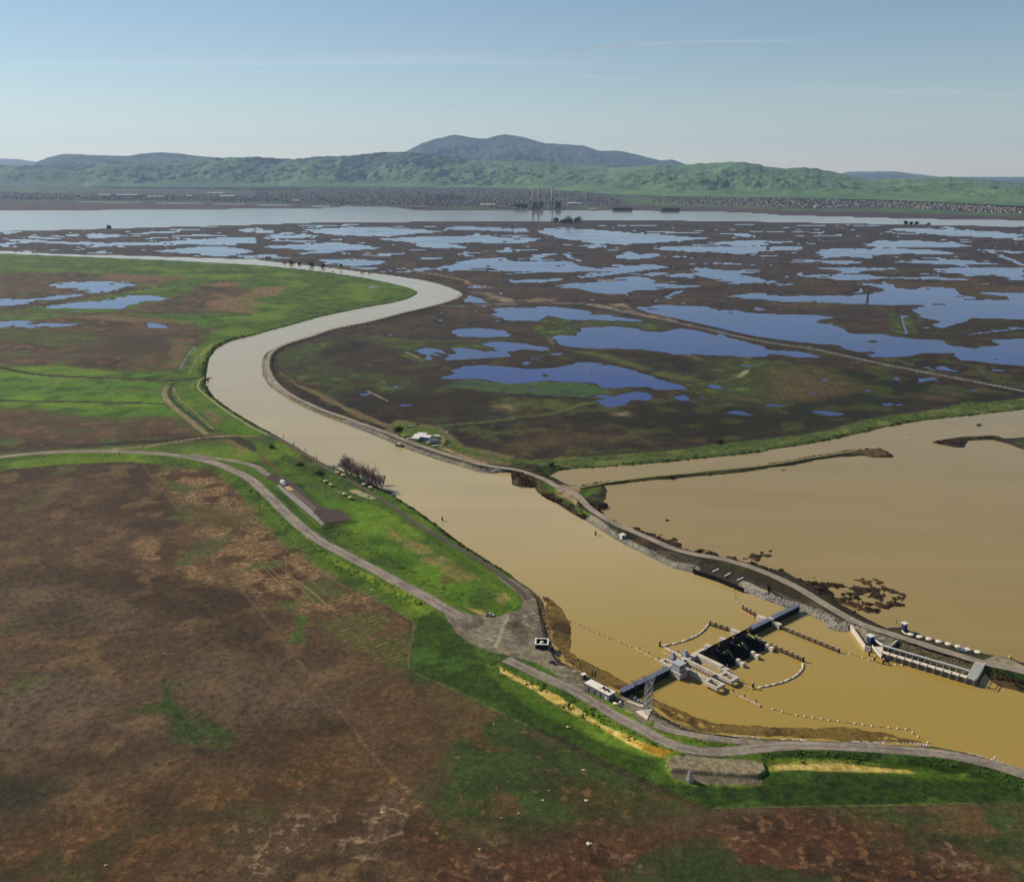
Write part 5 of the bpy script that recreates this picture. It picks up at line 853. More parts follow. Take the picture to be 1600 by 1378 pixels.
# boat lock
t = G('boat_lock', 48, 10, 0, 'concrete boat lock with two parallel walls and boxed ends beside the control house', 'boat lock')
o_ = (48, 10); ZT = 3.3
def gbox(b, u0, u1, w0, w1, z0, z1): b.box(((u0+u1)/2-o_[0], -((w0+w1)/2-o_[1]), (z0+z1)/2), (u1-u0, w1-w0, z1-z0))
def ubox(b, u0, u1, w0, w1, th=1.5, z0=1.6):
    gbox(b, u0, u1, w0, w0+th, z0, ZT); gbox(b, u0, u1, w1-th, w1, z0, ZT-.01); gbox(b, u0, u0+th, w0+th, w1-th, z0, ZT-.02); gbox(b, u1-th, u1, w0+th, w1-th, z0, ZT-.02)
b = MB(); gbox(b, 43.6, 45.4, -3.5, 19, -3, ZT-.04); b.build('near_wall', Mconc, t)
b = MB(); ubox(b, 40.4, 47.0, 19, 28, 1.4); b.build('near_end_box', Mconc, t)
b = MB(); ubox(b, 39.0, 44.2, -10, -2, 1.4); b.build('upstream_end_box', Mconc, t)
b = MB(); gbox(b, 51.0, 52.8, -2, 19.5, 1.4, ZT-.05)
for k in range(11): gbox(b, 51.2, 52.2, -1+1.95*k, -.2+1.95*k, -3, 1.4)
b.build('chamber_wall', Mconc, t)
b = MB(); gbox(b, 52.3, 52.75, -2, 19.5, -3, 1.38); b.build('chamber_backing', Mblack, t)
b = MB(); ubox(b, 51.2, 58.2, 19.6, 28.6, 1.6); b.build('far_end_box', Mconc, t)
b = MB(); gbox(b, 53, 61, -3.4, -.6, 1.2, ZT-.03); gbox(b, 47.5, 53.2, -4.6, -2, 1.2, ZT-.08); b.build('crosswalk', Mconc, t)
for (u0, w0) in ((47.4, -7.5), (54.5, -4.8)):
    b = MB(); gbox(b, u0-1.6, u0+1.6, w0-1.5, w0+1.5, 0, 4.6); gbox(b, u0-.8, u0+.8, w0-.8, w0+.8, 4.6, 6.4); b.build('gate_machinery', Mwallg, t)
b = MB()
for w0 in (-1.5, 18.5): gbox(b, 45.4, 48.1, w0, w0+.5, -2, 3.2); gbox(b, 48.3, 51.0, w0, w0+.5, -2, 3.2)
b.build('lock_gate', Mbluedk, t)
b = MB()
for (u0, u1, w0, w1) in ((43.7, 43.7, -3, 19), (45.3, 45.3, -1, 19), (51.1, 51.1, -1, 19), (40.5, 40.5, 19, 28), (58.1, 58.1, 20, 28.4), (51.3, 51.3, 20, 28), (46.9, 46.9, 19, 28)):
    for k in range(int(w1-w0)//3+1):
        w_ = w0+3*k; x, y = u0-o_[0], -(w_-o_[1]); b.bar((x, y, ZT), (x, y, ZT+1.05), .07)
    b.bar((u0-o_[0], -(w0-o_[1]), ZT+1.05), (u1-o_[0], -(w1-o_[1]), ZT+1.05), .06)
b.build('railing', Msteel, t)
b = MB()
for (u0, w0) in ((42.2, -8), (57.6, 27.6), (57.8, 20.6), (44, 27), (52, 27.4)): x, y = u0-o_[0], -(w0-o_[1]); b.cone((x, y, ZT), (x, y, ZT+3.6), .1, .07, 6); b.box((x, y, ZT+3.6), (.7, .4, .25))
b.build('lamp_post', Msteel, t)
# radial gates
pier0 = G('gate_pier', 61, 6, 0, 'wide concrete pier at the boat lock side of the gates', 'pier', 'gate piers'); o_ = (61, 6)
b = MB(); gbox(b, 59.6, 62.2, -4, 15.4, -3, 3.2); gbox(b, 60.2, 69, -4.6, -2.6, -3, 2.9); b.build('pier_body', Mconc, pier0)
b = MB(); gbox(b, 59.4, 62.4, 15.4, 19.4, 1, 2.6); b.build('downstream_pad', Mconc, pier0)
def pier(u, label, long=False):
    global o_
    o_ = (u, 6); p = G('gate_pier', u, 6, 0, label, 'pier', 'gate piers')
    b = MB(); gbox(b, u-1.1, u+1.1, -2, 14.6, -3, 2.6); b.build('pier_body', Mbluedk, p)
    b = MB(); gbox(b, u-1.2, u+1.2, -6.2 if not long else -8.5, -2, -3, 3.1); b.build('upstream_nose', Mconc, p)
    b = MB(); gbox(b, u-1.0, u+1.0, 15.2, 17.2, -1, 3.0); gbox(b, u-1.0, u+1.0, 17.6, 20.2, -1, 2.4); b.build('downstream_nose', Mboom, p)
    b = MB()
    for s in (-1, 1):
        x = s*.9; a, c, d_ = (x, -3.2, 2.6), (x, -6.0, 2.8), (x, -1.8, 5.2); b.bar(a, d_, .3); b.bar(c, d_, .3); b.bar(a, c, .3); b.bar((x, .5, 2.6), (x, -1.6, 3.0), .3)
    b.build('hoist_frame', Myel, p)
for u, lb in ((73.4, 'second gate pier counting from the boat lock'), (86.5, 'third gate pier counting from the boat lock'), (99.8, 'last gate pier beside the timber pile row')): pier(u, lb, u > 95)
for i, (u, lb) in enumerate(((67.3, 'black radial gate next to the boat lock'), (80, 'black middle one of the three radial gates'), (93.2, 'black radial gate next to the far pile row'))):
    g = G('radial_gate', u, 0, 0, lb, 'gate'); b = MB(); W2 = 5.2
    arc = [(13-11.8*math.cos(a), 1.0+11.8*math.sin(a)) for a in np.linspace(-.12, .92, 12)]
    arc2 = [(13-11.3*math.cos(a), 1.0+11.3*math.sin(a)) for a in np.linspace(-.12, .92, 12)]
    vs = [(s*W2, -w_, z) for (w_, z) in arc for s in (-1, 1)]+[(s*W2, -w_, z) for (w_, z) in arc2 for s in (-1, 1)]
    n_ = len(arc); fs = []
    for k in range(n_-1):
        fs.append((2*k, 2*k+1, 2*k+3, 2*k+2)); q = 2*n_; fs.append((q+2*k+1, q+2*k, q+2*k+2, q+2*k+3)); fs.append((2*k, 2*k+2, q+2*k+2, q+2*k)); fs.append((2*k+1, q+2*k+1, q+2*k+3, 2*k+3))
    fs += [(0, 2*n_, 2*n_+1, 1), (2*n_-2, 2*n_-1, 4*n_-1, 4*n_-2)]; b.add(vs, fs); b.build('skin_plate', Mblack, g)
    b = MB()
    for s in (-1, 1):
        for (w_, z) in (arc2[2], arc2[5], arc2[9]): b.bar((s*W2*.85, -w_, z), (s*W2*.95, -12.6, 2.8), .45)
    b.build('radial_arm', Mblack, g)
    b = MB(); b.box((0, -2.0, 1.2), (10.4, .5, 7.6)); b.build('gate_shade_panel', Mblack, g)  # black panel added behind the radial arms to deepen the bay's shade
    b = MB(); b.box((0, -9.6, .45), (11.0, 12.4, .3))  # black slab and ribs added to imitate the gate's shadow on the water
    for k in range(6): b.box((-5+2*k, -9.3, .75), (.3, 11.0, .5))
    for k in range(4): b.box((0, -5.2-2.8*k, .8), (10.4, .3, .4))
    b.build('gate_shadow_slab', Mblack, g)
    b = MB(); b.bar((-5.6, -7.2, 8.9), (5.6, -7.2, 8.9), 1.2, .5); b.build('hoist_walkway', Mblack, g)
o_ = (111, 0)
# floating boom pads of the mid channel
t = G('channel_pier', 126, -1, 0, 'pale concrete pier halfway along the far barrier wall', 'pier', 'gate piers'); o_ = (126, -1)
b = MB(); gbox(b, 124.6, 127.2, -9.4, -2.2, -3, 3.0); gbox(b, 124.7, 127.3, 1.4, 6.6, -3, 3.0); b.build('pier_body', Mconc, t); b = MB(); gbox(b, 125, 127, -2.2, 1.4, 2, 4.5); b.build('cap', Mconc, t)
# pile fenders
def pile_row(u0, w0, u1, w1, n, label, h=3.0):
    t = G('pile_fender', (u0+u1)/2, (w0+w1)/2, 0, label, 'pile fender', 'pile fenders of the gates'); oo = ((u0+u1)/2, (w0+w1)/2)
    for k in range(n):
        f = k/(n-1); u, w_ = u0+(u1-u0)*f, w0+(w1-w0)*f; x, y = gl(oo, u, w_); jt = random.uniform(-.15, .15)
        b = MB(); b.cone((x, y, -3), (x, y, h+jt), .55, .5, 10); pl = b.build('pile', Mpile, t); b = MB(); b.cone((x, y, h+jt), (x, y, h+jt+.45), .62, .3, 10); b.build('pile_cap', Mcap, pl)
    for zz in (1.0, 2.1):
        b = MB(); xa, ya = gl(oo, u0, w0); xb, yb = gl(oo, u1, w1); b.bar((xa-.6, ya, zz), (xb-.6, yb, zz), .35, .55); b.build('waler', Mwaler, t)
    return t
pile_row(98.3, -22.8, 101.2, -8.5, 5, 'short pile row upstream of the last gate pier')
pile_row(102.6, 6, 102.9, 37.3, 10, 'long pile row curving downstream of the gates to the white boom')
pile_row(130.4, -23.4, 127.6, -9.9, 5, 'short pile row upstream with an orange timber float beside it')
pile_row(126.2, 7, 126.9, 44.2, 11, 'longest pile row leading downstream from the channel pier', 2.6)
def floatlog(u0, w0, u1, w1, label, m=None, piles=True, wd=1.5, cat='timber float'):
    oo = ((u0+u1)/2, (w0+w1)/2); t = G('timber_float', oo[0], oo[1], 0, label, cat, 'timber floats of the lock approach'); n = max(2, int(abs(w1-w0)/6))
    for k in range(n):
        a, c = k/n+.01, (k+1)/n-.01; xa, ya = gl(oo, u0+(u1-u0)*a, w0+(w1-w0)*a); xb, yb = gl(oo, u0+(u1-u0)*c, w0+(w1-w0)*c); b = MB(); b.bar((xa, ya, .25), (xb, yb, .25), wd, .7); b.build('float_section', m or Mfloat, t)
        if piles: b = MB(); b.cone(((xa+xb)/2+.9, (ya+yb)/2, -3), ((xa+xb)/2+.9, (ya+yb)/2, 2.2), .28, .26, 8); b.build('pile', Mpile, t)
floatlog(43.4, -32, 42.6, -10.5, 'long tan timber float leading in to the lock from upstream'); floatlog(46.6, 29.6, 47.4, 50, 'long tan timber float leading out of the lock downstream')
floatlog(52.4, -19, 51.0, -10, 'short tan timber float in front of the lock mouth', None, False); floatlog(57.2, -24, 56.6, -8.2, 'white float line between the lock and the upstream boom', Mboom, True, .9)
floatlog(128.2, -24, 126.0, -11.5, 'orange brown timber float beside the short upstream piles', None, False, .8); floatlog(57.4, 29.5, 58.2, 37.5, 'short pale float at the downstream lock corner', None, False, 1.2)
def boom(pts, label, segl=3.4):
    oo = pts[len(pts)//2]; t = G('floating_boom', oo[0], oo[1], 0, label, 'floating boom', 'white floating booms'); S = spline(np.array(pts, float), segl)
    for k in range(len(S)-1):
        a, c = S[k], S[k+1]; d = (c-a)*.04; xa, ya = gl(oo, *(a+d)); xb, yb = gl(oo, *(c-d)); b = MB(); b.cone((xa, ya, .15), (xb, yb, .15), .62, .62, 8); b.build('float_section', Mboom, t, True)
    for k in (len(S)//4, len(S)*2//3): x, y = gl(oo, *S[k]); b = MB(); b.cone((x, y, .6), (x, y, 2.0), .25, .1, 6); b.build('marker', Mboom, t)
boom([(98.6, -23.9), (91, -21), (84.3, -19.4), (76, -19.0), (69.3, -19.8), (63, -21.4), (58.1, -23.4)], 'white curved floating boom upstream of the gates')
boom([(101.2, 38.4), (96, 41.8), (89.9, 43.4), (83, 43.9), (77, 43.4), (68.9, 41.2), (61.5, 38.2)], 'white curved floating boom downstream of the gates')
def pile(loc, label, h=3.0, r=.45, group='lone piles in the channel', lean=0):
    t = empty('mooring_pile', loc); b = MB(); b.cone((0, 0, -3), (lean, 0, h), r, r*.9, 10); b.build('shaft', Mpile, t); b = MB(); b.cone((lean, 0, h), (lean, 0, h+.5), r*1.2, r*.5, 10); b.build('cap', Mcap, t); tag(t, label, 'pile', group); return t
pile(gw(56.2, -24.4), 'lone capped pile at the upstream tip of the boom', 3.4, .55); pile(gw(59.0, 36.6), 'lone capped pile at the downstream end of the boom', 3.2, .6)
for px, py, lb in ((1355+3, 1024, 'first of three capped piles off the landing stage'), (1366, 1033.5, 'middle one of three capped piles off the landing stage'), (1380, 1037.5, 'third capped pile nearest the landing stage wall')): pile(atv(px, py), lb, 3.0, .5)
for px, py, lb in ((691, 813.5, 'dark channel pile standing alone off the green bank'), (930.5, 836, 'dark channel pile alone near the white kiosk bank')): pile(atv(px, py), lb, 3.2, .6)
for px, py, lb in ((443, 685, 'leftmost bank pile upstream of the bare trees'), (459.5, 695.5, 'second bank pile upstream of the bare trees'), (477, 706, 'third bank pile upstream of the bare trees'), (494.5, 717, 'bank pile nearest the small dock')): pile(atv(px, py), lb, 3.4, .32)
for px, py, lb in ((895.5, 1043, 'single old post in the shallows by the yard'), (906.5, 1042, 'bent old post in the shallows left of the post pair'), (925.5, 1055, 'left post of the pair near the white building'), (930.5, 1056, 'right post of the pair near the white building')): pile(atv(px, py), lb, 3.6, .3, 'old posts in the shallows')
pile(atv(1400.5, 974.5), 'thin pole in the pool beside the blue kiosk', 3.5, .16, None)
# buoy lines
def buoys(pts, label, gname):
    S = QW(pts, 0.0); cmb = MB(); sp = spline(S, 3.0)
    for k in range(len(sp)-1): cmb.bar((sp[k][0], sp[k][1], .04), (sp[k+1][0], sp[k+1][1], .04), .10)
    tag(cmb.build('buoy_rope', Mpile), 'thin dark rope strung between the buoys '+gname, 'rope')
    for i, (x, y) in enumerate(S):
        b = MB(); m = Mred if (i % 4 == 2) else Mboom; r = .38 if m is Mred else .62; b.lathe((0, 0, .12), [(.08, -r), (r*.7, -r*.6), (r, 0), (r*.7, r*.65), (.1, r)], 10)
        tag(b.build('buoy', m, None, True, (x, y, 0)), ('small orange buoy ' if m is Mred else 'small white buoy ')+gname, 'buoy', 'buoys '+gname)
buoys("N 625,395 710,433 770,463 793,474 882,514 975,553 1000,560 1075,590 1175,630", '', 'of the line upstream of the lock')
buoys("L 1200,912 1272,930 1318,945 1380,958 1442,967 1505,977 1567,987 M 65,987 122,997 192,1003 250,1013 320,1021 380,1030 447,1039 510,1047 575,1053 640,1060 705,1064 727,1060 R 730,225 773,256 850,300", '', 'of the long line by the mud shelf')
buoys("L 903,2 908,35 918,68 938,102", '', 'near the sheet pile ramp'); buoys("M 187,456 281,489 330,505 378,522 425,540 473,553 520,565 571,573 625,577 675,578", '', 'beside the landing stage')
# ================================================================== LANDING STAGE
def pts3(s, z): P = QW(s, z); return [Vector((p[0], p[1], z)) for p in P]
A1, A2, A3, A4 = pts3("V 640,800 W 890,880 W 1030,640 W 820,610", 3.2)
ls = empty('landing_stage', (A1+A2)/2); base = ls.location.copy(); base.z = 0; ls.location = base; tag(ls, 'white slab landing stage with railing and dark timber side along the right bank', 'landing stage')
def rel(p): return Vector(p)-base
dd_ = (A2-A1).normalized(); nn_ = Vector((-dd_.y, dd_.x, 0)); L_ = (A2-A1).length
if nn_.y < 0: nn_ = -nn_
nsl = 12
for k in range(nsl):
    a = A1+dd_*(L_*k/nsl+.12); c = A1+dd_*(L_*(k+1)/nsl-.12); b = MB(); p = [a, c, c+nn_*3.0, a+nn_*3.0]; b.prism([tuple(rel(q))[:2] for q in p], 2.9, 3.2); b.build('deck_slab', Mboom, ls)
b = MB(); b.prism([tuple(rel(q))[:2] for q in (A1+nn_*.02, A2+nn_*.02, A2+nn_*.7, A1+nn_*.7)], -2, 2.9); b.build('timber_wall', mat('weathered_timber', (120, 108, 98), .9, var=.3, scale=.8), ls)
for k in range(nsl+1):
    a = A1+dd_*(L_*k/nsl)-nn_*.25; b = MB(); b.cone(rel(a)-Vector((0, 0, 4)), rel(a)+Vector((0, 0, 1.2)), .22, .2, 8); b.build('fender_post', Mbluedk, ls)
B1, B2, B3 = pts3("V 490,540 V 650,660 W 800,745", 3.4); K1 = pts3("V 680,515", 3.4)[0]
b = MB(); b.bar(rel(K1)+Vector((0, 0, .5)), rel(B1)+Vector((0, 0, .5)), .5); b.bar(rel(B1)+Vector((0, 0, .5)), rel(B2)+Vector((0, 0, .5)), .8); b.bar(rel(B2)+Vector((0, 0, .5)), rel(B3)+Vector((0, 0, .5)), .7)
for k in range(15): q = B2+(B3-B2)*(k/14); b.bar(rel(q)+Vector((0, 0, -3.5)), rel(q)+Vector((0, 0, .5)), .25)
b.build('inner_rail', Mwh, ls)
W1, W2, W3 = pts3("V 455,700 V 625,880 V 640,800", 3.2); C1 = pts3("V 440,660", 3.2)[0]
b = MB(); b.prism([tuple(rel(q))[:2] for q in (C1, W2, A1+nn_*2.6, B2)], 2.3, 3.05); b.build('entry_platform', Mboom, ls)
b = MB(); b.bar(rel(C1), rel(W2), .5, .9); 
for k in range(7): q = C1+(W2-C1)*(k/6); b.bar(rel(q), rel(q)+Vector((0, 0, 1.1)), .1)
b.bar(rel(C1)+Vector((0, 0, 1.1)), rel(W2)+Vector((0, 0, 1.1)), .08); b.build('railing', Mwh, ls)
b = MB(); e1 = A2; e2 = A3; ew = (A4-A3).normalized(); Le = (e2-e1).length; de = (e2-e1).normalized(); we = Vector((-de.y, de.x, 0)); we = we if we.x < 0 else -we
for k in range(6): o2 = we*(.2+k*.85); b.bar(rel(e1+o2)+Vector((0, 0, .2)), rel(e2+o2)+Vector((0, 0, .2)), .38, .3)
b.build('end_grille', Mwh, ls)
b = MB()
for k in range(8): q = e1+(e2-e1)*(k/7); b.bar(rel(q)+Vector((0, 0, -4)), rel(q)+Vector((0, 0, 1.4)), .28)
b.bar(rel(e1)+Vector((0, 0, 1.4)), rel(e2)+Vector((0, 0, 1.4)), .2); b.build('end_railing', Mwh, ls)
b = MB(); q1, q2 = pts3("W 930,900 W 975,830", 1.5); b.bar(rel(q1), rel(q2), .3); q3, q4 = pts3("W 1040,970 W 1180,1010", 1.0); q5 = pts3("W 1225,935", 1.0)[0]; b.bar(rel(q3), rel(q4), .3); b.bar(rel(q4), rel(q5), .3); b.build('mooring_frame', Mblack, ls)
b = MB(); r1 = (B2+B3)/2; b.bar(rel(B2+nn_*-1.0)+Vector((0, 0, -2.6)), rel(B3-nn_*1.0)+Vector((0, 0, -2.6)), .5); b.build('lower_rail', Mwallg, ls)
# retaining walls of the paved corner
rw = MB()
for s in ("M 290,270 400,430 440,440", "M 640,385 590,430 530,432"):
    P = pts3(s, 3.1)
    for a, c in zip(P[:-1], P[1:]): rw.bar(a+Vector((0, 0, -1.7)), c+Vector((0, 0, -1.7)), .7, 3.6)
tag(rw.build('retaining_wall', Mconc), 'grey concrete retaining wall around the paved corner by the landing stage', 'wall')
rw = MB(); P = pts3("J 1135,1000 1290,1050 1450,1118", 2.9)
for a, c in zip(P[:-1], P[1:]):
    n_ = max(2, int((c-a).length/1.2))
    for k in range(n_): q0 = a+(c-a)*(k/n_); q1 = a+(c-a)*((k+1)/n_); off = Vector((0, -.25 if k % 2 else 0, 0)); rw.bar(q0+off+Vector((0, 0, -2.2)), q1+off+Vector((0, 0, -2.2)), .4, 4.6)
    rw.bar(a+Vector((0, 0, .1)), c+Vector((0, 0, .1)), .8, .35)
tag(rw.build('sheet_pile_wall', Mblack), 'dark sheet pile wall holding the loading platform on the right bank', 'wall')
for i, (s, lb) in enumerate((("J 1255,1012 1292,995", 'left'), ("J 1330,1040 1365,1022", 'middle'), ("J 1408,1065 1445,1050", 'right'))):
    a, c = pts3(s, 2.8); b = MB(); b.bar(a, c, .8, .5); b.build; tag(b.build('concrete_beam', Mboom), lb+' one of three pale beams lying on the dark platform', 'beam', 'pale beams on the platform')
# kiosks
def kiosk(px, py, w_, h_, label, mwall, legs=0.0, z0=2.9, mbot=None):
    p = on(px, py, z0); t = empty('kiosk', p, .5); tag(t, label, 'kiosk')
    b = MB(); b.box((0, 0, legs+h_/2-.2), (w_, w_, h_)); b.build('wall', mwall, t); b = MB(); b.box((0, 0, legs+h_+.05), (w_*1.3, w_*1.3, .5)); b.build('roof', Mwh, t)
    b = MB(); b.box((0, -w_/2-.03, legs+h_*.4), (w_*.35, .06, h_*.7)); b.build('door', mbot or Mbluedk, t); b = MB(); b.box((w_/2+.03, 0, legs+h_*.6), (.06, w_*.4, h_*.3)); b.build('window', Mgl, t)
    if legs:
        b = MB()
        for sx in (-1, 1):
            for sy in (-1, 1): b.bar((sx*w_*.4, sy*w_*.4, -2), (sx*w_*.4, sy*w_*.4, legs), .25)
        b.build('stilts', Mblack, t)
    return t
kiosk(972.5, 841, 3.0, 2.8, 'white kiosk with pale roof on the narrow rocky bank', Mwh); kiosk(1412.5, 984, 2.3, 4.3, 'tall blue kiosk with white roof at the head of the float row', Mblu); kiosk(1358.5, 1011, 2.7, 3.6, 'blue and white kiosk at the corner of the landing stage', Mblu, 0, 3.0); kiosk(911.8, 1059.5, 1.8, 2.4, 'small white topped kiosk beside the long white building', mat('brown_panel', (96, 66, 60), .8))
# row of white floats on the bank
for i, (x, y, lb) in enumerate(((1423, 992.3, 'large white oval float nearest the tall blue kiosk'), (1437, 996, 'second white oval float from the tall blue kiosk'), (1451.5, 999.3, 'third white oval float from the tall blue kiosk'), (1466.8, 1003.2, 'fourth white oval float from the tall blue kiosk'), (1481.8, 1007, 'white oval float just before the blue pickup'), (1497, 1011, 'white oval float behind the front of the pickup'), (1512.3, 1015.5, 'white oval float behind the tail of the pickup'), (1528, 1019.6, 'last white oval float, past the pickup'))):
    p = on(x, y, 2.0); b = MB(); b.lathe((0, 0, .45), [(.5, -.5), (1.5, -.4), (1.95, 0), (1.8, .35), (1.2, .6), (.2, .68)], 20); tag(b.build('oval_float', Mboom, None, True, p), lb, 'float', 'white oval floats laid along the road')
b = MB(); P = [on(x, y, 2.0) for x, y in ((1409, 986), (1412, 989.5), (1417, 992.5))]
for a, c in zip(P[:-1], P[1:]): b.cone(a+Vector((0, 0, .5)), c+Vector((0, 0, .5)), .35, .35, 8)
tag(b.build('white_hose', Mboom), 'short white curved pipe between kiosk and first float', 'pipe')
b = MB(); b.box((0, 0, .7), (.9, .9, 1.6)); b.lathe((0, 0, 1.5), [(.5, 0), (.2, .3)], 8); tag(b.build('marker_post', mat('yellow_paint', (232, 220, 70), .5), None, False, on(1578, 1028, 2.5)), 'yellow marker post on the bank at the right edge', 'post')
# ---- vehicles
def wheels(t, xs, y, r):
    for x in xs:
        for s in (-1, 1): b = MB(); b.cone((x, s*y-s*.12, r), (x, s*y+s*.12, r), r, r, 12); wl = b.build('wheel', Mrub, t); b = MB(); b.cone((x, s*y+s*.12, r), (x, s*y+s*.15, r), r*.55, r*.5, 10); b.build('rim', Msteel, wl)
def vehicle(kind, loc, rz, col, label, rough=.35):
    nm = {'pickup': 'pickup_truck', 'car': 'parked_car', 'truck': 'box_truck'}[kind]; t = empty(nm, loc, rz); tag(t, label, {'pickup': 'pickup', 'car': 'car', 'truck': 'truck'}[kind]); m = mat('paint_%d_%d_%d' % col, col, rough, var=.04, spec=.5)
    def loft(sec, name, mm):
        b = MB(); n_ = 8; vs = []
        for (x, hw, z0, z1, ins) in sec: vs += [(x, -hw, z0), (x, hw, z0), (x, hw, z0+(z1-z0)*.6), (x, hw-ins, z1), (x, -hw+ins, z1), (x, -hw, z0+(z1-z0)*.6)]
        fs = [(5, 4, 3, 2, 1, 0)]
        for k in range(len(sec)-1):
            for j in range(6): fs.append((k*6+j, k*6+(j+1) % 6, (k+1)*6+(j+1) % 6, (k+1)*6+j))
        q = (len(sec)-1)*6; fs.append(tuple(q+j for j in range(6))); b.add(vs, fs); return b.build(name, mm, t)
    if kind == 'car':
        loft([(-2.2, .8, .35, .85, .1), (-1.9, .88, .3, .98, .1), (1.0, .9, .3, .98, .1), (2.0, .85, .32, .82, .12), (2.25, .75, .4, .7, .1)], 'body', m); loft([(-1.7, .78, .95, 1.0, .1), (-1.1, .76, .95, 1.42, .16), (.3, .76, .95, 1.44, .16), (1.1, .76, .95, 1.0, .1)], 'cabin', Mgl); loft([(-1.0, .62, 1.40, 1.47, .05), (.25, .62, 1.42, 1.49, .05)], 'roof', m); wheels(t, (-1.4, 1.4), .82, .33)
    elif kind == 'pickup':
        loft([(-2.7, .9, .5, 1.05, .05), (.2, .92, .45, 1.08, .05), (1.3, .92, .45, 1.12, .1), (2.4, .88, .45, 1.0, .12), (2.6, .8, .5, .85, .1)], 'body', m); b = MB(); b.box((-1.5, 0, 1.10), (2.1, 1.5, .04)); b.build('load_bed', Mblack, t)
        loft([(-.4, .8, 1.05, 1.7, .14), (.7, .8, 1.07, 1.72, .14), (1.4, .8, 1.08, 1.12, .1)], 'cabin', Mgl); loft([(-.42, .68, 1.68, 1.76, .05), (.65, .68, 1.70, 1.77, .05)], 'roof', m); wheels(t, (-1.7, 1.7), .84, .38)
    else:
        loft([(2.2, 1.0, .6, 1.6, .05), (3.0, 1.02, .6, 2.35, .12), (3.9, 1.0, .6, 2.3, .15), (4.5, .98, .6, 1.5, .12)], 'cab', m); b = MB(); b.box((4.22, 0, 1.8), (.06, 1.7, .7)); b.build('windscreen', Mgl, t)
        b = MB(); b.box((-.8, 0, 2.1), (5.8, 2.3, 2.5)); b.build('box_body', Mwh, t); b = MB(); b.box((0, 0, .7), (7.6, 1.0, .3)); b.build('chassis', Mblack, t); wheels(t, (-2.4, 3.2), 1.0, .5)
    for s in (-1, 1): b = MB(); x = {'car': 2.2, 'pickup': 2.55, 'truck': 4.5}[kind]; b.box((x, s*.62, .72 if kind != 'truck' else 1.0), (.08, .28, .16)); b.build('headlight', Mwh, t)
    return t
vehicle('pickup', on(1503, 1016.5, 2.9), -.62, (196, 206, 232), 'pale blue pickup parked beside the row of white floats')
vehicle('car', on(863.5, 1036.5, 2.8), -.75, (44, 52, 66), 'dark blue car parked alone on the gravel yard')
vehicle('pickup', on(765.5, 962, 2.8), -.10, (238, 236, 226), 'white pickup parked at the grass edge of the junction')
vehicle('truck', on(442.5, 757, 2.9), -.9, (240, 240, 236), 'white truck parked at the head of the striped parking lot')
# tanks and plant beside the yard: open topped steel box
p = on(846.5, 1009, 2.8); t = empty('open_tank', p, -.06); tag(t, 'open topped dark box with a white rim and a white drum inside', 'tank')
b = MB(); S_ = 3.4
for (x, y, dx, dy) in ((0, -S_, 2*S_, .3), (0, S_, 2*S_, .3), (-S_, 0, .3, 2*S_-.3), (S_, 0, .3, 2*S_-.3)): b.box((x, y, 1.3), (dx, dy, 2.6))
b.build('side_panel', Mblack, t); b = MB()
for (x, y, dx, dy) in ((0, -S_, 2*S_+.8, .8), (0, S_, 2*S_+.8, .8), (-S_, 0, .8, 2*S_-.8), (S_, 0, .8, 2*S_-.8)): b.box((x, y, 2.75), (dx, dy, .3))
b.build('rim', Mwh, t); b = MB(); b.lathe((.2, -.3, 0), [(1.4, .2), (1.4, 2.2), (.9, 2.9), (.2, 3.1)], 14); b.build('drum', Mboom, t, True)
# long white building
P = pts3("U 122,455 U 500,655 U 620,600 U 240,400", 6.6); cxy = sum(P, Vector())/4; dv = P[1]-P[0]; rzb = math.atan2(dv.y, dv.x); Lb = dv.length; Wb = (P[3]-P[0]).length*.92
t = empty('site_building', (cxy.x, cxy.y, 2.8), rzb); tag(t, 'long low building with flat white roof beside the barrier wall', 'building')
b = MB(); b.box((0, 0, 1.7), (Lb-.6, Wb-.6, 3.8)); b.build('wall', mat('grey_panel', (132, 128, 128), .8, var=.06, scale=.4), t); b = MB(); b.box((0, 0, 3.72), (Lb, Wb, .35)); b.build('roof', mat('white_roof', (250, 240, 226), .6, var=.03, scale=.3), t)
b = MB()
for k in range(4): b.box((2.0+k*1.3, .6-.5*(k % 2), 4.25), (1.0, .9, .7))
b.bar((.5, -1, 4.1), (6, .8, 4.1), .2); b.bar((1.5, 1.2, 4.1), (4.5, -1.2, 4.1), .2); b.build('roof_plant', Mblack, t)
b = MB(); b.box((Lb/2-2.2, -Wb/2+.27, 1.4), (1.2, .1, 1.6)); b.build('panel', Mwh, t)
for k in range(3): b = MB(); b.box((-Lb/2+3+k*4, -Wb/2+.28, 1.0), (1.2, .08, 2.2)); b.build('door', Mbluedk, t)
b = MB(); b.box((0, -Wb/2-.5, -.15), (Lb+1.5, 1.6, .25)); b.build('apron', Mconc, t)
def at_obj(nm, px, py, z, fn, m, label, cat, rz=0.0, smooth=False, group=None):
    p = on(px, py, z); b = MB(); fn(b); tag(b.build(nm, m, None, smooth, p), label, cat, group); o = bpy.data.objects[-1]; return p
def gobj(nm, px, py, rz, fn, m, label, cat, group=None, z=2.8, smooth=False):
    p = on(px, py, z); b = MB(); fn(b); o = b.build(nm, m, None, smooth, p); o.rotation_euler = (0, 0, rz); tag(o, label, cat, group); return o
gobj('transformer', 963.5, 1096, .3, lambda b: (b.box((0, 0, .8), (1.8, 1.4, 1.9)), b.box((0, 0, 1.9), (1.4, 1.0, .4)), [b.box((-1.0+k*.25, .0, .8), (.1, 1.7, 1.3)) for k in range(3)]), mat('green_cabinet', (70, 96, 78), .6), 'green cabinet in the shade of the white building', 'cabinet')
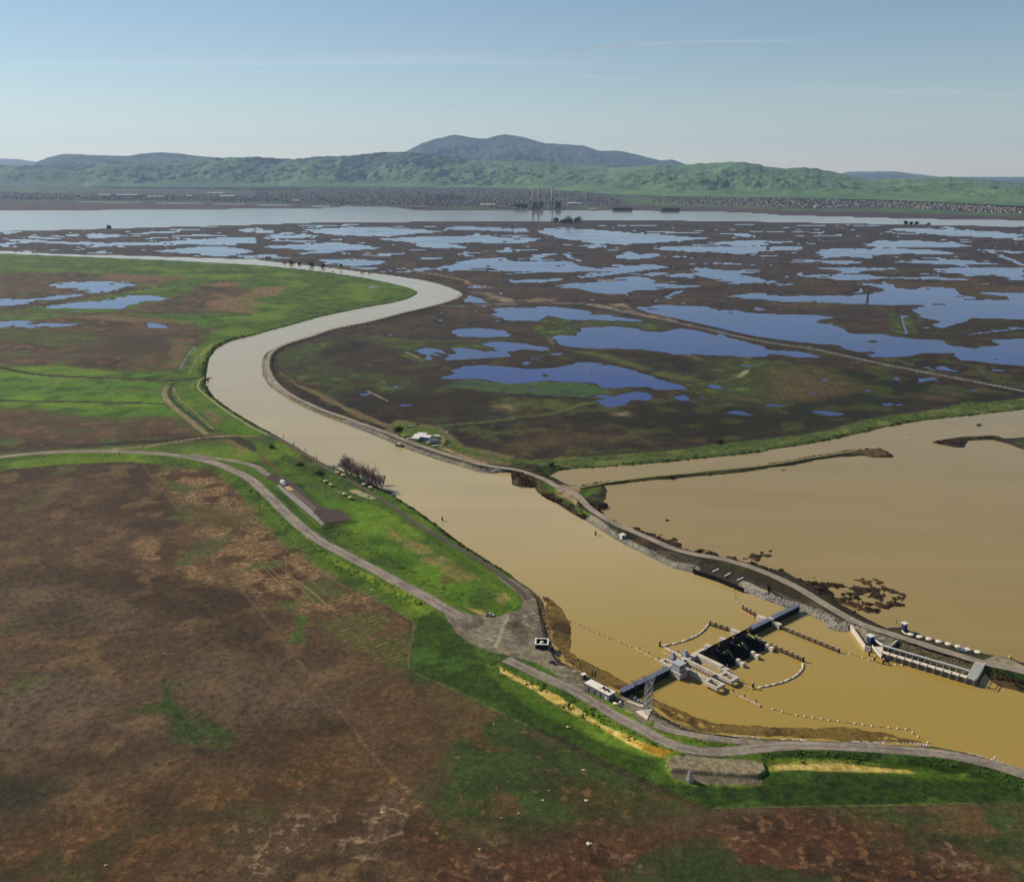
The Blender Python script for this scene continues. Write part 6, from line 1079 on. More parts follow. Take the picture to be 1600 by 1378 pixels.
gobj('storage_tank', 963.5, 1101.5, -.5, lambda b: b.cone((-1.8, 0, .7), (1.8, 0, .7), .6, .6, 12), Mboom, 'white cylinder lying on the ground below the building', 'tank', smooth=True); gobj('storage_tank', 969.5, 1099.5, 0, lambda b: b.lathe((0, 0, 0), [(.8, 0), (.8, 1.2), (.4, 1.6)], 12), Mboom, 'small upright white drum by the green cabinet', 'drum')
gobj('pipe_rack', 993, 1101.5, -.66, lambda b: (b.box((0, 0, .5), (9.5, 1.0, .7)), b.cone((3.0, 0, .9), (4.6, 0, .9), .75, .75, 10)), Mboom, 'long pale trough on the ground between building and pylon', 'trough')
for i, (x, y) in enumerate(((987, 1090), (992, 1093), (997, 1095.8), (1002, 1098.8), (1007, 1102))): gobj('valve_box', x, y, -.6, lambda b: (b.box((0, 0, .5), (1.1, 1.1, 1.2)), b.box((0, 0, 1.3), (.8, 1.3, .5))), Mwallg, 'grey box in the row of %s by the water, %s' % ('five', ('nearest the barrier wall', 'second from the barrier wall', 'in the middle', 'second from the pylon', 'nearest the pylon')[i]), 'box', 'grey boxes by the pylon')
P = [on(x, y, 2.9) for x, y in ((993, 1112), (1019, 1111), (1011, 1125))]; b = MB(); b.prism([(q.x, q.y) for q in P], 2.4, 3.25); tag(b.build('concrete_pad', mat('white_concrete', (238, 220, 200), .8, var=.05)), 'white triangular concrete pad at the foot of the pylon', 'pad')
# lattice pylons
def pylon(loc, h, w0, w1, label, m, rz=.3, t_=.2, arms=True, nseg=7, group=None):
    t = empty('lattice_pylon', loc, rz); tag(t, label, 'pylon', group); c = lambda k, z: (w0+(w1-w0)*min(1, z/(h*.75)))/2
    b = MB(); zs = [h*.78*(k/nseg) for k in range(nseg+1)]; sg = ((-1, -1), (1, -1), (1, 1), (-1, 1))
    for k in range(nseg):
        z0, z1 = zs[k], zs[k+1]; a, d = c(0, z0), c(0, z1)
        for i in range(4):
            s, u = sg[i], sg[(i+1) % 4]
            b.bar((s[0]*a, s[1]*a, z0), (s[0]*d, s[1]*d, z1), t_*1.3); b.bar((s[0]*a, s[1]*a, z0), (u[0]*d, u[1]*d, z1), t_); b.bar((u[0]*a, u[1]*a, z0), (s[0]*d, s[1]*d, z1), t_); b.bar((s[0]*d, s[1]*d, z1), (u[0]*d, u[1]*d, z1), t_)
    b.build('lattice', m, t)
    if arms:
        b = MB(); d = w1/2; z1 = h*.78
        for s in (-1, 1):
            for u in (-d, d): b.bar((s*d, u, z1), (s*w1*1.5, 0, h), t_*1.2); b.bar((0, u, z1), (s*w1*1.5, 0, h), t_)
            b.bar((s*w1*1.5, 0, h), (s*w1*.5, 0, h*.93), t_)
        b.bar((-w1*.9, 0, h*.9), (w1*.9, 0, h*.9), t_); b.build('crossarm', m, t)
    return t
pylon(on(1012.5, 1113.5, 3), 21, 4.0, 2.6, 'grey lattice pylon on the white triangular pad near the barrier wall', Msteel, .3, .13, True, 5)
pylon(on(1077.5, 1220, 1.8), 6.6, 2.6, .9, 'small pale lattice mast on the gravel slope', Msteel, .3, .14, False, 5); pylon(on(991, 1076+5, 2.8), 7.2, 1.6, 1.4, 'small pale lattice mast beside the foot of the barrier wall', Msteel, .3, .12, True, 4)
# power poles
Mpole = mat('weathered_pole', (84, 76, 66), .9, var=.2, scale=1.0); Mpolefar = Mpole
def pole(px, pb, pt, label, arm=1.2, r=.17, z0=1.0):
    p = on(px, pb, z0); _, zt = at_dist(px, pt, p.y); t = empty('power_pole', p, .35); h = max(4, zt-p.z); b = MB(); b.cone((0, 0, -1), (0, 0, h), r*1.25, r, 8); b.build('mast', Mpole, t)
    b = MB(); b.box((0, 0, h-.6), (arm*2, .16, .18)); [b.cone((x*arm, 0, h-.5), (x*arm, 0, h-.2), .07, .05, 6) for x in (-.9, 0, .9)]; b.build('crossarm', Mpole, t); tag(t, label, 'pole', 'wooden power poles')
for a in ((509.5, 775, 748, 'power pole standing on the grass among the picnic tables'), (405.5, 797, 770, 'power pole in the grass strip below the striped lot'), (709.5, 687.5, 674, 'power pole right of the farm house beyond the river'), (743.5, 719, 698, 'power pole by the track beyond the river, near the bend of the bank'), (649, 975, 965, 'short post at the upper corner of the ploughed field fence'),
          (187, 712, 704.5, 'pole beside the road at the left'), (238.5, 690, 678, 'pole by the dyke road left of the junction'), (307, 540, 500, 'tall pole by the upper left pond field'), (312.5, 577, 540, 'tall pole near the slough bend on the left'), (1340.8, 673, 661, 'pole on the dyke above the upper pool'), (804, 704, 690, 'pole standing in the dark marsh above the junction'),
          (1216.5, 546, 526, 'pole on the straight marsh causeway, left one'), (1343, 590, 575, 'pole on the straight marsh causeway, right one'), (710, 418, 405, 'pole by the far bank past the bend')): pole(*a)
pylon(on(1354.5, 476, .5), 30, 4.2, 1.8, 'dark lattice pylon in the big marsh pond', Mpole, .3, .35, True, 6)
for i, (x, y, w_) in enumerate(((1417, 351, 3), (1424, 351, 3), (1432, 351, 4))): pass
# white post on the right shore road
gobj('white_post', 1553.5, 1188, 0, lambda b: (b.cone((0, 0, -.5), (0, 0, 1.9), .42, .38, 10), b.lathe((0, 0, 1.9), [(.5, 0), (.5, .25), (.1, .45)], 10)), Mwh, 'single white post on the outer shoulder of the shore road', 'post')
# sand bags / white stones in the fields
def boulder(px, py, r, label, m=None):
    p = on(px, py, 1); b = MB(); b.rock((0, 0, r*.3), r, .55); b.rock((r*.8, .2, r*.2), r*.6, .5); tag(b.build('pale_boulder', m or mat('pale_stone', (226, 210, 176), .85, var=.1), None, False, p), label, 'boulder')
for a in ((887, 1136.5, 1.1, 'pale boulder on the dark green slope below the building'), (915, 1251, 1.0, 'pale boulder in the green field, larger of two'), (847.5, 1250.5, .6, 'pale stone left of the larger boulder in the green field'), (920, 1319, 1.1, 'pale boulder in the rusty field near the bottom'), (911, 1203.5, .8, 'pale flat stone high in the green field'), (598, 1270, .8, 'pale stone among the salt patches'), (581, 922.5, .9, 'pale stone at the fence line of the ploughed field'), (574, 915.5, .6, 'smaller pale stone above the fence line stone'),
          (857, 1235, .45, 'tiny pale stone in the green field middle'), (810, 1271, .5, 'tiny pale stone at the left of the green field'), (771, 1131, .45, 'tiny pale stone near the green field corner'), (783, 1278, .5, 'small pale stone by the rusty furrows'), (682, 1302, .4, 'tiny pale stone on the pale field track'), (165, 1352, .7, 'pale stone near the bottom left corner'), (257, 1021, .4, 'tiny pale stone in the brown field'), (749, 1327, .5, 'small pale flat stone by the dark furrows'), (595, 823.5, .8, 'pale stone on the grass between road and track'), (612, 834, .6, 'pale flat stone beside the dry patch')): boulder(*a)
# ================================================================== PICNIC SHELTERS, LOT, DOCKS
def shelter(px, py, label):
    p = on(px, py, 2.0); t = empty('picnic_shelter', p, random.uniform(0, 1)); tag(t, label, 'picnic shelter', 'picnic shelters by the bare trees'); b = MB(); r = 1.7; b.add([(-r, -r, 2.1), (r, -r, 2.1), (r, r, 2.1), (-r, r, 2.1), (0, 0, 2.9), (-r, -r, 2.0), (r, -r, 2.0), (r, r, 2.0), (-r, r, 2.0)], [(0, 1, 4), (1, 2, 4), (2, 3, 4), (3, 0, 4), (8, 7, 6, 5), (0, 5, 6, 1), (1, 6, 7, 2), (2, 7, 8, 3), (3, 8, 5, 0)]); b.build('roof', mat('tan_roof', (226, 196, 160), .8, var=.08), t)
    for sx in (-1, 1):
        for sy in (-1, 1): b = MB(); b.bar((sx*1.3, sy*1.3, -.3), (sx*1.3, sy*1.3, 2.1), .14); b.build('post', Mwaler, t)
    b = MB(); b.box((0, 0, .75), (1.7, .8, .08)); b.box((0, .75, .45), (1.7, .3, .06)); b.box((0, -.75, .45), (1.7, .3, .06)); b.bar((0, -.7, 0), (0, .7, .7), .1); b.bar((0, .7, 0), (0, -.7, .7), .1); b.build('table', Mwaler, t)
for a in ((527.5, 741, 'first shelter roof on the river side, nearest the small dock'), (536.5, 745, 'second shelter on the river side, by the first bare tree'), (509, 754.5, 'shelter with the power pole beside it'), (517.3, 760, 'shelter just right of the power pole'), (538.5, 774.5, 'shelter left of the two on the lower grass'), (547.3, 780, 'lowest shelter, right one of the two on the lower grass'), (569, 759.5, 'shelter under the right part of the bare trees'), (579, 764.5, 'shelter at the right end of the river side row')): shelter(*a)
for x, y, lb in ((524, 736.5, 'small white drum beside the first shelter'), (531.5, 769.5, 'small white drum between track and lower shelters'), (587.5, 768, 'small white drum at the end of the shelter row')): gobj('litter_drum', x, y, 0, lambda b: b.lathe((0, 0, 0), [(.45, 0), (.5, .9), (.3, 1.1)], 10), Mwh, lb, 'drum', None, 2.5)
b = MB(); b.prism([tuple(q) for q in lotP], 2.88, 2.98); lot = b.build('parking_lot', mat('lot_asphalt', (86, 72, 68), .95, var=.10, scale=.25, spec=.1)); tag(lot, kind='structure')
SL = QW("f 395,365 460,330 850,650 780,700", 3.0)
b = MB()
for k in range(21):
    f = .08+.92*k/20; a = SL[0]+(SL[3]-SL[0])*f; c = SL[1]+(SL[2]-SL[1])*f; b.bar((*a, 3.0), (*c, 3.0), .28, .04)
b.bar((*SL[0], 2.995), (*SL[3], 2.995), .35, .04); tag(b.build('parking_stripes', mat('road_paint', (214, 196, 168), .8, var=.1)), kind='structure')
b = MB(); e0 = QW("f 330,300 450,400 400,420 940,885 900,890 340,400", 2.99); b.prism([tuple(q) for q in QW("f 290,330 330,330 410,400 790,700 960,885 915,890 640,660 360,420", 2.99)], 2.9, 3.0); tag(b.build('pavement_strip', mat('pale_pavement', (150, 142, 138), .9, var=.08, scale=.3)), kind='structure')
P = QW("f 400,360 450,345 480,370 515,390 510,410 440,400", 3.0); b = MB(); b.prism([tuple(q) for q in P], 2.95, 3.03); tag(b.build('loading_bay', Mfloat), kind='structure')
rail = MB(); P = [Vector((*q, 2.9)) for q in QW("f 945,885 1100,862 1330,828", 2.9)]
for a, c in zip(P[:-1], P[1:]):
    n_ = int((c-a).length/1.2)
    for k in range(n_): q = a+(c-a)*(k/n_); rail.bar(q, q+Vector((0, 0, .9)), .16)
    rail.bar(a+Vector((0, 0, .7)), c+Vector((0, 0, .7)), .12, .3)
tag(rail.build('guard_rail', Mblack), 'low dark guard rail closing the end of the striped lot', 'guard rail')
# small docks
def dock(pts, wd, label, z=1.1, extra=None):
    P = pts3(pts, z); c0 = P[0].copy(); c0.z = 0; t = empty('small_dock', c0); tag(t, label, 'dock'); b = MB()
    for a, c in zip(P[:-1], P[1:]): b.bar(a-c0, c-c0, wd, .3)
    b.build('deck', mat('grey_planks', (150, 140, 136), .9, var=.15, scale=1.5), t); b = MB()
    for a, c in zip(P[:-1], P[1:]):
        n_ = max(2, int((c-a).length/3))
        for k in range(n_+1):
            q = a+(c-a)*(k/n_)-c0
            for s in (-1, 1): b.cone(q+Vector((0, s*wd*.45, -2.5)), q+Vector((0, s*wd*.45, .5)), .15, .15, 6)
    b.build('post', Mpile, t); return t
dock("Y 270,370 400,375 430,385 530,355", 1.8, 'small grey dock with a bent gangway left of the bare trees'); dock("Y 1180,790 1230,830 1340,840 1350,800 1290,770 1230,770", 1.2, 'small square dock ring at the right end of the bare trees')
# work boat moored under the farm house
p = atv(625.2, 697.6, 0); t = empty('work_boat', p, -.55); tag(t, 'small work barge with crane moored to the rocky bank below the farm house', 'boat')
b = MB(); b.prism([(-4.5, -1.8), (4, -1.8), (5.2, 0), (4, 1.8), (-4.5, 1.8)], -.4, 1.1); b.build('hull', Mblack, t); b = MB(); b.box((-1.2, 0, 2.0), (2.6, 2.0, 1.8)); b.build('cabin', Mboom, t); b = MB(); b.box((-1.2, 0, 2.98), (3.0, 2.4, .15)); b.build('cabin_roof', Mwh, t); b = MB(); b.bar((1.5, 0, 1), (4.0, .5, 4.0), .2); b.bar((2.5, 0, 1), (2.5, 0, 3.6), .2); b.build('crane', Mpile, t); b = MB(); b.box((2.2, 0, 1.35), (2.6, 2.2, .5)); b.build('deck_load', Mwaler, t)
# ================================================================== FARM HOUSE
P = pts3("X 745,410 860,430 1060,405 840,310", 6.2); p0 = on(662, 687, 2.2); s_ = .60
fh = empty('farm_house', (p0.x, p0.y, 2.2), -.42); tag(fh, 'white flat roofed farm house with lean-to beyond the river', 'house')
b = MB(); b.box((0, 0, 1.8), (17, 7.5, 4.4)); b.build('wall', mat('pale_blue_wall', (176, 196, 206), .8, var=.06), fh); b = MB(); b.add([(-9.2, -4.4, 4.1), (9.2, -4.4, 4.1), (9.2, 4.4, 4.1), (-9.2, 4.4, 4.1), (-9.2, 0, 5.2), (9.2, 0, 5.2)], [(0, 1, 5, 4), (2, 3, 4, 5), (0, 4, 3), (1, 2, 5), (3, 2, 1, 0)]); b.build('roof', Mwh, fh)
b = MB(); b.add([(-9.2, -9.0, 3.1), (-1, -9.0, 3.1), (-1, -4.4, 4.0), (-9.2, -4.4, 4.0), (-9.2, -9.0, 2.9), (-1, -9.0, 2.9), (-1, -4.4, 3.8), (-9.2, -4.4, 3.8)], [(0, 1, 2, 3), (7, 6, 5, 4), (0, 4, 5, 1), (1, 5, 6, 2), (2, 6, 7, 3), (3, 7, 4, 0)]); b.build('porch_roof', Mwh, fh)
for x in (-9, -5, -1.2): b = MB(); b.bar((x, -8.8, 0), (x, -8.8, 3.1), .2); b.build('porch_post', Mwh, fh)
b = MB(); b.box((-5, 6.2, 1.9), (9, 4.2, 4.4)); b.box((-5, 6.3, 4.3), (9.8, 4.8, .3)); b.build('back_wing', Mwh, fh)
for x in (2, 5, 7.2): b = MB(); b.box((x, -3.80, 2.2), (1.3, .1, 1.2)); b.build('window', Mgl, fh)
b = MB(); b.box((0, -3.8, 1.2), (1.1, .1, 2.2)); b.build('door', Mbluedk, fh)
gobj('trailer_home', 677, 692.5, .15, lambda b: (b.box((0, 0, 1.5), (9, 2.6, 2.3)), b.cone((-4.5, 0, 2.5), (4.5, 0, 2.5), 1.25, 1.25, 10), b.box((-3, 0, .3), (.5, 2, .6)), b.box((3, 0, .3), (.5, 2, .6))), Mwallg, 'silver rounded caravan parked right of the farm house', 'caravan', None, 2.2)
gobj('garden_shed', 682.5, 684.5, -.3, lambda b: (b.box((0, 0, 1.2), (5, 3.4, 2.6)), b.box((0, 0, 2.65), (5.8, 4.0, .25))), Mwh, 'white shed behind the farm house on the right', 'shed', None, 2.2); gobj('boat_trailer', 670, 693.5, .2, lambda b: (b.box((0, 0, .9), (4.2, 2.2, 1.6)), b.box((0, 0, 1.8), (3.6, 2.3, .3))), mat('cream_paint', (226, 206, 160), .6), 'cream camper between house and caravan', 'camper', None, 2.2)
gobj('white_boat', 640.5, 686, .5, lambda b: b.prism([(-3.2, -.9), (2, -.9), (3.4, 0), (2, .9), (-3.2, .9)], .3, 1.1), Mwh, 'white boat hull left on the grass before the farm house', 'boat', None, 2.2); gobj('white_boat', 681.5, 697.3, .4, lambda b: b.prism([(-3.2, -.7), (2, -.7), (3.2, 0), (2, .7), (-3.2, .7)], .3, 1.0), Mwh, 'white boat hull on the grass right of the caravan', 'boat', None, 2.2)
vehicle('pickup', on(638.5, 667.5, 1.5), .4, (238, 238, 232), 'white pickup parked in the yard behind the farm house'); vehicle('car', on(648.5, 666.5, 1.5), .2, (226, 210, 190), 'cream car in the yard behind the farm house'); vehicle('car', on(653, 663.5, 1.2), .1, (70, 54, 50), 'dark brown car farthest behind the farm house')
gobj('water_tank', 698.5, 677, 0, lambda b: b.lathe((0, 0, 0), [(1.1, 0), (1.1, 1.4), (.3, 1.8)], 12), Mboom, 'lone white tank on the grass right of the farm', 'tank', None, 1.0)
# far cabins on the upper bank
for x, y, w_, lb in ((566, 424.5, 11, 'brown cabin on the far bank, left of two'), (577, 426.5, 7, 'tan cabin on the far bank, right of two'), (419, 403.5, 14, 'low dark cabin at the far water edge, leftmost'), (901, 398.5, 16, 'dark cabin by the marsh channel'), (910, 399.5, 9, 'small dark cabin right of the marsh channel cabin'), (803, 393, 9, 'pale cabin on the marsh left of the channel'), (445, 410.5, 8, 'small dark cabin among the bank trees'), (325, 597, 5, 'red roofed pump house on the ditch crossing')):
    p = on(x, y, 1.5); s = p.y/FPX*.62; t = empty('cabin', p, .1); tag(t, lb, 'cabin'); ww = w_*s; b = MB(); b.box((0, 0, 1.5), (ww, ww*.5, 3.6)); b.build('wall', Mtan if 'dark' not in lb else Mdarkw, t); b = MB(); a, c = ww/2+.5, ww*.25+.5; b.add([(-a, -c, 3.3), (a, -c, 3.3), (a, c, 3.3), (-a, c, 3.3), (-a, 0, 4.8), (a, 0, 4.8)], [(0, 1, 5, 4), (2, 3, 4, 5), (0, 4, 3), (1, 2, 5), (3, 2, 1, 0)]); b.build('roof', Mroofr, t)
# ================================================================== TREES
Mbark = mat('grey_bark', (104, 88, 80), .9, var=.25, scale=2); Mtwig = mat('grey_twigs', (150, 128, 118), .9, var=.2, scale=1)
def leaf_mat(name, c, dk=None, sc=.6):
    m = mat(name, c, .8, var=.45, scale=sc, spec=.1)
    if 'leaf_done' in m: return m
    m['leaf_done'] = 1; n = m.node_tree.nodes; l = m.node_tree.links; b = n['Principled BSDF']; tl = n.new('ShaderNodeBsdfTranslucent'); mx = n.new('ShaderNodeMixShader'); mx.inputs[0].default_value = .45
    src = b.inputs['Base Color'].links[0].from_socket; l.new(src, tl.inputs[0]); l.new(b.outputs[0], mx.inputs[1]); l.new(tl.outputs[0], mx.inputs[2]); l.new(mx.outputs[0], n['Material Output'].inputs['Surface']); return m
Mleaf = leaf_mat('tree_leaf', (74, 72, 38), None); Mleafy = leaf_mat('autumn_leaf', (116, 96, 34), None); Mfir = leaf_mat('far_tree_leaf', (46, 54, 44), None)
def bare_tree(loc, h, label, lean):
    t = empty('bare_tree', loc, random.uniform(0, 6.28)); tag(t, label, 'tree', 'bare trees on the river bank')
    tr = MB(); tw = MB()
    def grow(p, d, L, r, lv):
        q = p+d*L
        (tr if lv < 2 else tw).cone(p, q, r, r*.62, 5 if lv < 2 else 3)
        if lv == 4: return
        for k in range(4 if lv == 1 else 3):
            a = Vector((random.gauss(0, 1), random.gauss(0, 1), random.gauss(0, .35)+.55)).normalized(); nd = (d*1.25+a*.85+Vector((0, 0, .25))).normalized(); f = random.uniform(.45, 1)
            grow(p+d*L*f, nd, L*random.uniform(.55, .8), max(.055, r*.55), lv+1)
    for s in range(4):
        a = random.uniform(0, 6.28); d = Vector((lean[0]+math.cos(a)*.22, lean[1]+math.sin(a)*.22, 1)).normalized(); ww = t.rotation_euler.z
        d = Matrix.Rotation(-ww, 3, 'Z') @ d; grow(Vector((math.cos(a)*.4, math.sin(a)*.4, -.5)), d, h*.50*random.uniform(.8, 1.1), .20, 0)
    tr.build('trunk', Mbark, t); tw.build('twigs', Mtwig, t)
bt = [(547, 747, 21), (551, 744, 17), (556, 751, 16), (559, 748, 18), (563, 754, 15), (568, 756, 17), (571, 753, 14), (576, 759, 15), (581, 760, 16), (585, 763, 13), (590, 763, 16), (593, 766, 14), (598, 764.5, 13), (544, 742, 12), (601, 763, 10)]
btn = ['third from the upstream end', 'tallest at the upstream end', 'fourth from the upstream end', 'behind the fourth, near the water', 'fifth from the upstream end', 'at the centre of the row', 'near the water at the centre', 'just past the centre', 'seventh from the downstream end', 'sixth from the downstream end', 'fifth from the downstream end', 'fourth from the downstream end', 'third from the downstream end', 'first and smallest upstream', 'last small one at the downstream end']
for (x, y, h), nme in zip(bt, btn): bare_tree(on(x, y, 1.5), h, 'bare grey tree %s on the bank' % nme, (-.50, .2))
def leafy(name, loc, h, r, m, label, cat='tree', group=None, trunk=True, n=900, ls=.5, flat=.8, lobes=9):
    t = empty(name, loc, random.uniform(0, 6)); tag(t, label, cat, group)
    if trunk:
        b = MB(); b.cone((0, 0, -.5), (0, 0, h*.55), r*.10, r*.06, 8)
        for k in range(5): a = k*1.26; b.cone((0, 0, h*.25), (math.cos(a)*r*.5, math.sin(a)*r*.5, h*.65), r*.05, r*.02, 5)
        b.build('trunk', Mbark, t)
    b = MB(); cz = h-r*flat; C = [(random.gauss(0, r*.45), random.gauss(0, r*.45), cz+random.gauss(0, r*flat*.38), random.uniform(.4, .7)*r) for _ in range(lobes)]+[(0, 0, cz, r*.75)]
    for _ in range(n):
        c = random.choice(C); d = Vector((random.gauss(0, 1), random.gauss(0, 1), random.gauss(0, 1))).normalized(); q = Vector(c[:3])+d*c[3]*random.uniform(.75, 1.05); q.z = max(q.z, .15)
        u = Vector((random.gauss(0, 1), random.gauss(0, 1), random.gauss(0, 1))).normalized(); v = u.cross(d).normalized(); u = (d*.5+u).cross(v).normalized(); s = ls*random.uniform(.6, 1.4)
        b.add([q-u*s, q-v*s*.7, q+u*s, q+v*s*.7], [(0, 1, 2, 3)])
    b.build('crown' if trunk else 'foliage', m, t); return t
leafy('leafy_tree', on(623.5, 681, 2.2), 9.5, 3.9, Mleaf, 'round olive green tree left of the farm house', n=1900, ls=.42)
for x, y, h, r, lb in ((868.5, 348, 26, 17, 'leftmost dark tree of the clump on the bay shore'), (880, 348.5, 22, 15, 'second dark tree of the bay shore clump'), (886, 349, 28, 17, 'tallest middle tree of the bay shore clump'), (891, 348.5, 20, 12, 'fourth dark tree of the bay shore clump'), (898.5, 348.5, 20, 6, 'thin tree between the bay shore clumps'), (904, 348.5, 27, 17, 'right hand dark tree of the bay shore clump'), (1415.5, 350.5, 16, 9, 'small dark tree on the right bay shore, left one'), (1423, 351, 13, 9, 'small dark tree on the right bay shore, middle one'), (1432.5, 351, 13, 8, 'small dark tree on the right bay shore, right one'), (1451, 351.5, 8, 7, 'lone bush on the right bay shore'), (170, 358, 14, 9, 'lone dark tree on the left bay shore')):
    leafy('shore_tree', on(x, y, 1), h, r, Mfir, lb, 'tree', 'trees on the bay shore', True, 420, 2.2)
for x, y, h, r, lb in ((487, 416.5, 10, 7, 'dark tree on the far slough bank, largest'), (455, 413, 8, 6, 'dark tree on the far slough bank, left'), (505, 419.5, 10, 5, 'dark tree on the far slough bank, next to the largest'), (533, 420, 12, 3.5, 'thin dark tree on the far slough bank'), (468, 414, 5, 6, 'low dark bush on the far slough bank'), (520, 426.5, 4, 4, 'low bush at the green field corner')):
    leafy('bank_tree', on(x, y, 1), h, r, Mfir, lb, 'tree', 'trees on the far slough bank', True, 300, 1.2)
for x, y, h, r, m_, lb in ((502, 740, 4.0, 4.0, 'r', 'reddish bare bush above the power pole'), (944, 792, 4.0, 4.6, 'r', 'dark round bush at the corner of the pool'), (468, 727, 2.5, 3.5, 'g', 'dark green bush on the slope above the lot'), (425, 700, 3.0, 3.5, 'g', 'dark bush near the start of the river track'), (1078.5, 737, 2.5, 2.2, 'g', 'dark bush on the narrow dyke'), (1050, 750, 2.2, 2.2, 'g', 'dark bush at the water side of the dyke'), (1125, 692.5, 3.5, 3.2, 'g', 'dark bush on the dyke above the channel'), (862, 728.5, 3, 3.0, 'g', 'bush at the head of the upper channel'), (325.5, 593, 2.4, 3, 'g', 'bush beside the pump house')):
    leafy('bank_shrub', on(x, y, 1.5), h, r, leaf_mat('red_brush', (66, 48, 40)) if m_ == 'r' else leaf_mat('dark_brush', (52, 62, 34)), lb, 'bush', 'single bushes on the banks', False, 700, .32)
# ---- riprap
def rocks(name, lines, n_per_m, wd, r0, r1, m, label, z0=-.3, z1=2.3):
    b = MB()
    for txt in lines:
        S = spline(QW(txt, 0.0), 2.0)
        for k in range(len(S)-1):
            a, c = S[k], S[k+1]; L = np.linalg.norm(c-a); nr = np.array([-(c-a)[1], (c-a)[0]])/max(L, .01)
            for _ in range(np.random.poisson(n_per_m*L) if L else 0):
                q = a+(c-a)*random.random()+nr*random.uniform(-wd, wd); z = gz(*q)
                if z0 < z < z1: b.rock((q[0], q[1], z+.05), random.uniform(r0, r1)*(1+ (q[1] > 1200)*.4))
    tag(b.build(name, m), label, 'rocks', kind='stuff'); return b
np.random.seed(5)
Mrock = mat('grey_rock', (172, 164, 152), .9, var=.22, scale=.35); Mrockt = mat('tan_rock', (190, 160, 116), .9, var=.25, scale=.4); Mrockw = mat('white_rock', (232, 214, 200), .9, var=.12, scale=.4)
R1 = ["F 30,715 45,800 80,870 140,930 220,985 330,1045 450,1095 560,1135 700,1185 I 560,88 612,112 700,145 762,170 870,216 952,250 1100,302 1224,340 1280,355 1380,388 1480,400 1585,386"]
rocks('riprap', R1, 9, 6, .3, .75, Mrock, 'band of grey rocks along the outer bank of the river bend')
rocks('riprap', ["J 480,690 560,745 660,810 760,862 880,922 1000,982 1130,1008"], 11, 5.5, .3, .65, Mrock, 'grey rocks on the bank below the white kiosk')
rocks('riprap', ["J 1450,1112 1500,1140 1600,1180 L 960,-2 1120,62 1330,135 1400,150", "L 1400,150 1500,195 1600,240 M 120,285 250,315 290,295"], 13, 5.5, .35, .8, Mrock, 'pale rocks where the barrier wall meets the far bank')
rocks('riprap', ["M 640,400 850,460 1050,540 1220,625", "M 640,420 850,485 1050,565 1210,650", "M 660,440 850,505 1050,590 1190,665"], 5.0, 1.8, .3, .6, mat('olive_rock', (116, 104, 76), .9, var=.35, scale=.4), 'dark rocks filling the slope behind the landing stage')
rocks('riprap', ["N 300,150 370,215 385,300 430,420 470,560 500,690 560,770 640,815 740,872"], 3.4, 1.6, .25, .6, Mrockt, 'tan rocks along the edge of the gravel yard')
rocks('riprap', ["O 200,165 350,240 450,290 560,316 830,348", "I 1560,1020 1450,945 1400,905", "I 880,560 960,600 1000,635"], 2.4, .9, .25, .5, Mrockt, 'scattered tan rocks under the shore road')
rocks('riprap', ["O 830,347 940,352 1040,360", "O 1180,374 1250,372", "O 1290,376 1400,382", "R 260,297 400,300 600,305 750,314 880,322", "R 930,322 1060,340", "R 1150,378 1300,415 1500,485"], 6, .8, .25, .5, Mrockw, 'white rocks edging the shore road at the lower right')
# ---- bank scrub: leafy tufts along every shore and ditch
def tufts(name, specs, m, label):
    vs = []; fs = []
    for (txt, npm, wd, off, h) in specs:
        S = spline(QW(txt, 2.6 if 'tuss' in name else .5), 3.0); d = np.diff(S, axis=0); L = np.linalg.norm(d, axis=1); nr = np.stack([-d[:, 1], d[:, 0]], 1)/np.maximum(L, .01)[:, None]
        cnt = RNG.poisson(npm*L); idx = np.repeat(np.arange(len(L)), cnt); f = RNG.random(len(idx))
        q = S[idx]+d[idx]*f[:, None]+nr[idx]*(off+RNG.normal(0, wd, len(idx)))[:, None]; cl = fbm(q[:, 0], q[:, 1], 9, 3, 7); k = cl > -.25; q = q[k]; cl = cl[k]; z = hz(q[:, 0], q[:, 1]); k = z > .05
        for (_, hw_, _h, _c, PP) in rlines: dd_2, i2 = line_d(q[:, 0], q[:, 1], PP, 8); k &= dd_2 > hw_+.5
        q = q[k]; z = z[k]; cl = cl[k]
        for (x, y), zz, c in zip(q, z, cl):
            s = h*random.uniform(.5, 1.2)*(1+max(0, c))
            for _ in range(3):
                a = random.random()*6.28; ca, sa = math.cos(a)*s*.8, math.sin(a)*s*.8; o = len(vs); ox, oy = random.gauss(0, s*.4), random.gauss(0, s*.4)
                vs += [(x+ox-ca, y+oy-sa, zz-.1), (x+ox+ca, y+oy+sa, zz-.1), (x+ox+ca*.5+sa*.3, y+oy+sa*.5-ca*.3, zz+s*.8), (x+ox-ca*.5+sa*.3, y+oy-sa*.5-ca*.3, zz+s)]; fs.append((o, o+1, o+2, o+3))
    o = npmesh(name, np.array(vs), np.array(fs), m, False); tag(o, label, 'scrub', kind='stuff')
Mtg = leaf_mat('green_tuft', (116, 146, 58), None, .15); Mtb = leaf_mat('brown_tuft', (92, 70, 46), None, .15); Mtd = leaf_mat('dark_tuft', (80, 92, 48), None, .1)
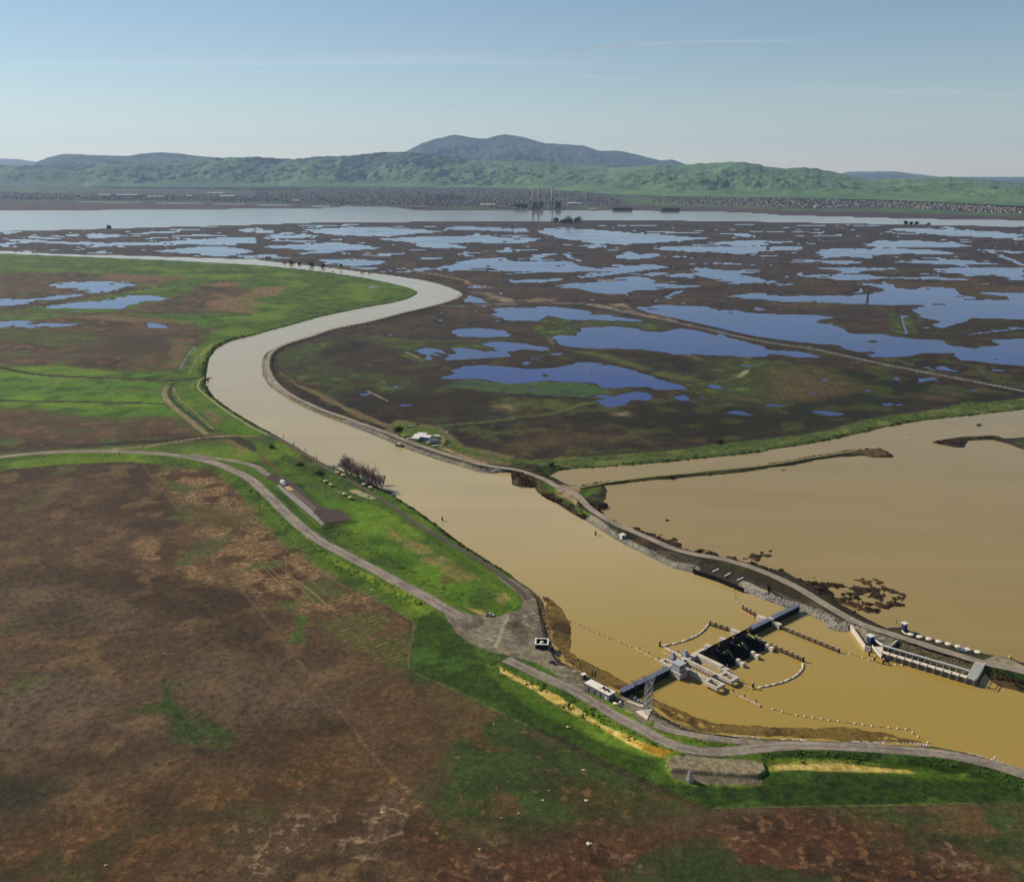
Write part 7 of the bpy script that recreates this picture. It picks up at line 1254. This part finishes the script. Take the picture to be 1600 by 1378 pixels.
tufts('bank_scrub', [("F 100,548 200,524 400,466 550,434 700,404 850,379 950,352", .9, 2, 3, 1.1), ("E 1600,572 1450,607 1360,650 1312,715 1290,800 1288,895 1335,968", 1.4, 2.0, -2, 1.0), ("E 1335,968 1450,1050 1600,1140 I 0,100 100,152 250,237 400,330", 1.2, 1.6, -2, .8), ("I 820,520 880,560 1000,635 1150,745 1300,868 1450,955 1560,1020", 1.6, 1.5, -1, .8),
  ("J 160,375 200,420 250,445", 2, 1.5, 0, .9), ("J 200,355 400,370 800,338 1200,300 1600,256 K 300,203 600,138 900,75 1400,23 1600,0", 1.3, 1.8, -1, 1.0), ("J 430,484 560,468 760,458 900,442 1200,417 1400,397 1600,372 K 160,352 300,317 560,290", 1.6, 1.5, 1, .9), ("J 560,460 760,430 1000,405 1300,372 1600,345 K 200,307 400,274 640,242", 1.0, .8, 0, .6)], Mtd, 'dark scrub fringing the water edges')
tufts('bank_scrub', [("J 10,415 60,440 100,470 40,475", 6, 2.5, 0, 1.0), ("J 170,525 230,560 300,595 400,665 480,705", 3, 2.2, 2, 1.0), ("J 0,400 60,420 140,480", 2.5, 2.5, 0, 1.1), ("J 440,600 500,640 560,665", 3, 2.5, 2, 1.1), ("J 600,690 700,730 800,775 950,830 1050,862", 2.0, 2.0, 1, .8), ("J 1080,868 1200,903 1350,938 1500,962 K 0,1000 100,1010 200,1055 330,1120 420,1190 560,1270", 1.6, 2.2, 2, .9), ("K 200,1060 400,1150 600,1250 700,1250", 2.0, 5, 3, .9), ("K 400,1090 560,1110 700,1150 800,1220", 1.6, 4, 0, .8), ("M 1340,600 1450,680 1600,760", 3, 2.5, 0, 1.0), ("K 1020,205 1100,200 1200,225 1240,200 1400,178", 1.6, 3, 0, 1.0), ("K 600,245 740,245 785,285 700,298", 2, 2, 0, .7)], Mtb, 'brown scrub on the spits and drowned shoals')
tufts('grass_tussocks', [("N 0,740 250,860 500,980 750,1080 1000,1240", 2.2, 1.6, -5.5, .55), ("d 300,60 560,190 800,300 1000,370 1080,390", 2.4, 1.6, 0, .6), ("O 220,290 400,350 560,400 780,430", 2.0, 1.2, 0, .5), ("e -60,385 200,380 700,395 1200,435 1600,560", 2.2, 2.2, -2, .6), ("I -60,470 100,600 300,770 560,960 850,1110 1060,1210", 1.4, 2.5, -2, .6), ("I 150,270 300,330 420,400 600,470 760,560", 1.0, 4, -3, .7), ("I 350,640 480,740 700,860 900,980 1100,1090 1250,1170", 1.0, 3, 2, .6)], Mtg, 'green grass tussocks on the road banks')
